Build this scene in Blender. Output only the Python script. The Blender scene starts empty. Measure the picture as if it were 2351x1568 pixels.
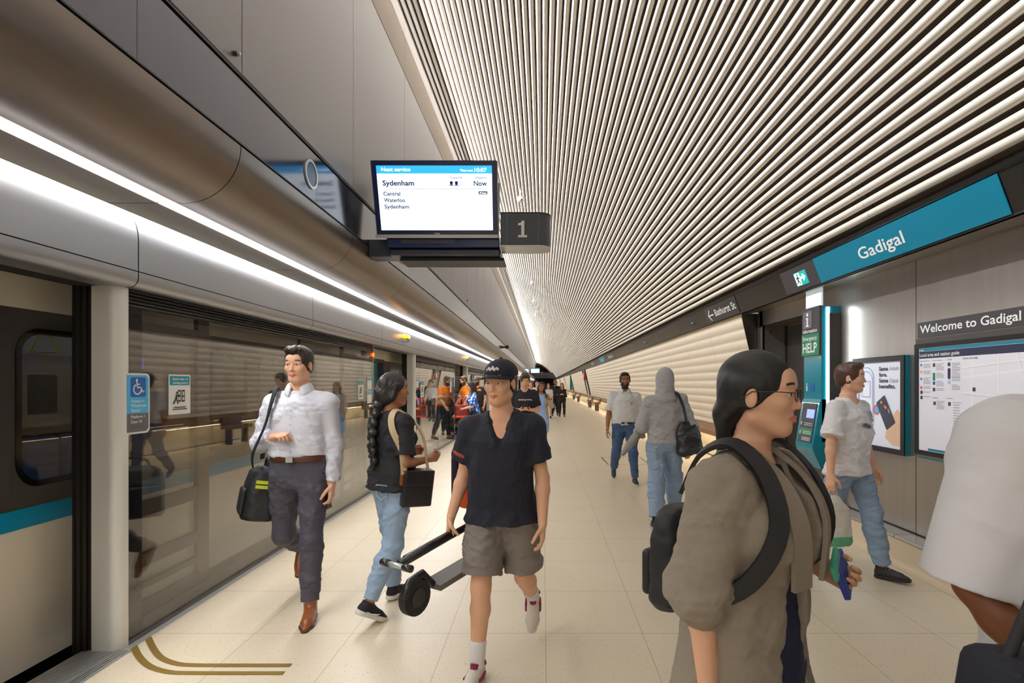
import bpy, bmesh, math, random
import numpy as np
from mathutils import Vector, Matrix

random.seed(7)
np.random.seed(7)
scene = bpy.context.scene
COL = scene.collection

# ------------------------------------------------------------------ camera, world, lights, exposure
FPX, VX, VY, CAMH = 1222.0, 1247.0, 882.0, 1.57      # focal length and vanishing point in photo pixels, eye height
cam_data = bpy.data.cameras.new('camera')
cam = bpy.data.objects.new('camera', cam_data)
COL.objects.link(cam)
cam.location = (0, 0, CAMH)
cam.rotation_euler = (math.pi / 2, 0, 0)
cam_data.sensor_width = 36.0
cam_data.lens = FPX / 2351.0 * 36.0
cam_data.shift_x = -(VX - 1175.5) / 2351.0
cam_data.shift_y = (VY - 784.0) / 2351.0
cam_data.clip_start = 0.05
cam_data.clip_end = 400
scene.camera = cam

world = bpy.data.worlds.new('world')
scene.world = world
world.use_nodes = True
world.node_tree.nodes['Background'].inputs[0].default_value = (1.0, 0.93, 0.84, 1)
world.node_tree.nodes['Background'].inputs[1].default_value = 0.55

scene.view_settings.view_transform = 'Standard'
scene.view_settings.look = 'None'
scene.view_settings.gamma = 1.0
scene.view_settings.use_curve_mapping = False
scene.view_settings.exposure = 0.5
cy = scene.cycles
cy.use_denoising = True
cy.max_bounces = 7
cy.diffuse_bounces = 4
cy.glossy_bounces = 4
cy.transmission_bounces = 4
cy.transparent_max_bounces = 14
cy.caustics_reflective = False
cy.caustics_refractive = False
cy.sample_clamp_indirect = 4.0

LED_STRENGTH = 5.0        # linear light in the bulkhead soffit
COVE_STRENGTH = 6.0       # light cove behind the top of the left wall
BENCH_STRENGTH = 9.0      # strip under the timber bench
SOFFIT_W, COVE_W = 12.0, 35.0   # watts per metre of the lamps in the soffit and in the cove


def area_lamp(name, loc, rot, sx, sy, power, color=(1, 0.95, 0.88)):
    d = bpy.data.lights.new(name, 'AREA')
    d.shape = 'RECTANGLE'
    d.size, d.size_y = sx, sy
    d.energy = power
    d.color = color
    o = bpy.data.objects.new(name, d)
    COL.objects.link(o)
    o.location, o.rotation_euler = loc, rot
    return o


# the platform's own ceiling and soffit luminaires, as long lamps
for yy, L in ((-5.0, 14.0), (9.0, 14.0), (23.0, 14.0), (43.0, 26.0), (69.0, 26.0), (107.0, 50.0)):
    area_lamp('soffit_lamp', (-2.405, yy, 2.725), (0, 0, 0), 0.10, L, SOFFIT_W * L, (1.0, 0.98, 0.96))
    k = area_lamp('cove_lamp', (-2.005, yy, 6.745), (0, math.radians(-78), 0), 0.10, L, COVE_W * L, (0.97, 0.98, 1.0))
    k.data.spread = math.radians(110)


# ------------------------------------------------------------------ helpers
def lin(c):
    r = []
    for v in c[:3]:
        v = v / 255.0
        r.append(v / 12.92 if v <= 0.04045 else ((v + 0.055) / 1.055) ** 2.4)
    return (*r, 1.0)


MATS = {}


def mat(name, rgb, rough=0.5, metal=0.0, noise=0.0, nscale=40.0, bump=0.0, bscale=200.0, emit=None, estr=0.0, spec=0.5, coat=0.0, stretch=None, aniso=0.0):
    if name in MATS:
        return MATS[name]
    m = bpy.data.materials.new(name)
    m.use_nodes = True
    nt = m.node_tree
    b = nt.nodes['Principled BSDF']
    b.inputs['Base Color'].default_value = lin(rgb)
    b.inputs['Roughness'].default_value = rough
    b.inputs['Metallic'].default_value = metal
    b.inputs['Specular IOR Level'].default_value = spec
    b.inputs['Coat Weight'].default_value = coat
    tc = nt.nodes.new('ShaderNodeTexCoord')
    vec = tc.outputs['Object']
    if stretch:
        mp = nt.nodes.new('ShaderNodeMapping')
        mp.inputs['Scale'].default_value = stretch
        nt.links.new(vec, mp.inputs['Vector'])
        vec = mp.outputs['Vector']
    if noise > 0:
        n = nt.nodes.new('ShaderNodeTexNoise')
        n.inputs['Scale'].default_value = nscale
        n.inputs['Detail'].default_value = 3
        nt.links.new(vec, n.inputs['Vector'])
        mx = nt.nodes.new('ShaderNodeMix')
        mx.data_type = 'RGBA'
        c = lin(rgb)
        mx.inputs['A'].default_value = (*[v * (1 - noise) for v in c[:3]], 1)
        mx.inputs['B'].default_value = (*[min(1, v * (1 + noise)) for v in c[:3]], 1)
        nt.links.new(n.outputs['Fac'], mx.inputs['Factor'])
        nt.links.new(mx.outputs['Result'], b.inputs['Base Color'])
    if bump > 0:
        n2 = nt.nodes.new('ShaderNodeTexNoise')
        n2.inputs['Scale'].default_value = bscale
        n2.inputs['Detail'].default_value = 2
        nt.links.new(vec, n2.inputs['Vector'])
        bp = nt.nodes.new('ShaderNodeBump')
        bp.inputs['Strength'].default_value = bump
        bp.inputs['Distance'].default_value = 0.002
        nt.links.new(n2.outputs['Fac'], bp.inputs['Height'])
        nt.links.new(bp.outputs['Normal'], b.inputs['Normal'])
    if emit:
        b.inputs['Emission Color'].default_value = lin(emit)
        b.inputs['Emission Strength'].default_value = estr
    MATS[name] = m
    return m


def glass_mat(name, tint, f0=0.08, power=3.6, rough=0.01):
    m = bpy.data.materials.new(name)
    m.use_nodes = True
    nt = m.node_tree
    nt.nodes.clear()
    out = nt.nodes.new('ShaderNodeOutputMaterial')
    tr = nt.nodes.new('ShaderNodeBsdfTransparent')
    tr.inputs[0].default_value = (*tint, 1)
    gl = nt.nodes.new('ShaderNodeBsdfGlossy')
    gl.inputs['Color'].default_value = (0.95, 0.95, 0.95, 1)
    gl.inputs['Roughness'].default_value = rough
    geo = nt.nodes.new('ShaderNodeNewGeometry')
    dot = nt.nodes.new('ShaderNodeVectorMath')
    dot.operation = 'DOT_PRODUCT'
    nt.links.new(geo.outputs['Incoming'], dot.inputs[0])
    nt.links.new(geo.outputs['Normal'], dot.inputs[1])

    def M(op, a, b=None):
        n = nt.nodes.new('ShaderNodeMath')
        n.operation = op
        for i, v in enumerate((a, b)):
            if v is None:
                continue
            if isinstance(v, (int, float)):
                n.inputs[i].default_value = v
            else:
                nt.links.new(v, n.inputs[i])
        return n.outputs[0]
    c = M('ABSOLUTE', dot.outputs['Value'])
    k = M('POWER', M('SUBTRACT', 1.0, c), power)
    fac = M('ADD', M('MULTIPLY', k, 1 - f0), f0)
    mix = nt.nodes.new('ShaderNodeMixShader')
    nt.links.new(fac, mix.inputs[0])
    nt.links.new(tr.outputs[0], mix.inputs[1])
    nt.links.new(gl.outputs[0], mix.inputs[2])
    nt.links.new(mix.outputs[0], out.inputs['Surface'])
    return m


class MB:
    """collects shapes, then links them as ONE mesh object"""

    def __init__(s):
        s.v, s.f = [], []

    def quad(s, *pts):
        n = len(s.v)
        s.v += [tuple(p) for p in pts]
        s.f.append(tuple(range(n, n + len(pts))))
        return s

    def box(s, x0, x1, y0, y1, z0, z1):
        n = len(s.v)
        s.v += [(x0, y0, z0), (x1, y0, z0), (x1, y1, z0), (x0, y1, z0), (x0, y0, z1), (x1, y0, z1), (x1, y1, z1), (x0, y1, z1)]
        s.f += [tuple(n + i for i in q) for q in ((0, 3, 2, 1), (4, 5, 6, 7), (0, 1, 5, 4), (1, 2, 6, 5), (2, 3, 7, 6), (3, 0, 4, 7))]
        return s

    def bbox(s, x0, x1, y0, y1, z0, z1, r=0.01):
        """box with its edges chamfered"""
        bm = bmesh.new()
        bmesh.ops.create_cube(bm, size=1.0)
        for v in bm.verts:
            v.co = Vector(((x0 + x1) / 2 + v.co.x * (x1 - x0), (y0 + y1) / 2 + v.co.y * (y1 - y0), (z0 + z1) / 2 + v.co.z * (z1 - z0)))
        bmesh.ops.bevel(bm, geom=bm.edges[:], offset=r, segments=3, affect='EDGES', profile=0.5)
        s.bm(bm)
        return s

    def bm(s, bm):
        n = len(s.v)
        bm.verts.index_update()
        s.v += [tuple(v.co) for v in bm.verts]
        s.f += [tuple(n + v.index for v in f.verts) for f in bm.faces]
        bm.free()

    def extrude(s, prof, y0, y1, closed=False, caps=False):
        """profile of (x, z) points swept along y"""
        n = len(s.v)
        m = len(prof)
        for y in (y0, y1):
            s.v += [(p[0], y, p[1]) for p in prof]
        for i in range(m if closed else m - 1):
            j = (i + 1) % m
            s.f.append((n + i, n + m + i, n + m + j, n + j))
        if caps:
            s.f.append(tuple(n + i for i in range(m)))
            s.f.append(tuple(n + m + i for i in range(m - 1, -1, -1)))
        return s

    def plate(s, pts, frame, th):
        """flat polygon pts (u, v) in frame=(origin, uaxis, vaxis) extruded by th along u x v"""
        o, u, v = (Vector(q) for q in frame)
        w = u.cross(v)
        n = len(s.v)
        m = len(pts)
        for t in (th, 0.0):
            s.v += [tuple(o + u * a + v * b + w * t) for a, b in pts]
        s.f.append(tuple(n + i for i in range(m)))
        s.f.append(tuple(n + m + i for i in range(m - 1, -1, -1)))
        for i in range(m):
            j = (i + 1) % m
            s.f.append((n + i, n + m + i, n + m + j, n + j))
        return s

    def ring(s, outer, inner, frame, th):
        """plate with a hole; outer and inner have the same count"""
        o, u, v = (Vector(q) for q in frame)
        w = u.cross(v)
        m = len(outer)
        n = len(s.v)
        for t in (th, 0.0):
            for P in (outer, inner):
                s.v += [tuple(o + u * a + v * b + w * t) for a, b in P]
        for i in range(m):
            j = (i + 1) % m
            s.f.append((n + i, n + j, n + m + j, n + m + i))
            s.f.append((n + 2 * m + i, n + 3 * m + i, n + 3 * m + j, n + 2 * m + j))
            s.f.append((n + i, n + 2 * m + i, n + 2 * m + j, n + j))
            s.f.append((n + m + i, n + m + j, n + 3 * m + j, n + 3 * m + i))
        return s

    def tube(s, pts, r, seg=10, caps=True):
        pts = [Vector(p) for p in pts]
        rs = r if isinstance(r, (list, tuple)) else [r] * len(pts)
        n = len(s.v)
        prev = None
        for i, p in enumerate(pts):
            t = (pts[min(i + 1, len(pts) - 1)] - pts[max(i - 1, 0)]).normalized()
            if prev is None:
                a = Vector((0, 0, 1)) if abs(t.z) < 0.9 else Vector((1, 0, 0))
                uu = t.cross(a).normalized()
            else:
                uu = (prev - t * prev.dot(t)).normalized()
            prev = uu
            vv = t.cross(uu)
            for k in range(seg):
                a = 2 * math.pi * k / seg
                s.v.append(tuple(p + (uu * math.cos(a) + vv * math.sin(a)) * rs[i]))
        for i in range(len(pts) - 1):
            for k in range(seg):
                k2 = (k + 1) % seg
                s.f.append((n + i * seg + k, n + i * seg + k2, n + (i + 1) * seg + k2, n + (i + 1) * seg + k))
        if caps:
            s.f.append(tuple(n + k for k in range(seg - 1, -1, -1)))
            e = n + (len(pts) - 1) * seg
            s.f.append(tuple(e + k for k in range(seg)))
        return s

    def ball(s, c, r, sc=(1, 1, 1), u=16, v=10):
        bm = bmesh.new()
        bmesh.ops.create_uvsphere(bm, u_segments=u, v_segments=v, radius=1.0)
        for q in bm.verts:
            q.co = Vector((c[0] + q.co.x * r * sc[0], c[1] + q.co.y * r * sc[1], c[2] + q.co.z * r * sc[2]))
        s.bm(bm)
        return s

    def build(s, name, m=None, parent=None, smooth=False, auto=None):
        me = bpy.data.meshes.new(name)
        me.from_pydata(s.v, [], s.f)
        me.update()
        if smooth or auto:
            for p in me.polygons:
                p.use_smooth = True
        if auto:
            bmm = bmesh.new()
            bmm.from_mesh(me)
            bmesh.ops.remove_doubles(bmm, verts=bmm.verts, dist=1e-5)
            for e in bmm.edges:
                if len(e.link_faces) == 2 and e.calc_face_angle(0) > math.radians(auto):
                    e.smooth = False
            bmm.to_mesh(me)
            bmm.free()
        o = bpy.data.objects.new(name, me)
        COL.objects.link(o)
        if m is not None:
            me.materials.append(m)
        if parent is not None:
            o.parent = parent
        return o


def rrect(x0, x1, y0, y1, r, n=6):
    p = []
    for cx, cy_, a0 in ((x1 - r, y1 - r, 0), (x0 + r, y1 - r, 90), (x0 + r, y0 + r, 180), (x1 - r, y0 + r, 270)):
        for i in range(n + 1):
            a = math.radians(a0 + 90 * i / n)
            p.append((cx + r * math.cos(a), cy_ + r * math.sin(a)))
    return p


def circ(cx, cy_, r, n=28):
    return [(cx + r * math.cos(2 * math.pi * i / n), cy_ + r * math.sin(2 * math.pi * i / n)) for i in range(n)]


def tag(o, label, cat, group=None):
    o['label'] = label
    o['category'] = cat
    if group:
        o['group'] = group
    return o


def empty(name, loc=(0, 0, 0), label=None, cat=None, group=None):
    o = bpy.data.objects.new(name, None)
    COL.objects.link(o)
    o.location = loc
    if label:
        tag(o, label, cat, group)
    return o


def struct(o, kind='structure'):
    o['kind'] = kind
    return o


def rel(parent, o):
    """o was built in world coordinates: hang it on parent without moving it"""
    o.parent = parent
    o.location = -Vector(parent.location)
    return o


def copy_tree(o, parent=None):
    c = o.copy()
    COL.objects.link(c)
    if parent is not None:
        c.parent = parent
    for ch in list(o.children):
        copy_tree(ch, c)
    return c


def P(x, y, d):
    """photo pixel at depth d -> world point (used once, to measure where things stand)"""
    return Vector(((x - VX) / FPX * d, d, CAMH - (y - VY) / FPX * d))


_CAP = [None]


def text_mesh(s, bold=0.0):
    cu = bpy.data.curves.new('t', 'FONT')
    cu.body = s
    cu.size = 1.0
    cu.offset = bold
    cu.resolution_u = 3
    ob = bpy.data.objects.new('t', cu)
    COL.objects.link(ob)
    dg = bpy.context.evaluated_depsgraph_get()
    me = bpy.data.meshes.new_from_object(ob.evaluated_get(dg))
    COL.objects.unlink(ob)
    bpy.data.objects.remove(ob)
    bpy.data.curves.remove(cu)
    return me


def text(name, s, frame, cap, m, parent=None, width=None, squeeze=0.82, bold=0.012, align='L', th=0.0015):
    """lettering; frame=(origin at the baseline start, reading direction, up); cap = capital height"""
    if _CAP[0] is None:
        h = text_mesh('H')
        _CAP[0] = max(v.co.y for v in h.vertices)
    me = text_mesh(s, bold)
    if not len(me.vertices):
        return None
    xs = [v.co.x for v in me.vertices]
    w0 = max(xs) - min(xs)
    sy = cap / _CAP[0]
    sx = sy * squeeze if width is None else width / w0
    o, u, v = (Vector(q) for q in frame)
    w = u.cross(v)
    off = 0 if align == 'L' else (-w0 * sx / 2 if align == 'C' else -w0 * sx)
    x0 = min(xs)
    for q in me.vertices:
        q.co = o + u * ((q.co.x - x0) * sx + off) + v * (q.co.y * sy) + w * th
    me.name = name
    ob = bpy.data.objects.new(name, me)
    COL.objects.link(ob)
    me.materials.clear()
    me.materials.append(m)
    if parent is not None:
        rel(parent, ob)
    return ob
# ------------------------------------------------------------------ the setting
Y0, Y1 = -12.0, 150.0
X_GLASS, X_TRAIN, X_FASC, X_WALL, X_STEEL, X_FAR = -2.49, -2.95, -2.41, -1.93, 3.31, 3.73
Z_SOF = 2.727

m_steel_l = mat('brushed_bronze_steel', (150, 142, 136), 0.30, 0.9, noise=0.06, nscale=3, stretch=(1, 0.3, 60), bump=0.02, bscale=300)
m_wallpanel = mat('grey_wall_panel', (104, 99, 99), 0.42, 0.5, noise=0.03, nscale=20)
m_band = mat('dark_gloss_band', (92, 90, 96), 0.12, 0.9, noise=0.03, nscale=10)
m_bulk = mat('bronze_bulkhead', (116, 106, 99), 0.33, 0.85, noise=0.04, nscale=4, stretch=(30, 0.4, 30))
m_fascia = mat('satin_grey_fascia', (158, 158, 162), 0.40, 0.8, noise=0.02, nscale=20)
m_black = mat('black', (14, 13, 13), 0.5)
m_gap = mat('dark_joint', (22, 20, 20), 0.8)
m_steel_r = mat('stainless_panel', (172, 165, 157), 0.30, 0.85, noise=0.10, nscale=2.2, stretch=(1, 6, 0.5), bump=0.02, bscale=60)
m_steel_dark = mat('dark_steel', (92, 88, 84), 0.32, 0.85, noise=0.08, nscale=6)
m_white_txt = mat('white_lettering', (240, 240, 238), 0.5)
m_teal = mat('teal_sign', (0, 128, 158), 0.35, noise=0.02)
m_teal_box = mat('teal_paint', (0, 132, 152), 0.22, coat=0.3)
m_charcoal = mat('charcoal_sign', (66, 62, 66), 0.45)
m_frame = mat('anodised_frame', (112, 108, 104), 0.35, 0.8)
m_alu = mat('aluminium', (190, 190, 190), 0.4, 0.6)


def floor_mat():
    m = bpy.data.materials.new('terrazzo')
    m.use_nodes = True
    nt = m.node_tree
    b = nt.nodes['Principled BSDF']
    tc = nt.nodes.new('ShaderNodeTexCoord')
    sep = nt.nodes.new('ShaderNodeSeparateXYZ')
    nt.links.new(tc.outputs['Object'], sep.inputs[0])

    def M(op, a, b_=None):
        n = nt.nodes.new('ShaderNodeMath')
        n.operation = op
        for i, v in enumerate((a, b_)):
            if v is None:
                continue
            if isinstance(v, (int, float)):
                n.inputs[i].default_value = v
            else:
                nt.links.new(v, n.inputs[i])
        return n.outputs[0]

    def line(out, off, step, w):
        f = M('FRACT', M('DIVIDE', M('ADD', out, off), step))
        d = M('MULTIPLY', M('MINIMUM', f, M('SUBTRACT', 1.0, f)), step)
        return M('LESS_THAN', d, w)
    l1 = line(sep.outputs['X'], 100 * 0.61 - 0.016, 0.61, 0.0022)
    l2 = line(sep.outputs['Y'], 100 * 0.685 - 3.354, 0.685, 0.0026)
    grout = M('MAXIMUM', l1, l2)
    vo = nt.nodes.new('ShaderNodeTexVoronoi')
    vo.inputs['Scale'].default_value = 62
    nt.links.new(tc.outputs['Object'], vo.inputs['Vector'])
    chip = M('LESS_THAN', vo.outputs['Distance'], 0.20)
    sepc = nt.nodes.new('ShaderNodeSeparateColor')
    nt.links.new(vo.outputs['Color'], sepc.inputs[0])
    chipdark = M('MULTIPLY', chip, M('GREATER_THAN', sepc.outputs[0], 0.45))
    nz = nt.nodes.new('ShaderNodeTexNoise')
    nz.inputs['Scale'].default_value = 1.3
    nz.inputs['Detail'].default_value = 4
    nt.links.new(tc.outputs['Object'], nz.inputs['Vector'])

    def mix(fac, a, b_):
        n = nt.nodes.new('ShaderNodeMix')
        n.data_type = 'RGBA'
        for key, v in (('Factor', fac), ('A', a), ('B', b_)):
            if isinstance(v, (tuple, float, int)):
                n.inputs[key].default_value = v
            else:
                nt.links.new(v, n.inputs[key])
        return n.outputs['Result']
    base = mix(nz.outputs['Fac'], lin((214, 200, 174)), lin((224, 211, 188)))
    c = mix(M('MULTIPLY', chipdark, 0.55), base, lin((150, 118, 78)))
    c = mix(M('MULTIPLY', grout, 0.55), c, lin((120, 96, 66)))
    nt.links.new(c, b.inputs['Base Color'])
    b.inputs['Roughness'].default_value = 0.36
    b.inputs['Specular IOR Level'].default_value = 0.45
    MATS['terrazzo'] = m
    return m


m_terr = floor_mat()
m_terr2 = mat('terrazzo_upstand', (214, 196, 166), 0.35, noise=0.10, nscale=160)
floor = struct(MB().box(-2.62, X_FAR, Y0, Y1, -0.12, 0.0).build('floor', m_terr))
# track side: the trough the train stands in
struct(MB().quad((-2.66, Y0, -1.1), (-2.66, Y1, -1.1), (-6.5, Y1, -1.1), (-6.5, Y0, -1.1)).build('floor_track', m_gap))
struct(MB().box(-6.5, -6.4, Y0, Y1, -1.1, 7.2).build('wall_track', mat('tunnel_concrete', (70, 66, 62), 0.9)))

# --- ceiling: vault of pale round battens in front of dark perforated panels
CX, CZ, CR = -4.02, -0.307, 7.66
A_END, N_BAT = math.radians(26.06), 69
A_STEP = 0.102 / CR


def perf_mat():
    m = mat('perforated_dark_panel', (84, 73, 62), 0.75)
    nt = m.node_tree
    b = nt.nodes['Principled BSDF']
    uv = nt.nodes.new('ShaderNodeUVMap')
    mp = nt.nodes.new('ShaderNodeMapping')
    mp.inputs['Scale'].default_value = (62, 62, 62)
    nt.links.new(uv.outputs[0], mp.inputs[0])
    vo = nt.nodes.new('ShaderNodeTexVoronoi')
    vo.inputs['Randomness'].default_value = 0.0
    vo.inputs['Scale'].default_value = 1.0
    nt.links.new(mp.outputs[0], vo.inputs['Vector'])
    lt = nt.nodes.new('ShaderNodeMath')
    lt.operation = 'LESS_THAN'
    lt.inputs[1].default_value = 0.30
    nt.links.new(vo.outputs['Distance'], lt.inputs[0])
    mx = nt.nodes.new('ShaderNodeMix')
    mx.data_type = 'RGBA'
    mx.inputs['A'].default_value = lin((116, 103, 90))
    mx.inputs['B'].default_value = lin((60, 52, 45))
    nt.links.new(lt.outputs[0], mx.inputs['Factor'])
    nt.links.new(mx.outputs['Result'], b.inputs['Base Color'])
    return m


m_perf = perf_mat()


def uv_grid(o, fn):
    me = o.data
    ul = me.uv_layers.new(name='UVMap')
    for lp in me.loops:
        ul.data[lp.index].uv = fn(me.vertices[lp.vertex_index].co)


NA = 40
a0, a1 = A_END - 0.015, A_END + N_BAT * A_STEP
prof = [(CX + (CR + 0.10) * math.cos(a0 + (a1 - a0) * i / NA), CZ + (CR + 0.10) * math.sin(a0 + (a1 - a0) * i / NA)) for i in range(NA + 1)]
cb = MB()
yj = [Y0] + [4.72 + 4.06 * k for k in range(-4, 37) if Y0 < 4.72 + 4.06 * k < Y1] + [Y1]
for ya, yb in zip(yj[:-1], yj[1:]):
    cb.extrude(prof, ya + 0.004, yb - 0.004)
ceiling = struct(cb.build('ceiling', m_perf, smooth=True))
uv_grid(ceiling, lambda co: (co.y, math.atan2(co.z - CZ, co.x - CX) * CR))
cap_prof = [(CX + (CR + 0.16) * math.cos(a0 + (a1 - a0) * i / NA), CZ + (CR + 0.16) * math.sin(a0 + (a1 - a0) * i / NA)) for i in range(NA + 1)]
rel(ceiling, MB().extrude(cap_prof, Y0, Y1).build('backing_sheet', m_gap))


def batten_mat():
    m = mat('pale_batten', (226, 219, 208), 0.42)
    nt = m.node_tree
    b = nt.nodes['Principled BSDF']
    tc = nt.nodes.new('ShaderNodeTexCoord')
    sep = nt.nodes.new('ShaderNodeSeparateXYZ')
    nt.links.new(tc.outputs['Object'], sep.inputs[0])

    def M(op, a, b_):
        n = nt.nodes.new('ShaderNodeMath')
        n.operation = op
        for i, v in enumerate((a, b_)):
            if isinstance(v, (int, float)):
                n.inputs[i].default_value = v
            else:
                nt.links.new(v, n.inputs[i])
        return n.outputs[0]
    f = M('FRACT', M('DIVIDE', M('ADD', sep.outputs['Y'], 40.6 - 4.64), 4.06), 0)
    d = M('LESS_THAN', f, 0.0011)
    mx = nt.nodes.new('ShaderNodeMix')
    mx.data_type = 'RGBA'
    mx.inputs['A'].default_value = lin((226, 219, 208))
    mx.inputs['B'].default_value = lin((130, 120, 108))
    nt.links.new(d, mx.inputs['Factor'])
    nt.links.new(mx.outputs['Result'], b.inputs['Base Color'])
    return m


m_bat = batten_mat()
bat0 = None
for i in range(N_BAT):
    a = A_END + i * A_STEP
    x, z = CX + CR * math.cos(a), CZ + CR * math.sin(a)
    if bat0 is None:
        q = MB()
        q.extrude([(0.033 * math.cos(2 * math.pi * k / 12), 0.033 * math.sin(2 * math.pi * k / 12)) for k in range(12)], Y0, Y1, closed=True)
        bat0 = q.build('batten', m_bat, ceiling, smooth=True)
        o = bat0
    else:
        o = bat0.copy()
        COL.objects.link(o)
    o.location = (x, 0, z)

# --- left wall: grey panels, dark band, groove, bulkhead, soffit
WS = [3.41 + 2.0 * k for k in range(-8, 74)]
wall_left = struct(MB().quad((X_WALL - 0.03, Y0, 3.5), (X_WALL - 0.03, Y1, 3.5), (X_WALL - 0.03, Y1, 6.0), (X_WALL - 0.03, Y0, 6.0)).build('wall_left', m_gap))
pan = MB().box(X_WALL - 0.028, X_WALL, 0.004, 1.996, 3.552, 5.885).build('wall_panel', m_wallpanel, wall_left)
pan.location = (0, WS[0], 0)
for y in WS[1:-1]:
    o = pan.copy()
    COL.objects.link(o)
    o.location = (0, y, 0)
# perforated strip and pale lip above the panels, open light cove behind them
strip = MB()
for y in WS[:-1]:
    strip.box(X_WALL - 0.02, X_WALL - 0.002, y + 0.003, y + 1.997, 5.905, 6.42)
strip = struct(strip.build('trim_1', m_perf))
uv_grid(strip, lambda co: (co.y, co.z))
lip = MB()
for y in WS[:-1]:
    lip.box(X_WALL - 0.02, X_WALL - 0.002, y + 0.003, y + 1.997, 6.43, 6.645)
struct(lip.build('trim_2', mat('pale_lip', (196, 190, 190), 0.4)))
struct(MB().box(-2.75, X_WALL - 0.03, Y0, Y1, 6.1, 6.2).build('trim_3', m_gap))
m_cove = mat('cove_light', (255, 255, 255), 0.5, emit=(250, 250, 255), estr=COVE_STRENGTH)
cove = MB()
for y in WS[:-1]:
    cove.box(-2.12, -2.02, y + 0.01, y + 1.99, 6.22, 6.26)
tag(cove.build('cove_light', m_cove), 'long white cove light hidden behind the top of the grey wall', 'light')

band = MB()
for y in WS[:-1]:
    band.box(X_WALL - 0.03, X_WALL, y + 1.12 + 0.0015, y + 3.12 - 0.0015, 3.112, 3.512)
struct(band.build('trim_4', m_band))
struct(MB().box(X_WALL - 0.06, X_WALL - 0.034, Y0, Y1, 3.05, 3.6).build('trim_5', m_black))
struct(MB().box(X_WALL - 0.02, X_WALL + 0.012, Y0, Y1, 3.522, 3.534).box(X_WALL - 0.02, X_WALL + 0.012, Y0, Y1, 3.540, 3.548).box(X_WALL - 0.02, X_WALL + 0.008, Y0, Y1, 3.098, 3.106).build('trim_6', m_black))

R_B = 0.365
bp = [(X_WALL, 3.09)] + [(X_WALL - R_B + R_B * math.cos(math.radians(-t)), 3.09 - R_B + (R_B - R_B * math.sin(math.radians(t)))) for t in range(0, 91, 6)]
bp += [(-2.345, Z_SOF), (-2.345, Z_SOF + 0.03)]
bulk = MB()
sof2 = MB()
BS = [3.40 + 2.0 * k for k in range(-8, 74)]
for y in BS[:-1]:
    bulk.extrude(bp, y + 0.004, y + 1.996)
    sof2.extrude([(-2.465, Z_SOF + 0.03), (-2.465, Z_SOF), (-3.1, Z_SOF)], y + 0.004, y + 1.996)
struct(bulk.build('trim_7', m_bulk, auto=35))
struct(sof2.build('trim_8', m_bulk))
struct(MB().extrude([(X_WALL - 0.012, 3.085)] + [(p[0] - 0.012, p[1] + 0.012) for p in bp[1:-2]] + [(-2.345, Z_SOF + 0.02)], Y0, Y1).build('trim_9', m_gap))
m_led = mat('led_diffuser', (255, 255, 255), 0.5, emit=(255, 252, 246), estr=LED_STRENGTH)
led = MB()
for y in BS[:-1]:
    led.box(-2.462, -2.348, y + 0.012, y + 1.988, Z_SOF + 0.004, Z_SOF + 0.03)
tag(led.build('linear_light', m_led), 'continuous white linear light set in the soffit above the platform doors', 'light')

# --- fascia over the platform doors
FS = [3.17 + 2.4 * k for k in range(-7, 61)]
fp = [(-2.60, 2.605), (-2.48, 2.602)] + [(-2.41 - 0.055 * (1 - i / 12) ** 2.6, 2.40 + 0.195 * (1 - i / 12)) for i in range(13)] + [(-2.41, 2.243)]
fp2 = [(-2.41, 2.237), (-2.41, 2.205)] + [(-2.47 + 0.06 * math.cos(math.radians(t)), 2.205 - 0.06 * math.sin(math.radians(t))) for t in range(10, 91, 10)] + [(-2.60, 2.145)]
fa = struct(MB().extrude([(-2.55, 2.585), (-2.485, 2.57), (-2.422, 2.40), (-2.418, 2.2), (-2.48, 2.15)], Y0, Y1).build('trim_10', m_gap))
p0 = MB().extrude(fp, 0.004, 2.396).extrude(fp2, 0.004, 2.396).build('fascia_panel', m_fascia, fa, auto=30)
p0.location = (0, FS[0], 0)
for y in FS[1:-1]:
    o = p0.copy()
    COL.objects.link(o)
    o.location = (0, y, 0)
struct(MB().box(-2.75, -2.60, Y0, Y1, 2.145, 2.62).build('trim_11', m_gap))

# --- right side: corrugated pale wall beyond the alcove, steel service wall on this side of it
m_white_wall = mat('cream_corrugated', (226, 212, 190), 0.5, noise=0.05, nscale=30)
wp = []
NZ = 120
for i in range(NZ + 1):
    z = 0.77 + (2.655 - 0.77) * i / NZ
    x = 3.22 + 0.225 * (2.006 - z)
    x += 0.011 * (abs(math.cos(math.pi * (z - 0.77) / 0.158)) ** 0.8 * -2 + 1)
    wp.append((x, z))
ww = MB()
ys = 8.2
k = 0
PORTALS = [(39.5, 40.8), (60.0, 61.5), (78.0, 79.2), (100, 101.2)]
while ys < Y1:
    ye = min(ys + 1.7, Y1)
    if not any(ys < b and ye > a for a, b in PORTALS):
        ww.extrude(wp, ys + 0.003, ye - 0.003)
    ys = ye
wall_right = struct(ww.build('wall_right', m_white_wall, smooth=True))
rel(wall_right, MB().extrude([(3.56, 0.70), (3.14, 2.7)], 8.2, Y1).build('backing_sheet', mat('tan_joint', (150, 132, 104), 0.8)))
for a, b in PORTALS:
    q = MB()
    q.extrude([(p[0] - 0.02, p[1]) for p in wp[::60]], a, b)
    q.box(3.40, 3.74, a, b, 0.0, 0.8)
    rel(wall_right, q.build('portal_panel', m_steel_r))

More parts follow.
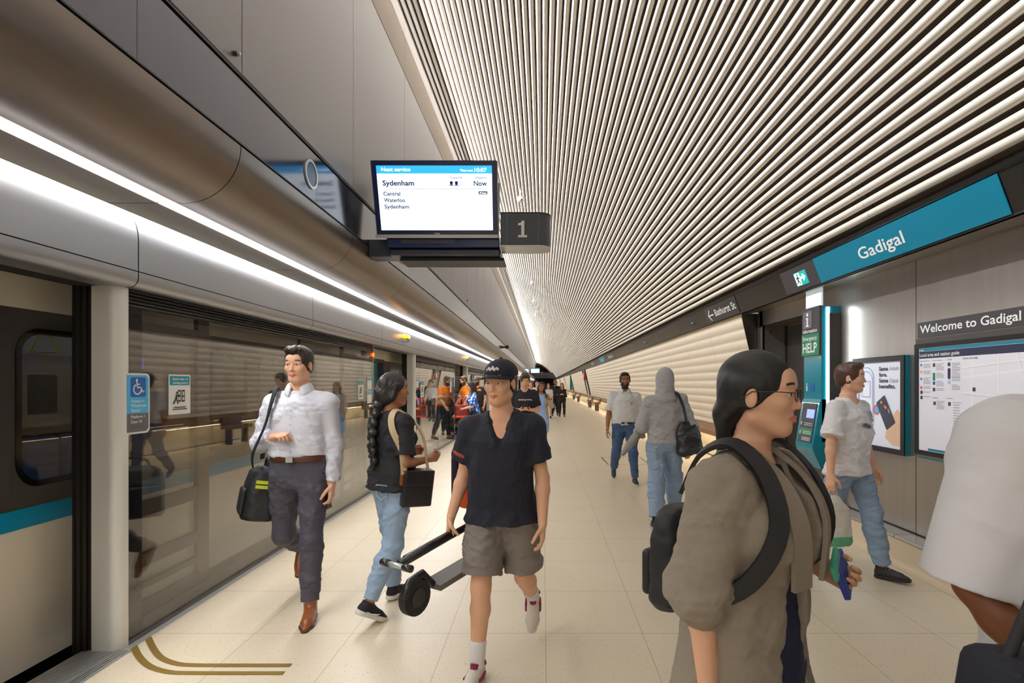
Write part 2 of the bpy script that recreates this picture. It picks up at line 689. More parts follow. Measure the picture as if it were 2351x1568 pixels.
# timber bench along the wall, with the lit recess under it
m_wood = mat('brown_timber', (132, 98, 66), 0.5, noise=0.25, nscale=6, stretch=(8, 0.5, 8))
m_recess = mat('cream_recess', (226, 212, 184), 0.6)
bench = empty('timber_bench', (3.45, 8.3, 0), 'long brown timber ledge under the cream corrugated wall, lit from beneath', 'bench')
for ya, yb in ((8.3, 39.4), (40.9, 59.9), (61.6, 77.9), (79.3, 99.9), (101.3, 149)):
    rel(bench, MB().extrude([(3.51, 0.775), (3.38, 0.63), (3.38, 0.545), (3.51, 0.545)], ya, yb, closed=True, caps=True).build('ledge_board', m_wood))
m_under = mat('bench_light', (255, 250, 235), 0.5, emit=(255, 236, 196), estr=BENCH_STRENGTH)
und = MB()
for k in range(70):
    und.box(3.46, 3.50, 8.4 + 2 * k, 10.3 + 2 * k, 0.525, 0.54)
rel(bench, und.build('light_strip', m_under))
struct(MB().extrude([(3.52, 0.80), (3.52, 0.60), (3.70, 0.5), (X_FAR, 0.0)], 8.2, Y1).build('baseboard_right', m_recess))
struct(MB().box(3.70, 3.725, 8.2, Y1, 0.0, 0.012).build('trim_12', m_gap))
sb = None
for n, yy in enumerate((14.2, 20.6, 24.9, 31.5, 36.2, 48.0, 55.0)):
    if sb is None:
        sb = empty('bench_seat', (3.30, yy, 0), None, None)
        q = MB().bbox(3.00, 3.36, yy - 0.45, yy + 0.45, 0.40, 0.50, 0.02)
        rel(sb, q.build('seat', m_wood))
        rel(sb, MB().box(3.1, 3.26, yy - 0.40, yy - 0.34, 0.0, 0.40).build('leg', m_steel_dark))
        rel(sb, MB().box(3.1, 3.26, yy + 0.34, yy + 0.40, 0.0, 0.40).build('leg', m_steel_dark))
        rel(sb, MB().bbox(3.30, 3.37, yy - 0.45, yy + 0.45, 0.5, 0.72, 0.02).build('backrest', m_wood))
        o = sb
    else:
        o = copy_tree(sb)
        o.location.y = yy
    tag(o, ['short brown timber seat by the wall, closest one behind the man in the white polo',
            'short brown timber seat by the wall, second one along from the polo man',
            'short brown timber seat by the wall, third one along the lit recess'][n] if n < 3 else 'small distant brown timber seat far along the lit wall', 'seat', 'timber seats along the lit wall')

# steel service wall
seams = [8.2, 6.0, 4.725, 2.4, 0.0, -2.4, -4.8, -12.0]
wall_steel = struct(MB().quad((X_STEEL + 0.03, Y0, 0.2), (X_STEEL + 0.03, 6.25, 0.2), (X_STEEL + 0.03, 6.25, 3.0), (X_STEEL + 0.03, Y0, 3.0)).build('wall_service', m_gap))
for ya, yb in ((4.729, 6.25), (2.404, 4.721), (0.004, 2.396), (-2.396, -0.004), (-4.796, -2.404), (-12, -4.804)):
    rel(wall_steel, MB().box(X_STEEL, X_STEEL + 0.03, ya, yb, 0.247, 2.668).build('wall_panel', m_steel_r))
# alcove
al = MB()
al.quad((X_STEEL, 8.03, 0), (3.68, 8.03, 0), (3.68, 8.03, 2.45), (X_STEEL, 8.03, 2.45))
al.quad((3.68, 8.03, 0), (3.68, 6.25, 0), (3.68, 6.25, 2.45), (3.68, 8.03, 2.45))
al.quad((3.68, 6.25, 0), (X_STEEL, 6.25, 0), (X_STEEL, 6.25, 2.45), (3.68, 6.25, 2.45))
al.quad((X_STEEL, 6.25, 2.45), (3.68, 6.25, 2.45), (3.68, 8.03, 2.45), (X_STEEL, 8.03, 2.45))
struct(al.build('wall_alcove', m_steel_r))
struct(MB().box(X_STEEL, X_STEEL + 0.03, 6.25, 8.13, 2.45, 2.70).box(X_STEEL, X_STEEL + 0.03, 8.03, 8.195, 0, 2.7).build('trim_13', m_steel_r))
struct(MB().box(3.66, 3.675, 6.3, 7.98, 0.02, 2.43).build('door_1', m_steel_dark))
struct(MB().box(X_STEEL - 0.004, X_STEEL + 0.004, 8.125, 8.135, 0, 2.67).box(3.66, 3.672, 8.01, 8.028, 0, 2.45).build('trim_14', m_black))
# dark return plate closing the corrugated wall
struct(MB().plate([(p[0] - 3.0, p[1]) for p in [(3.66, 0.0)] + [(X_STEEL + 0.02, 0.0), (X_STEEL + 0.02, 0)] + [(X_STEEL + 0.02, 2.65)]] , ((3.0, 8.215, 0), (1, 0, 0), (0, 0, 1)), 0.004).build('trim_15', m_steel_dark))
rp = [(3.34, 0.0), (3.34, 2.65)] + [(p[0] - 0.008, p[1]) for p in reversed(wp)] + [(3.40, 0.5), (3.40, 0.0)]
rp = [(3.335, 2.655), (3.055, 2.655)] + [(3.22 + 0.225 * (2.006 - z) - 0.03, z) for z in (2.6, 2.2, 1.8, 1.5)] + [(3.335, 1.5)]
struct(MB().plate([(a, b) for a, b in rp], ((0, 8.20, 0), (1, 0, 0), (0, 0, 1)), 0.012).build('trim_16', m_steel_dark))

# upstand of terrazzo with a metal ledge
up = [(3.02, 0.002), (3.075, 0.006), (3.105, 0.02), (3.118, 0.05), (3.122, 0.205), (3.15, 0.215)]
struct(MB().extrude(up, Y0, 6.24).quad((3.02, 6.24, 0), (3.33, 6.24, 0), (3.33, 6.24, 0.21), (3.122, 6.24, 0.205)).build('baseboard_service', m_terr2, auto=40))
led2 = MB()
for ya, yb in ((4.729, 6.24), (2.404, 4.721), (0.004, 2.396), (-2.396, -0.004), (-12, -2.404)):
    led2.box(3.115, X_STEEL + 0.01, ya, yb, 0.212, 0.236)
struct(led2.build('trim_17', mat('ledge_metal', (205, 205, 205), 0.25, 0.9)))

# sign band over the right wall (leans with the vault)
ZB, ZT, XB, XT = 2.668, 2.935, 3.03, 2.93
th = Vector((XT - XB, 0, ZT - ZB))
bandh = th.length
thn = th.normalized()
BAND_N = Vector((-1, 0, 0)).cross(Vector((0, 1, 0)))
m_bandr = mat('smoked_band', (74, 70, 66), 0.25, 0.7, noise=0.1, nscale=3)
sbm = MB()
EDGES = [Y0, -6, -2.4, 1.0, 3.43, 5.785, 6.6, 8.9, 10.9, 14, 18, 22] + list(range(26, 150, 4)) + [150]
for ya, yb in zip(EDGES[:-1], EDGES[1:]):
    sbm.extrude([(XB + 0.05, ZB), (XB, ZB), (XT, ZT), (XT + 0.03, ZT + 0.03)], ya + 0.003, yb - 0.003)
struct(sbm.build('trim_18', m_bandr))
struct(MB().extrude([(XT - 0.02, ZT + 0.05), (XT + 0.0, ZT + 0.0), (XT - 0.02, ZT + 0.008)], Y0, Y1).extrude([(XB + 0.06, ZB + 0.02), (XB + 0.06, ZB - 0.012), (XB + 0.0, ZB - 0.012), (XB + 0.0, ZB)], Y0, Y1).build('trim_19', m_black))
struct(MB().extrude([(XB + 0.02, ZB - 0.02), (XB + 0.06, ZB - 0.02), (3.34, ZB), (3.34, ZB + 0.2), (2.98, ZT + 0.1)], Y0, Y1).build('trim_20', m_steel_r))


def band_frame(y, up_=0.0, out=0.003):
    """frame on the sign band: reads along -y, up the lean"""
    n = Vector((-thn.z, 0, thn.x)) * -1.0
    n = Vector((-abs(thn.z), 0, -abs(thn.x)))
    o = Vector((XB, y, ZB)) + thn * up_ + n * out
    return (o, Vector((0, -1, 0)), thn)


gs = empty('station_sign', P(2100, 560, 4.5), 'teal station name sign with white lettering reading Gadigal', 'sign')
fr = band_frame(5.782)
rel(gs, MB().plate(rrect(0, 2.35, 0.004, bandh - 0.004, 0.003, 1), fr, 0.006).build('panel', m_teal))
text('lettering', 'Gadigal', band_frame(5.02, 0.083, 0.0095), 0.105, m_white_txt, gs, width=0.625, bold=0.014)
ex = empty('exit_sign', P(1835, 637, 6.2), 'green running man exit sign with white arrow pointing right', 'sign')
rel(ex, MB().plate(rrect(0, 0.805, 0.004, bandh - 0.004, 0.003, 1), band_frame(6.595), 0.004).build('panel', m_charcoal))
m_exit_g = mat('exit_green', (20, 150, 140), 0.4, emit=(20, 160, 150), estr=0.6)
m_exit_w = mat('exit_white', (230, 240, 240), 0.4, emit=(225, 240, 240), estr=0.8)
EXY = 6.27
rel(ex, MB().plate(rrect(0, 0.27, 0.055, 0.215, 0.003, 1), band_frame(EXY, 0, 0.008), 0.004).build('face', m_exit_g))
rel(ex, MB().plate(rrect(0.015, 0.125, 0.062, 0.208, 0.003, 1), band_frame(EXY, 0, 0.013), 0.002).build('doorway', m_exit_w))
man = MB()
bf = band_frame(EXY, 0, 0.016)
for poly in ([(0.062, 0.165), (0.088, 0.17), (0.082, 0.12), (0.06, 0.12)], [(0.064, 0.122), (0.08, 0.122), (0.106, 0.085), (0.112, 0.068), (0.098, 0.075)],
             [(0.060, 0.125), (0.076, 0.12), (0.06, 0.092), (0.03, 0.086), (0.03, 0.096), (0.054, 0.102)], [(0.064, 0.165), (0.046, 0.15), (0.038, 0.13), (0.046, 0.128), (0.054, 0.145), (0.07, 0.152)],
             [(0.085, 0.168), (0.102, 0.145), (0.118, 0.148), (0.118, 0.14), (0.098, 0.134), (0.08, 0.152)], circ(0.083, 0.185, 0.012, 12)):
    man.plate(poly, bf, 0.002)
rel(ex, man.build('running_figure', mat('exit_ink', (12, 60, 60), 0.5)))
rel(ex, MB().plate([(0.145, 0.125), (0.20, 0.125), (0.178, 0.10), (0.2, 0.10), (0.245, 0.14), (0.2, 0.18), (0.178, 0.18), (0.2, 0.155), (0.145, 0.155)], bf, 0.002).build('arrow', m_exit_w))

m_dark_sign = mat('dark_sign', (52, 49, 50), 0.35)


def street_sign(y0, w, s, label, arrow, tw, group=None):
    e = empty('street_sign', (XB, y0, ZB), label, 'sign', group)
    rel(e, MB().plate(rrect(0, w, 0.004, bandh - 0.004, 0.003, 1), band_frame(y0), 0.004).build('panel', m_dark_sign))
    if arrow:
        a = MB()
        f = band_frame(y0, 0, 0.008)
        a.plate([(0.16, 0.12), (0.42, 0.12), (0.42, 0.142), (0.16, 0.142)], f, 0.002)
        a.plate([(0.13, 0.131), (0.15, 0.115), (0.27, 0.215), (0.255, 0.23)], f, 0.002)
        a.plate([(0.13, 0.131), (0.255, 0.032), (0.27, 0.047), (0.15, 0.147)], f, 0.002)
        rel(e, a.build('arrow', m_white_txt))
    text('lettering', s, band_frame(y0 - (0.5 if arrow else 0.2), 0.088, 0.008), 0.115, m_white_txt, e, width=tw, bold=0.01)


street_sign(9.72, 1.55, 'Bathurst St', 'dark hanging sign with left arrow reading Bathurst St beside the steel alcove', True, 0.98)
street_sign(24.5, 2.2, 'Bathurst St', 'small dark sign far along the band, on this side of the small teal sign', False, 1.5)
e = empty('name_sign', (XB, 27, ZB), 'small teal name sign far along the dark band', 'sign')
rel(e, MB().plate(rrect(0, 2.2, 0.004, bandh - 0.004, 0.003, 1), band_frame(28), 0.004).build('panel', m_teal))
text('lettering', 'Gadigal', band_frame(27.4, 0.083, 0.008), 0.105, m_white_txt, e, width=0.9)
street_sign(33, 3.0, 'Bathurst St', 'tiny dark sign on the band beyond the small teal sign', False, 1.5)

# small fittings on the band
for n, (px, py) in enumerate(((1485, 787), (1596, 740))):
    d = XB * FPX / (px - VX)
    q = empty('band_sensor', (XB - 0.02, d, 2.78))
    rel(q, MB().tube([(XB - 0.03, d, 2.80), (XB - 0.075, d, 2.76)], 0.02 if n else 0.03, 12).build('housing', mat('grey_plastic', (150, 150, 150), 0.4)))
    rel(q, MB().ball((XB - 0.08, d, 2.755), 0.014).build('lens', m_black))
    tag(q, ['small round sensor on the dark band, further one from the Bathurst St sign', 'tiny grey sensor on the dark band just beside the Bathurst St sign'][n], 'sensor')

# end wall
struct(MB().box(-6.5, 4.5, Y1, Y1 + 0.2, -1.1, 8).build('wall_end', mat('dark_end', (58, 56, 60), 0.7)))
struct(MB().box(-2.3, 4.0, 120, 120.3, 2.9, 4.2).build('wall_bulkhead', mat('dark_end', (58, 56, 60), 0.7)))
# roof over the train so the track side stays dark
struct(MB().quad((-6.5, Y0, 5.5), (-6.5, Y1, 5.5), (-2.0, Y1, 5.5), (-2.0, Y0, 5.5)).build('ceiling_track', m_gap))
struct(MB().quad((-3.1, Y0, 2.74), (-3.1, Y1, 2.74), (-3.1, Y1, 5.5), (-3.1, Y0, 5.5)).build('wall_service_void', m_gap))
# ------------------------------------------------------------------ platform screen doors
g_psd = glass_mat('screen_glass', (0.83, 0.825, 0.82), 0.045, 3.4)
m_frit = mat('dark_glass_border', (46, 42, 42), 0.15)
m_rail = mat('door_leaf_frame', (104, 96, 90), 0.4, 0.4)
m_louv = mat('dark_louvre', (58, 54, 54), 0.3, 0.6)
m_post = mat('pale_grey_post', (228, 228, 224), 0.4, 0.15)
m_white = mat('sticker_white', (238, 238, 236), 0.5)
m_ink = mat('sticker_ink', (40, 38, 38), 0.5)
m_sblue = mat('sky_blue', (70, 180, 232), 0.4)
m_dblue = mat('access_blue', (0, 92, 178), 0.4)
m_sgrey = mat('sticker_grey', (96, 96, 98), 0.5)
m_steal = mat('sticker_teal', (20, 150, 170), 0.5)
XG = X_GLASS
UY, UZ = Vector((0, 1, 0)), Vector((0, 0, 1))


def gframe(y, z, out=0.002):
    return (Vector((XG + out, y, z)), UY, UZ)


def sticker_closing(parent, y, z, s=1.0):
    w, h = 0.218 * s, 0.27 * s
    a = MB().plate(rrect(0, w, 0, h, 0.008), gframe(y, z), 0.001).build('warning_sticker', m_white)
    rel(parent, a)
    b = MB().plate(rrect(0.01 * s, w - 0.01 * s, h - 0.072 * s, h - 0.01 * s, 0.003), gframe(y, z, 0.0035), 0.0008).build('header', m_steal, a)
    f = gframe(y, z, 0.005)
    k = MB()
    for x in (0.118, 0.158):
        k.ring(rrect((x - 0.03 if x < 0.13 else x - 0.032) * s, (x - 0.002) * s, 0.085 * s, 0.165 * s, 0.001), rrect((x - 0.026) * s, (x - 0.006) * s, 0.095 * s, 0.155 * s, 0.001), f, 0.0008)
        k.plate([((x - 0.03) * s, 0.118 * s), ((x - 0.003) * s, 0.118 * s), ((x - 0.003) * s, 0.126 * s), ((x - 0.03) * s, 0.126 * s)], f, 0.0008)
    k.plate([(p[0] * s, p[1] * s) for p in circ(0.078, 0.147, 0.0075, 12)], f, 0.001)
    k.plate([(q[0] * s, q[1] * s) for q in ((0.07, 0.137), (0.082, 0.133), (0.076, 0.1), (0.062, 0.102))], f, 0.001)
    k.plate([(q[0] * s, q[1] * s) for q in ((0.062, 0.104), (0.07, 0.1), (0.055, 0.076), (0.04, 0.07), (0.04, 0.078))], f, 0.001)
    k.plate([(q[0] * s, q[1] * s) for q in ((0.068, 0.104), (0.078, 0.1), (0.094, 0.074), (0.086, 0.07))], f, 0.001)
    k.plate([(q[0] * s, q[1] * s) for q in ((0.078, 0.133), (0.105, 0.135), (0.105, 0.128), (0.078, 0.124))], f, 0.001)
    for i, yy in enumerate((0.045, 0.032)):
        k.plate([(q[0] * s, q[1] * s) for q in ((0.05 - i * 0.015, yy), (0.165 + i * 0.015, yy), (0.165 + i * 0.015, yy + 0.006), (0.05 - i * 0.015, yy + 0.006))], f, 0.0008)
    k.build('pictogram', m_ink, a)
    if s > 0.9:
        for i, t in enumerate(('Stand clear of', 'closing doors')):
            q = text('lettering', t, gframe(y + w / 2, z + h - 0.036 - 0.026 * i, 0.0055), 0.0135, m_white, None, width=0.15, align='C', bold=0.025)
            q.parent = a
    return a


def access_sign(parent, y, z, full=True):
    w, h = 0.185, 0.37
    a = MB().plate(rrect(0, w, 0, h, 0.03), gframe(y, z), 0.004).build('access_plate', m_white)
    rel(parent, a)
    MB().plate([(0.0, 0.125), (w - 0.012, 0.125), (w - 0.012, h - 0.03), (w - 0.03, h - 0.012), (0.0, h - 0.012)], gframe(y, z, 0.007), 0.001).build('blue_field', m_sblue, a)
    MB().plate([(0.0, 0.012), (w - 0.03, 0.012), (w - 0.012, 0.03), (w - 0.012, 0.125), (0, 0.125)], gframe(y, z, 0.007), 0.001).build('grey_field', m_sgrey, a)
    MB().plate(rrect(0.028, 0.148, 0.225, 0.345, 0.012), gframe(y, z, 0.0085), 0.001).build('symbol_square', m_dblue, a)
    f = gframe(y, z, 0.010)
    k = MB()
    k.plate(circ(0.073, 0.327, 0.0085, 14), f, 0.001)
    arc_o, arc_i = [], []
    for i in range(22):
        t = math.radians(115 + 235 * i / 21)
        arc_o.append((0.078 + 0.034 * math.cos(t), 0.272 + 0.034 * math.sin(t)))
        arc_i.append((0.078 + 0.026 * math.cos(t), 0.272 + 0.026 * math.sin(t)))
    for i in range(21):
        k.plate([arc_o[i], arc_o[i + 1], arc_i[i + 1], arc_i[i]], f, 0.001)
    k.plate([(0.069, 0.318), (0.079, 0.318), (0.081, 0.282), (0.071, 0.278)], f, 0.001)
    k.plate([(0.071, 0.288), (0.108, 0.288), (0.108, 0.278), (0.071, 0.278)], f, 0.001)
    k.plate([(0.1, 0.288), (0.109, 0.288), (0.124, 0.252), (0.115, 0.249)], f, 0.001)
    k.plate([(0.115, 0.258), (0.133, 0.266), (0.136, 0.258), (0.117, 0.249)], f, 0.001)
    k.plate([(0.076, 0.306), (0.1, 0.306), (0.1, 0.299), (0.077, 0.299)], f, 0.001)
    k.build('wheelchair_symbol', m_white, a)
    if full:
        for i, (t, wd) in enumerate((('Access to', 0.108), ('Wheelchair', 0.125), ('Space', 0.072))):
            q = text('lettering', t, gframe(y + 0.028, z + 0.192 - 0.028 * i, 0.009), 0.018, m_white, None, width=wd, bold=0.006)
            q.parent = a
        for i, (t, wd) in enumerate((('Platform 1', 0.112), ('Door 18', 0.085))):
            q = text('lettering', t, gframe(y + 0.028, z + 0.096 - 0.03 * i, 0.009), 0.018, m_white, None, width=wd, bold=0.006)
            q.parent = a
        d = MB()
        for i in range(15):
            for j in range(2):
                if (i * 7 + j * 3) % 5:
                    d.ball((XG + 0.009, y + 0.022 + 0.008 * i, z + 0.036 + 0.009 * j), 0.002, u=6, v=4)
        d.build('braille_dots', m_sgrey, a)
    return a


def far_sticker(parent, y, z, w, h):
    a = MB().plate(rrect(0, w, 0, h, 0.01, 2), gframe(y, z), 0.002).build('notice_sticker', m_white)
    rel(parent, a)
    MB().plate([(0.008, h * 0.72), (w - 0.008, h * 0.72), (w - 0.008, h - 0.008), (0.008, h - 0.008)], gframe(y, z, 0.004), 0.001).build('header', m_sblue, a)
    return a


PER, NBAY = 7.2, 20
m_stain = mat('dark_jamb', (48, 42, 38), 0.4, 0.3)
ord_ = ['nearest', 'second', 'third']


def glass_panel(ya, yb, label, group, first):
    e = empty('glass_screen', (XG, ya, 0), label, 'glass screen', group)
    rel(e, MB().box(XG - 0.012, XG, ya, yb, 0.03, 2.03).build('glass_pane', g_psd))
    rel(e, MB().box(XG - 0.02, XG + 0.004, ya, yb, 0.0, 0.03).build('bottom_frame', m_frame))
    lv = MB()
    for i in range(5):
        zc = 2.045 + 0.022 * i
        lv.extrude([(XG - 0.03, zc + 0.012), (XG - 0.004, zc + 0.006), (XG + 0.0, zc - 0.002), (XG - 0.008, zc - 0.008), (XG - 0.03, zc - 0.008)], ya, yb)
    rel(e, lv.build('louvre', m_louv, auto=40))
    rel(e, MB().box(XG - 0.022, XG - 0.0125, ya + (0.03 if first else 0), ya + (0.13 if first else 0.02), 0.03, 2.03)
        .box(XG - 0.022, XG - 0.0125, yb - 0.03, yb - 0.004, 0.03, 2.03).box(XG - 0.022, XG - 0.0125, ya, yb, 0.03, 0.115).build('dark_border', m_frit))
    return e


def door_leaf(ya, yb, label, group):
    e = empty('sliding_door', (XG - 0.1, ya, 0), label, 'sliding door', group)
    x0, x1 = XG - 0.115, XG - 0.085
    q = MB()
    for z0, z1 in ((0.02, 0.17), (0.25, 0.29), (0.39, 0.476), (0.716, 0.811), (1.90, 1.97)):
        q.box(x0, x1, ya, yb, z0, z1)
    rel(e, q.build('rail', m_rail))
    rel(e, MB().box(x0 - 0.002, x1 + 0.002, ya, ya + 0.06, 0.02, 2.05).build('stile', m_rail))
    rel(e, MB().box(x0 - 0.002, x1 + 0.002, yb - 0.13, yb, 0.02, 2.05).build('stile', m_rail))
    rel(e, MB().box(x0 - 0.006, x0 - 0.002, ya + 0.06, yb - 0.13, 0.02, 1.9).build('pane', g_train if False else g_psd))
    return e


m_amber = mat('amber_lamp', (255, 170, 20), 0.3, emit=(255, 165, 10), estr=3.0)
m_red = mat('red_lamp', (255, 90, 20), 0.3, emit=(255, 80, 10), estr=4.0)
for k in range(-1, NBAY):
    y = 3.13 + PER * k
    near = k < 3
    nm = ['by the wheelchair access sign', 'behind the woman with the braid', 'beside the man in orange'][k] if 0 <= k < 3 else ''
    p = empty('door_post', (XG, y, 0), ('pale grey platform door post ' + nm) if 0 <= k < 3 else
              ('pale grey platform door post behind the camera side' if k < 0 else 'pale grey platform door post in the distant row'), 'post',
              None if 0 <= k < 3 else 'distant door posts')
    pr = [(XG - 0.15, y - 0.02), (XG - 0.055, y - 0.02)] + [(XG - 0.05 + 0.055 * math.sin(math.radians(t)), y + 0.035 - 0.055 * math.cos(math.radians(t))) for t in range(0, 91, 15)] + [(XG + 0.005, y + 0.06), (XG - 0.15, y + 0.06)]
    b = MB()
    n = len(pr)
    b.v = [(a, c, 0.0) for a, c in pr] + [(a, c, 2.145) for a, c in pr]
    b.f = [(i, (i + 1) % n, n + (i + 1) % n, n + i) for i in range(n)] + [tuple(range(n - 1, -1, -1)), tuple(range(n, 2 * n))]
    rel(p, b.build('column', m_post, auto=40))
    q = MB()
    for i in range(3):
        q.box(XG - 0.235 + 0.028 * i, XG - 0.212 + 0.028 * i, y - 0.03 + 0.012 * i, y + 0.06, 0.0, 2.145)
    rel(p, q.build('jamb_seal', m_stain))
    rel(p, MB().box(XG - 0.245, XG - 0.234, y - 0.04, y + 0.06, 0.0, 2.145).build('jamb_edge', m_black))
    ya, ym, yb = y + 0.06, y + 2.34, y + 4.67
    if k == 0:
        la, lb = 'glass platform screen carrying the blue wheelchair access sign', 'glass platform screen behind the man in the white shirt'
    elif k == 1:
        la, lb = 'glass platform screen just beyond the woman with the braid', 'glass platform screen that mirrors the man in orange'
    else:
        la = lb = 'distant glass platform screen in the row beyond the man in orange' if k > 0 else 'glass platform screen on the camera side of the open door'
    grp = None if k in (0, 1) else 'platform glass screens'
    A = glass_panel(ya, ym, la, grp, True)
    B = glass_panel(ym + 0.006, yb, lb, grp, False)
    rel(B, MB().box(XG - 0.05, XG + 0.004, yb, yb + 0.012, 0.0, 2.145).build('edge_trim', m_alu))
    if k <= 3:
        gl = 'open platform door leaf slid behind the '
        door_leaf(y + 0.09, y + 0.97, gl + ['wheelchair sign screen', 'screen beyond the braided woman', 'third glass screen', 'farther glass screens'][k] if k >= 0 else gl + 'near screen', None)
        door_leaf(yb - 0.98, yb - 0.05, ('open platform door leaf beside the amber lamp bracket, bay ' if False else 'open platform door leaf at the far end of ') + ['the white shirt man screen', 'the screen mirroring the orange shirt', 'the third screen row', 'the fourth screen row'][k] if k >= 0 else 'open platform door leaf slid behind the camera side screen', None)
    if k == 0:
        access_sign(A, 3.175, 1.267)
        sticker_closing(A, 3.534, 1.365)
        sticker_closing(B, 7.15, 1.365, 0.99)
        far_sticker(B, 7.52, 1.50, 0.2, 0.17)
        far_sticker(B, 7.52, 1.30, 0.2, 0.17)
        rel(B, MB().ball((XG + 0.006, 7.79, 2.0), 0.03, (0.5, 0.6, 1.0)).build('warning_light', m_red))
    elif k == 1:
        far_sticker(A, 10.42, 1.5, 0.2, 0.18)
        sticker_closing(A, 10.8, 1.3, 1.3)
        far_sticker(B, 14.2, 1.35, 0.22, 0.42)
        rel(B, MB().plate(rrect(0, 0.2, 0, 0.55, 0.01, 2), gframe(14.6, 1.2), 0.002).build('blue_notice', m_dblue))
    elif 1 < k < 6:
        far_sticker(A, y + 0.5, 1.35, 0.22, 0.4)
    # sill in the doorway
    s = empty('door_sill', (XG, yb, 0), ['ribbed metal door sill on the floor beside the wheelchair sign post',
              'ribbed metal door sill behind the woman with the braid', 'ribbed metal door sill under the pram'][k + 1] if k < 2 else 'distant ribbed metal door sill at a platform door', 'sill', None if k < 2 else 'distant door sills')
    r = MB().box(XG - 0.22, XG + 0.07, yb + 0.02, yb + 2.53, -0.05, 0.004)
    for i in range(16):
        r.box(XG - 0.21 + 0.0175 * i, XG - 0.200 + 0.0175 * i, yb + 0.02, yb + 2.53, 0.004, 0.008)
    rel(s, r.build('ribbed_plate', m_alu))
    # amber door lamp on the fascia
    if -1 < k < 9:
        yl = 9.15 + PER * k
        l = empty('door_lamp', (X_FASC, yl, 2.38), ['amber door lamp on the fascia above the braided woman', 'amber door lamp on the fascia above the man in orange'][k] if k < 2 else 'distant amber door lamp on the fascia', 'lamp', None if k < 2 else 'distant amber door lamps')
        rel(l, MB().box(X_FASC, X_FASC + 0.09, yl - 0.07, yl + 0.07, 2.30, 2.36).build('bracket', m_frame))
        rel(l, MB().tube([(X_FASC + 0.06, yl - 0.15, 2.385), (X_FASC + 0.06, yl - 0.13, 2.385), (X_FASC + 0.06, yl + 0.13, 2.385), (X_FASC + 0.06, yl + 0.15, 2.385)], [0.02, 0.035, 0.035, 0.02], 12).build('lens', m_amber, smooth=True))
struct(MB().box(XG + 0.004, XG + 0.05, Y0, Y1, 0.0, 0.004).build('trim_21', m_alu))

# brass inlay strips in the floor by the open door
m_brass = mat('brass_inlay', (168, 138, 70), 0.38, 0.6)


def inlay(pts, w):
    b = MB()
    L, R = [], []
    for i, p in enumerate(pts):
        a, c = Vector(pts[max(0, i - 1)]), Vector(pts[min(len(pts) - 1, i + 1)])
        t = (c - a).normalized()
        n = Vector((-t.y, t.x)) * w / 2
        L.append(Vector(p) + n)
        R.append(Vector(p) - n)
    for i in range(len(pts) - 1):
        b.quad((*L[i], 0.0025), (*L[i + 1], 0.0025), (*R[i + 1], 0.0025), (*R[i], 0.0025))
    return b


def fl(px, py):
    d = CAMH * FPX / (py - VY)
    return ((px - VX) / FPX * d, d)


def smooth(pts, n=6):
    out = []
    for i in range(len(pts) - 1):
        p0, p1, p2, p3 = (Vector(pts[max(0, min(len(pts) - 1, j))]) for j in (i - 1, i, i + 1, i + 2))
        for k in range(n):
            t = k / n
            out.append(tuple(0.5 * ((2 * p1) + (p2 - p0) * t + (2 * p0 - 5 * p1 + 4 * p2 - p3) * t * t + (3 * p1 - p0 - 3 * p2 + p3) * t ** 3)))
    out.append(tuple(pts[-1]))
    return out


o = inlay(smooth([fl(340, 1464), fl(352, 1489), fl(371, 1511), fl(405, 1524), fl(450, 1527.5), fl(560, 1528), fl(668, 1528)]), 0.035).build('floor_inlay', m_brass)
tag(o, 'curved brass strip in the floor nearer the wall of glass, inner of the two', 'floor marking')
o = inlay(smooth([fl(307, 1484), fl(320, 1509), fl(345, 1531), fl(385, 1543), fl(430, 1545.5), fl(540, 1546), fl(652, 1546)]), 0.035).build('floor_inlay', m_brass)
tag(o, 'curved brass strip in the floor, outer one closest to the camera', 'floor marking')
h = inlay([fl(1381, 1050), fl(1420, 1050), fl(1470, 1050), fl(1491, 1067), fl(1397, 1067), fl(1381, 1050)], 0.02).build('access_hatch', m_gap)
tag(h, 'thin square outline of a floor hatch by the polo man', 'floor hatch')

# ------------------------------------------------------------------ the train behind the glass
g_train = glass_mat('train_glass', (0.42, 0.44, 0.46), 0.07, 3.6)
m_cream = mat('train_cream', (240, 230, 212), 0.3, coat=0.2)
m_tdark = mat('train_grey', (84, 80, 78), 0.28, 0.3)
m_tblue = mat('train_blue', (0, 142, 186), 0.3)
m_tblack = mat('train_black', (10, 10, 12), 0.12)
m_tin = mat('train_inside', (176, 182, 186), 0.6)
m_yellow = mat('hand_yellow', (206, 206, 60), 0.4)
m_seat = mat('seat_blue', (70, 110, 150), 0.7)
m_tealleaf = mat('pale_teal_panel', (120, 206, 190), 0.45)
m_pole = mat('grab_pole', (206, 214, 220), 0.25, 0.6)
train = empty('metro_train', (X_TRAIN, 0, 0), 'cream and grey metro train with a blue stripe standing behind the platform glass', 'train')
DO = [(1.0 + PER * k, 2.63 + PER * k) for k in range(-1, 20)]      # door openings
body, stripe = MB(), MB()
xt = X_TRAIN
inner = []
yprev = -8.0
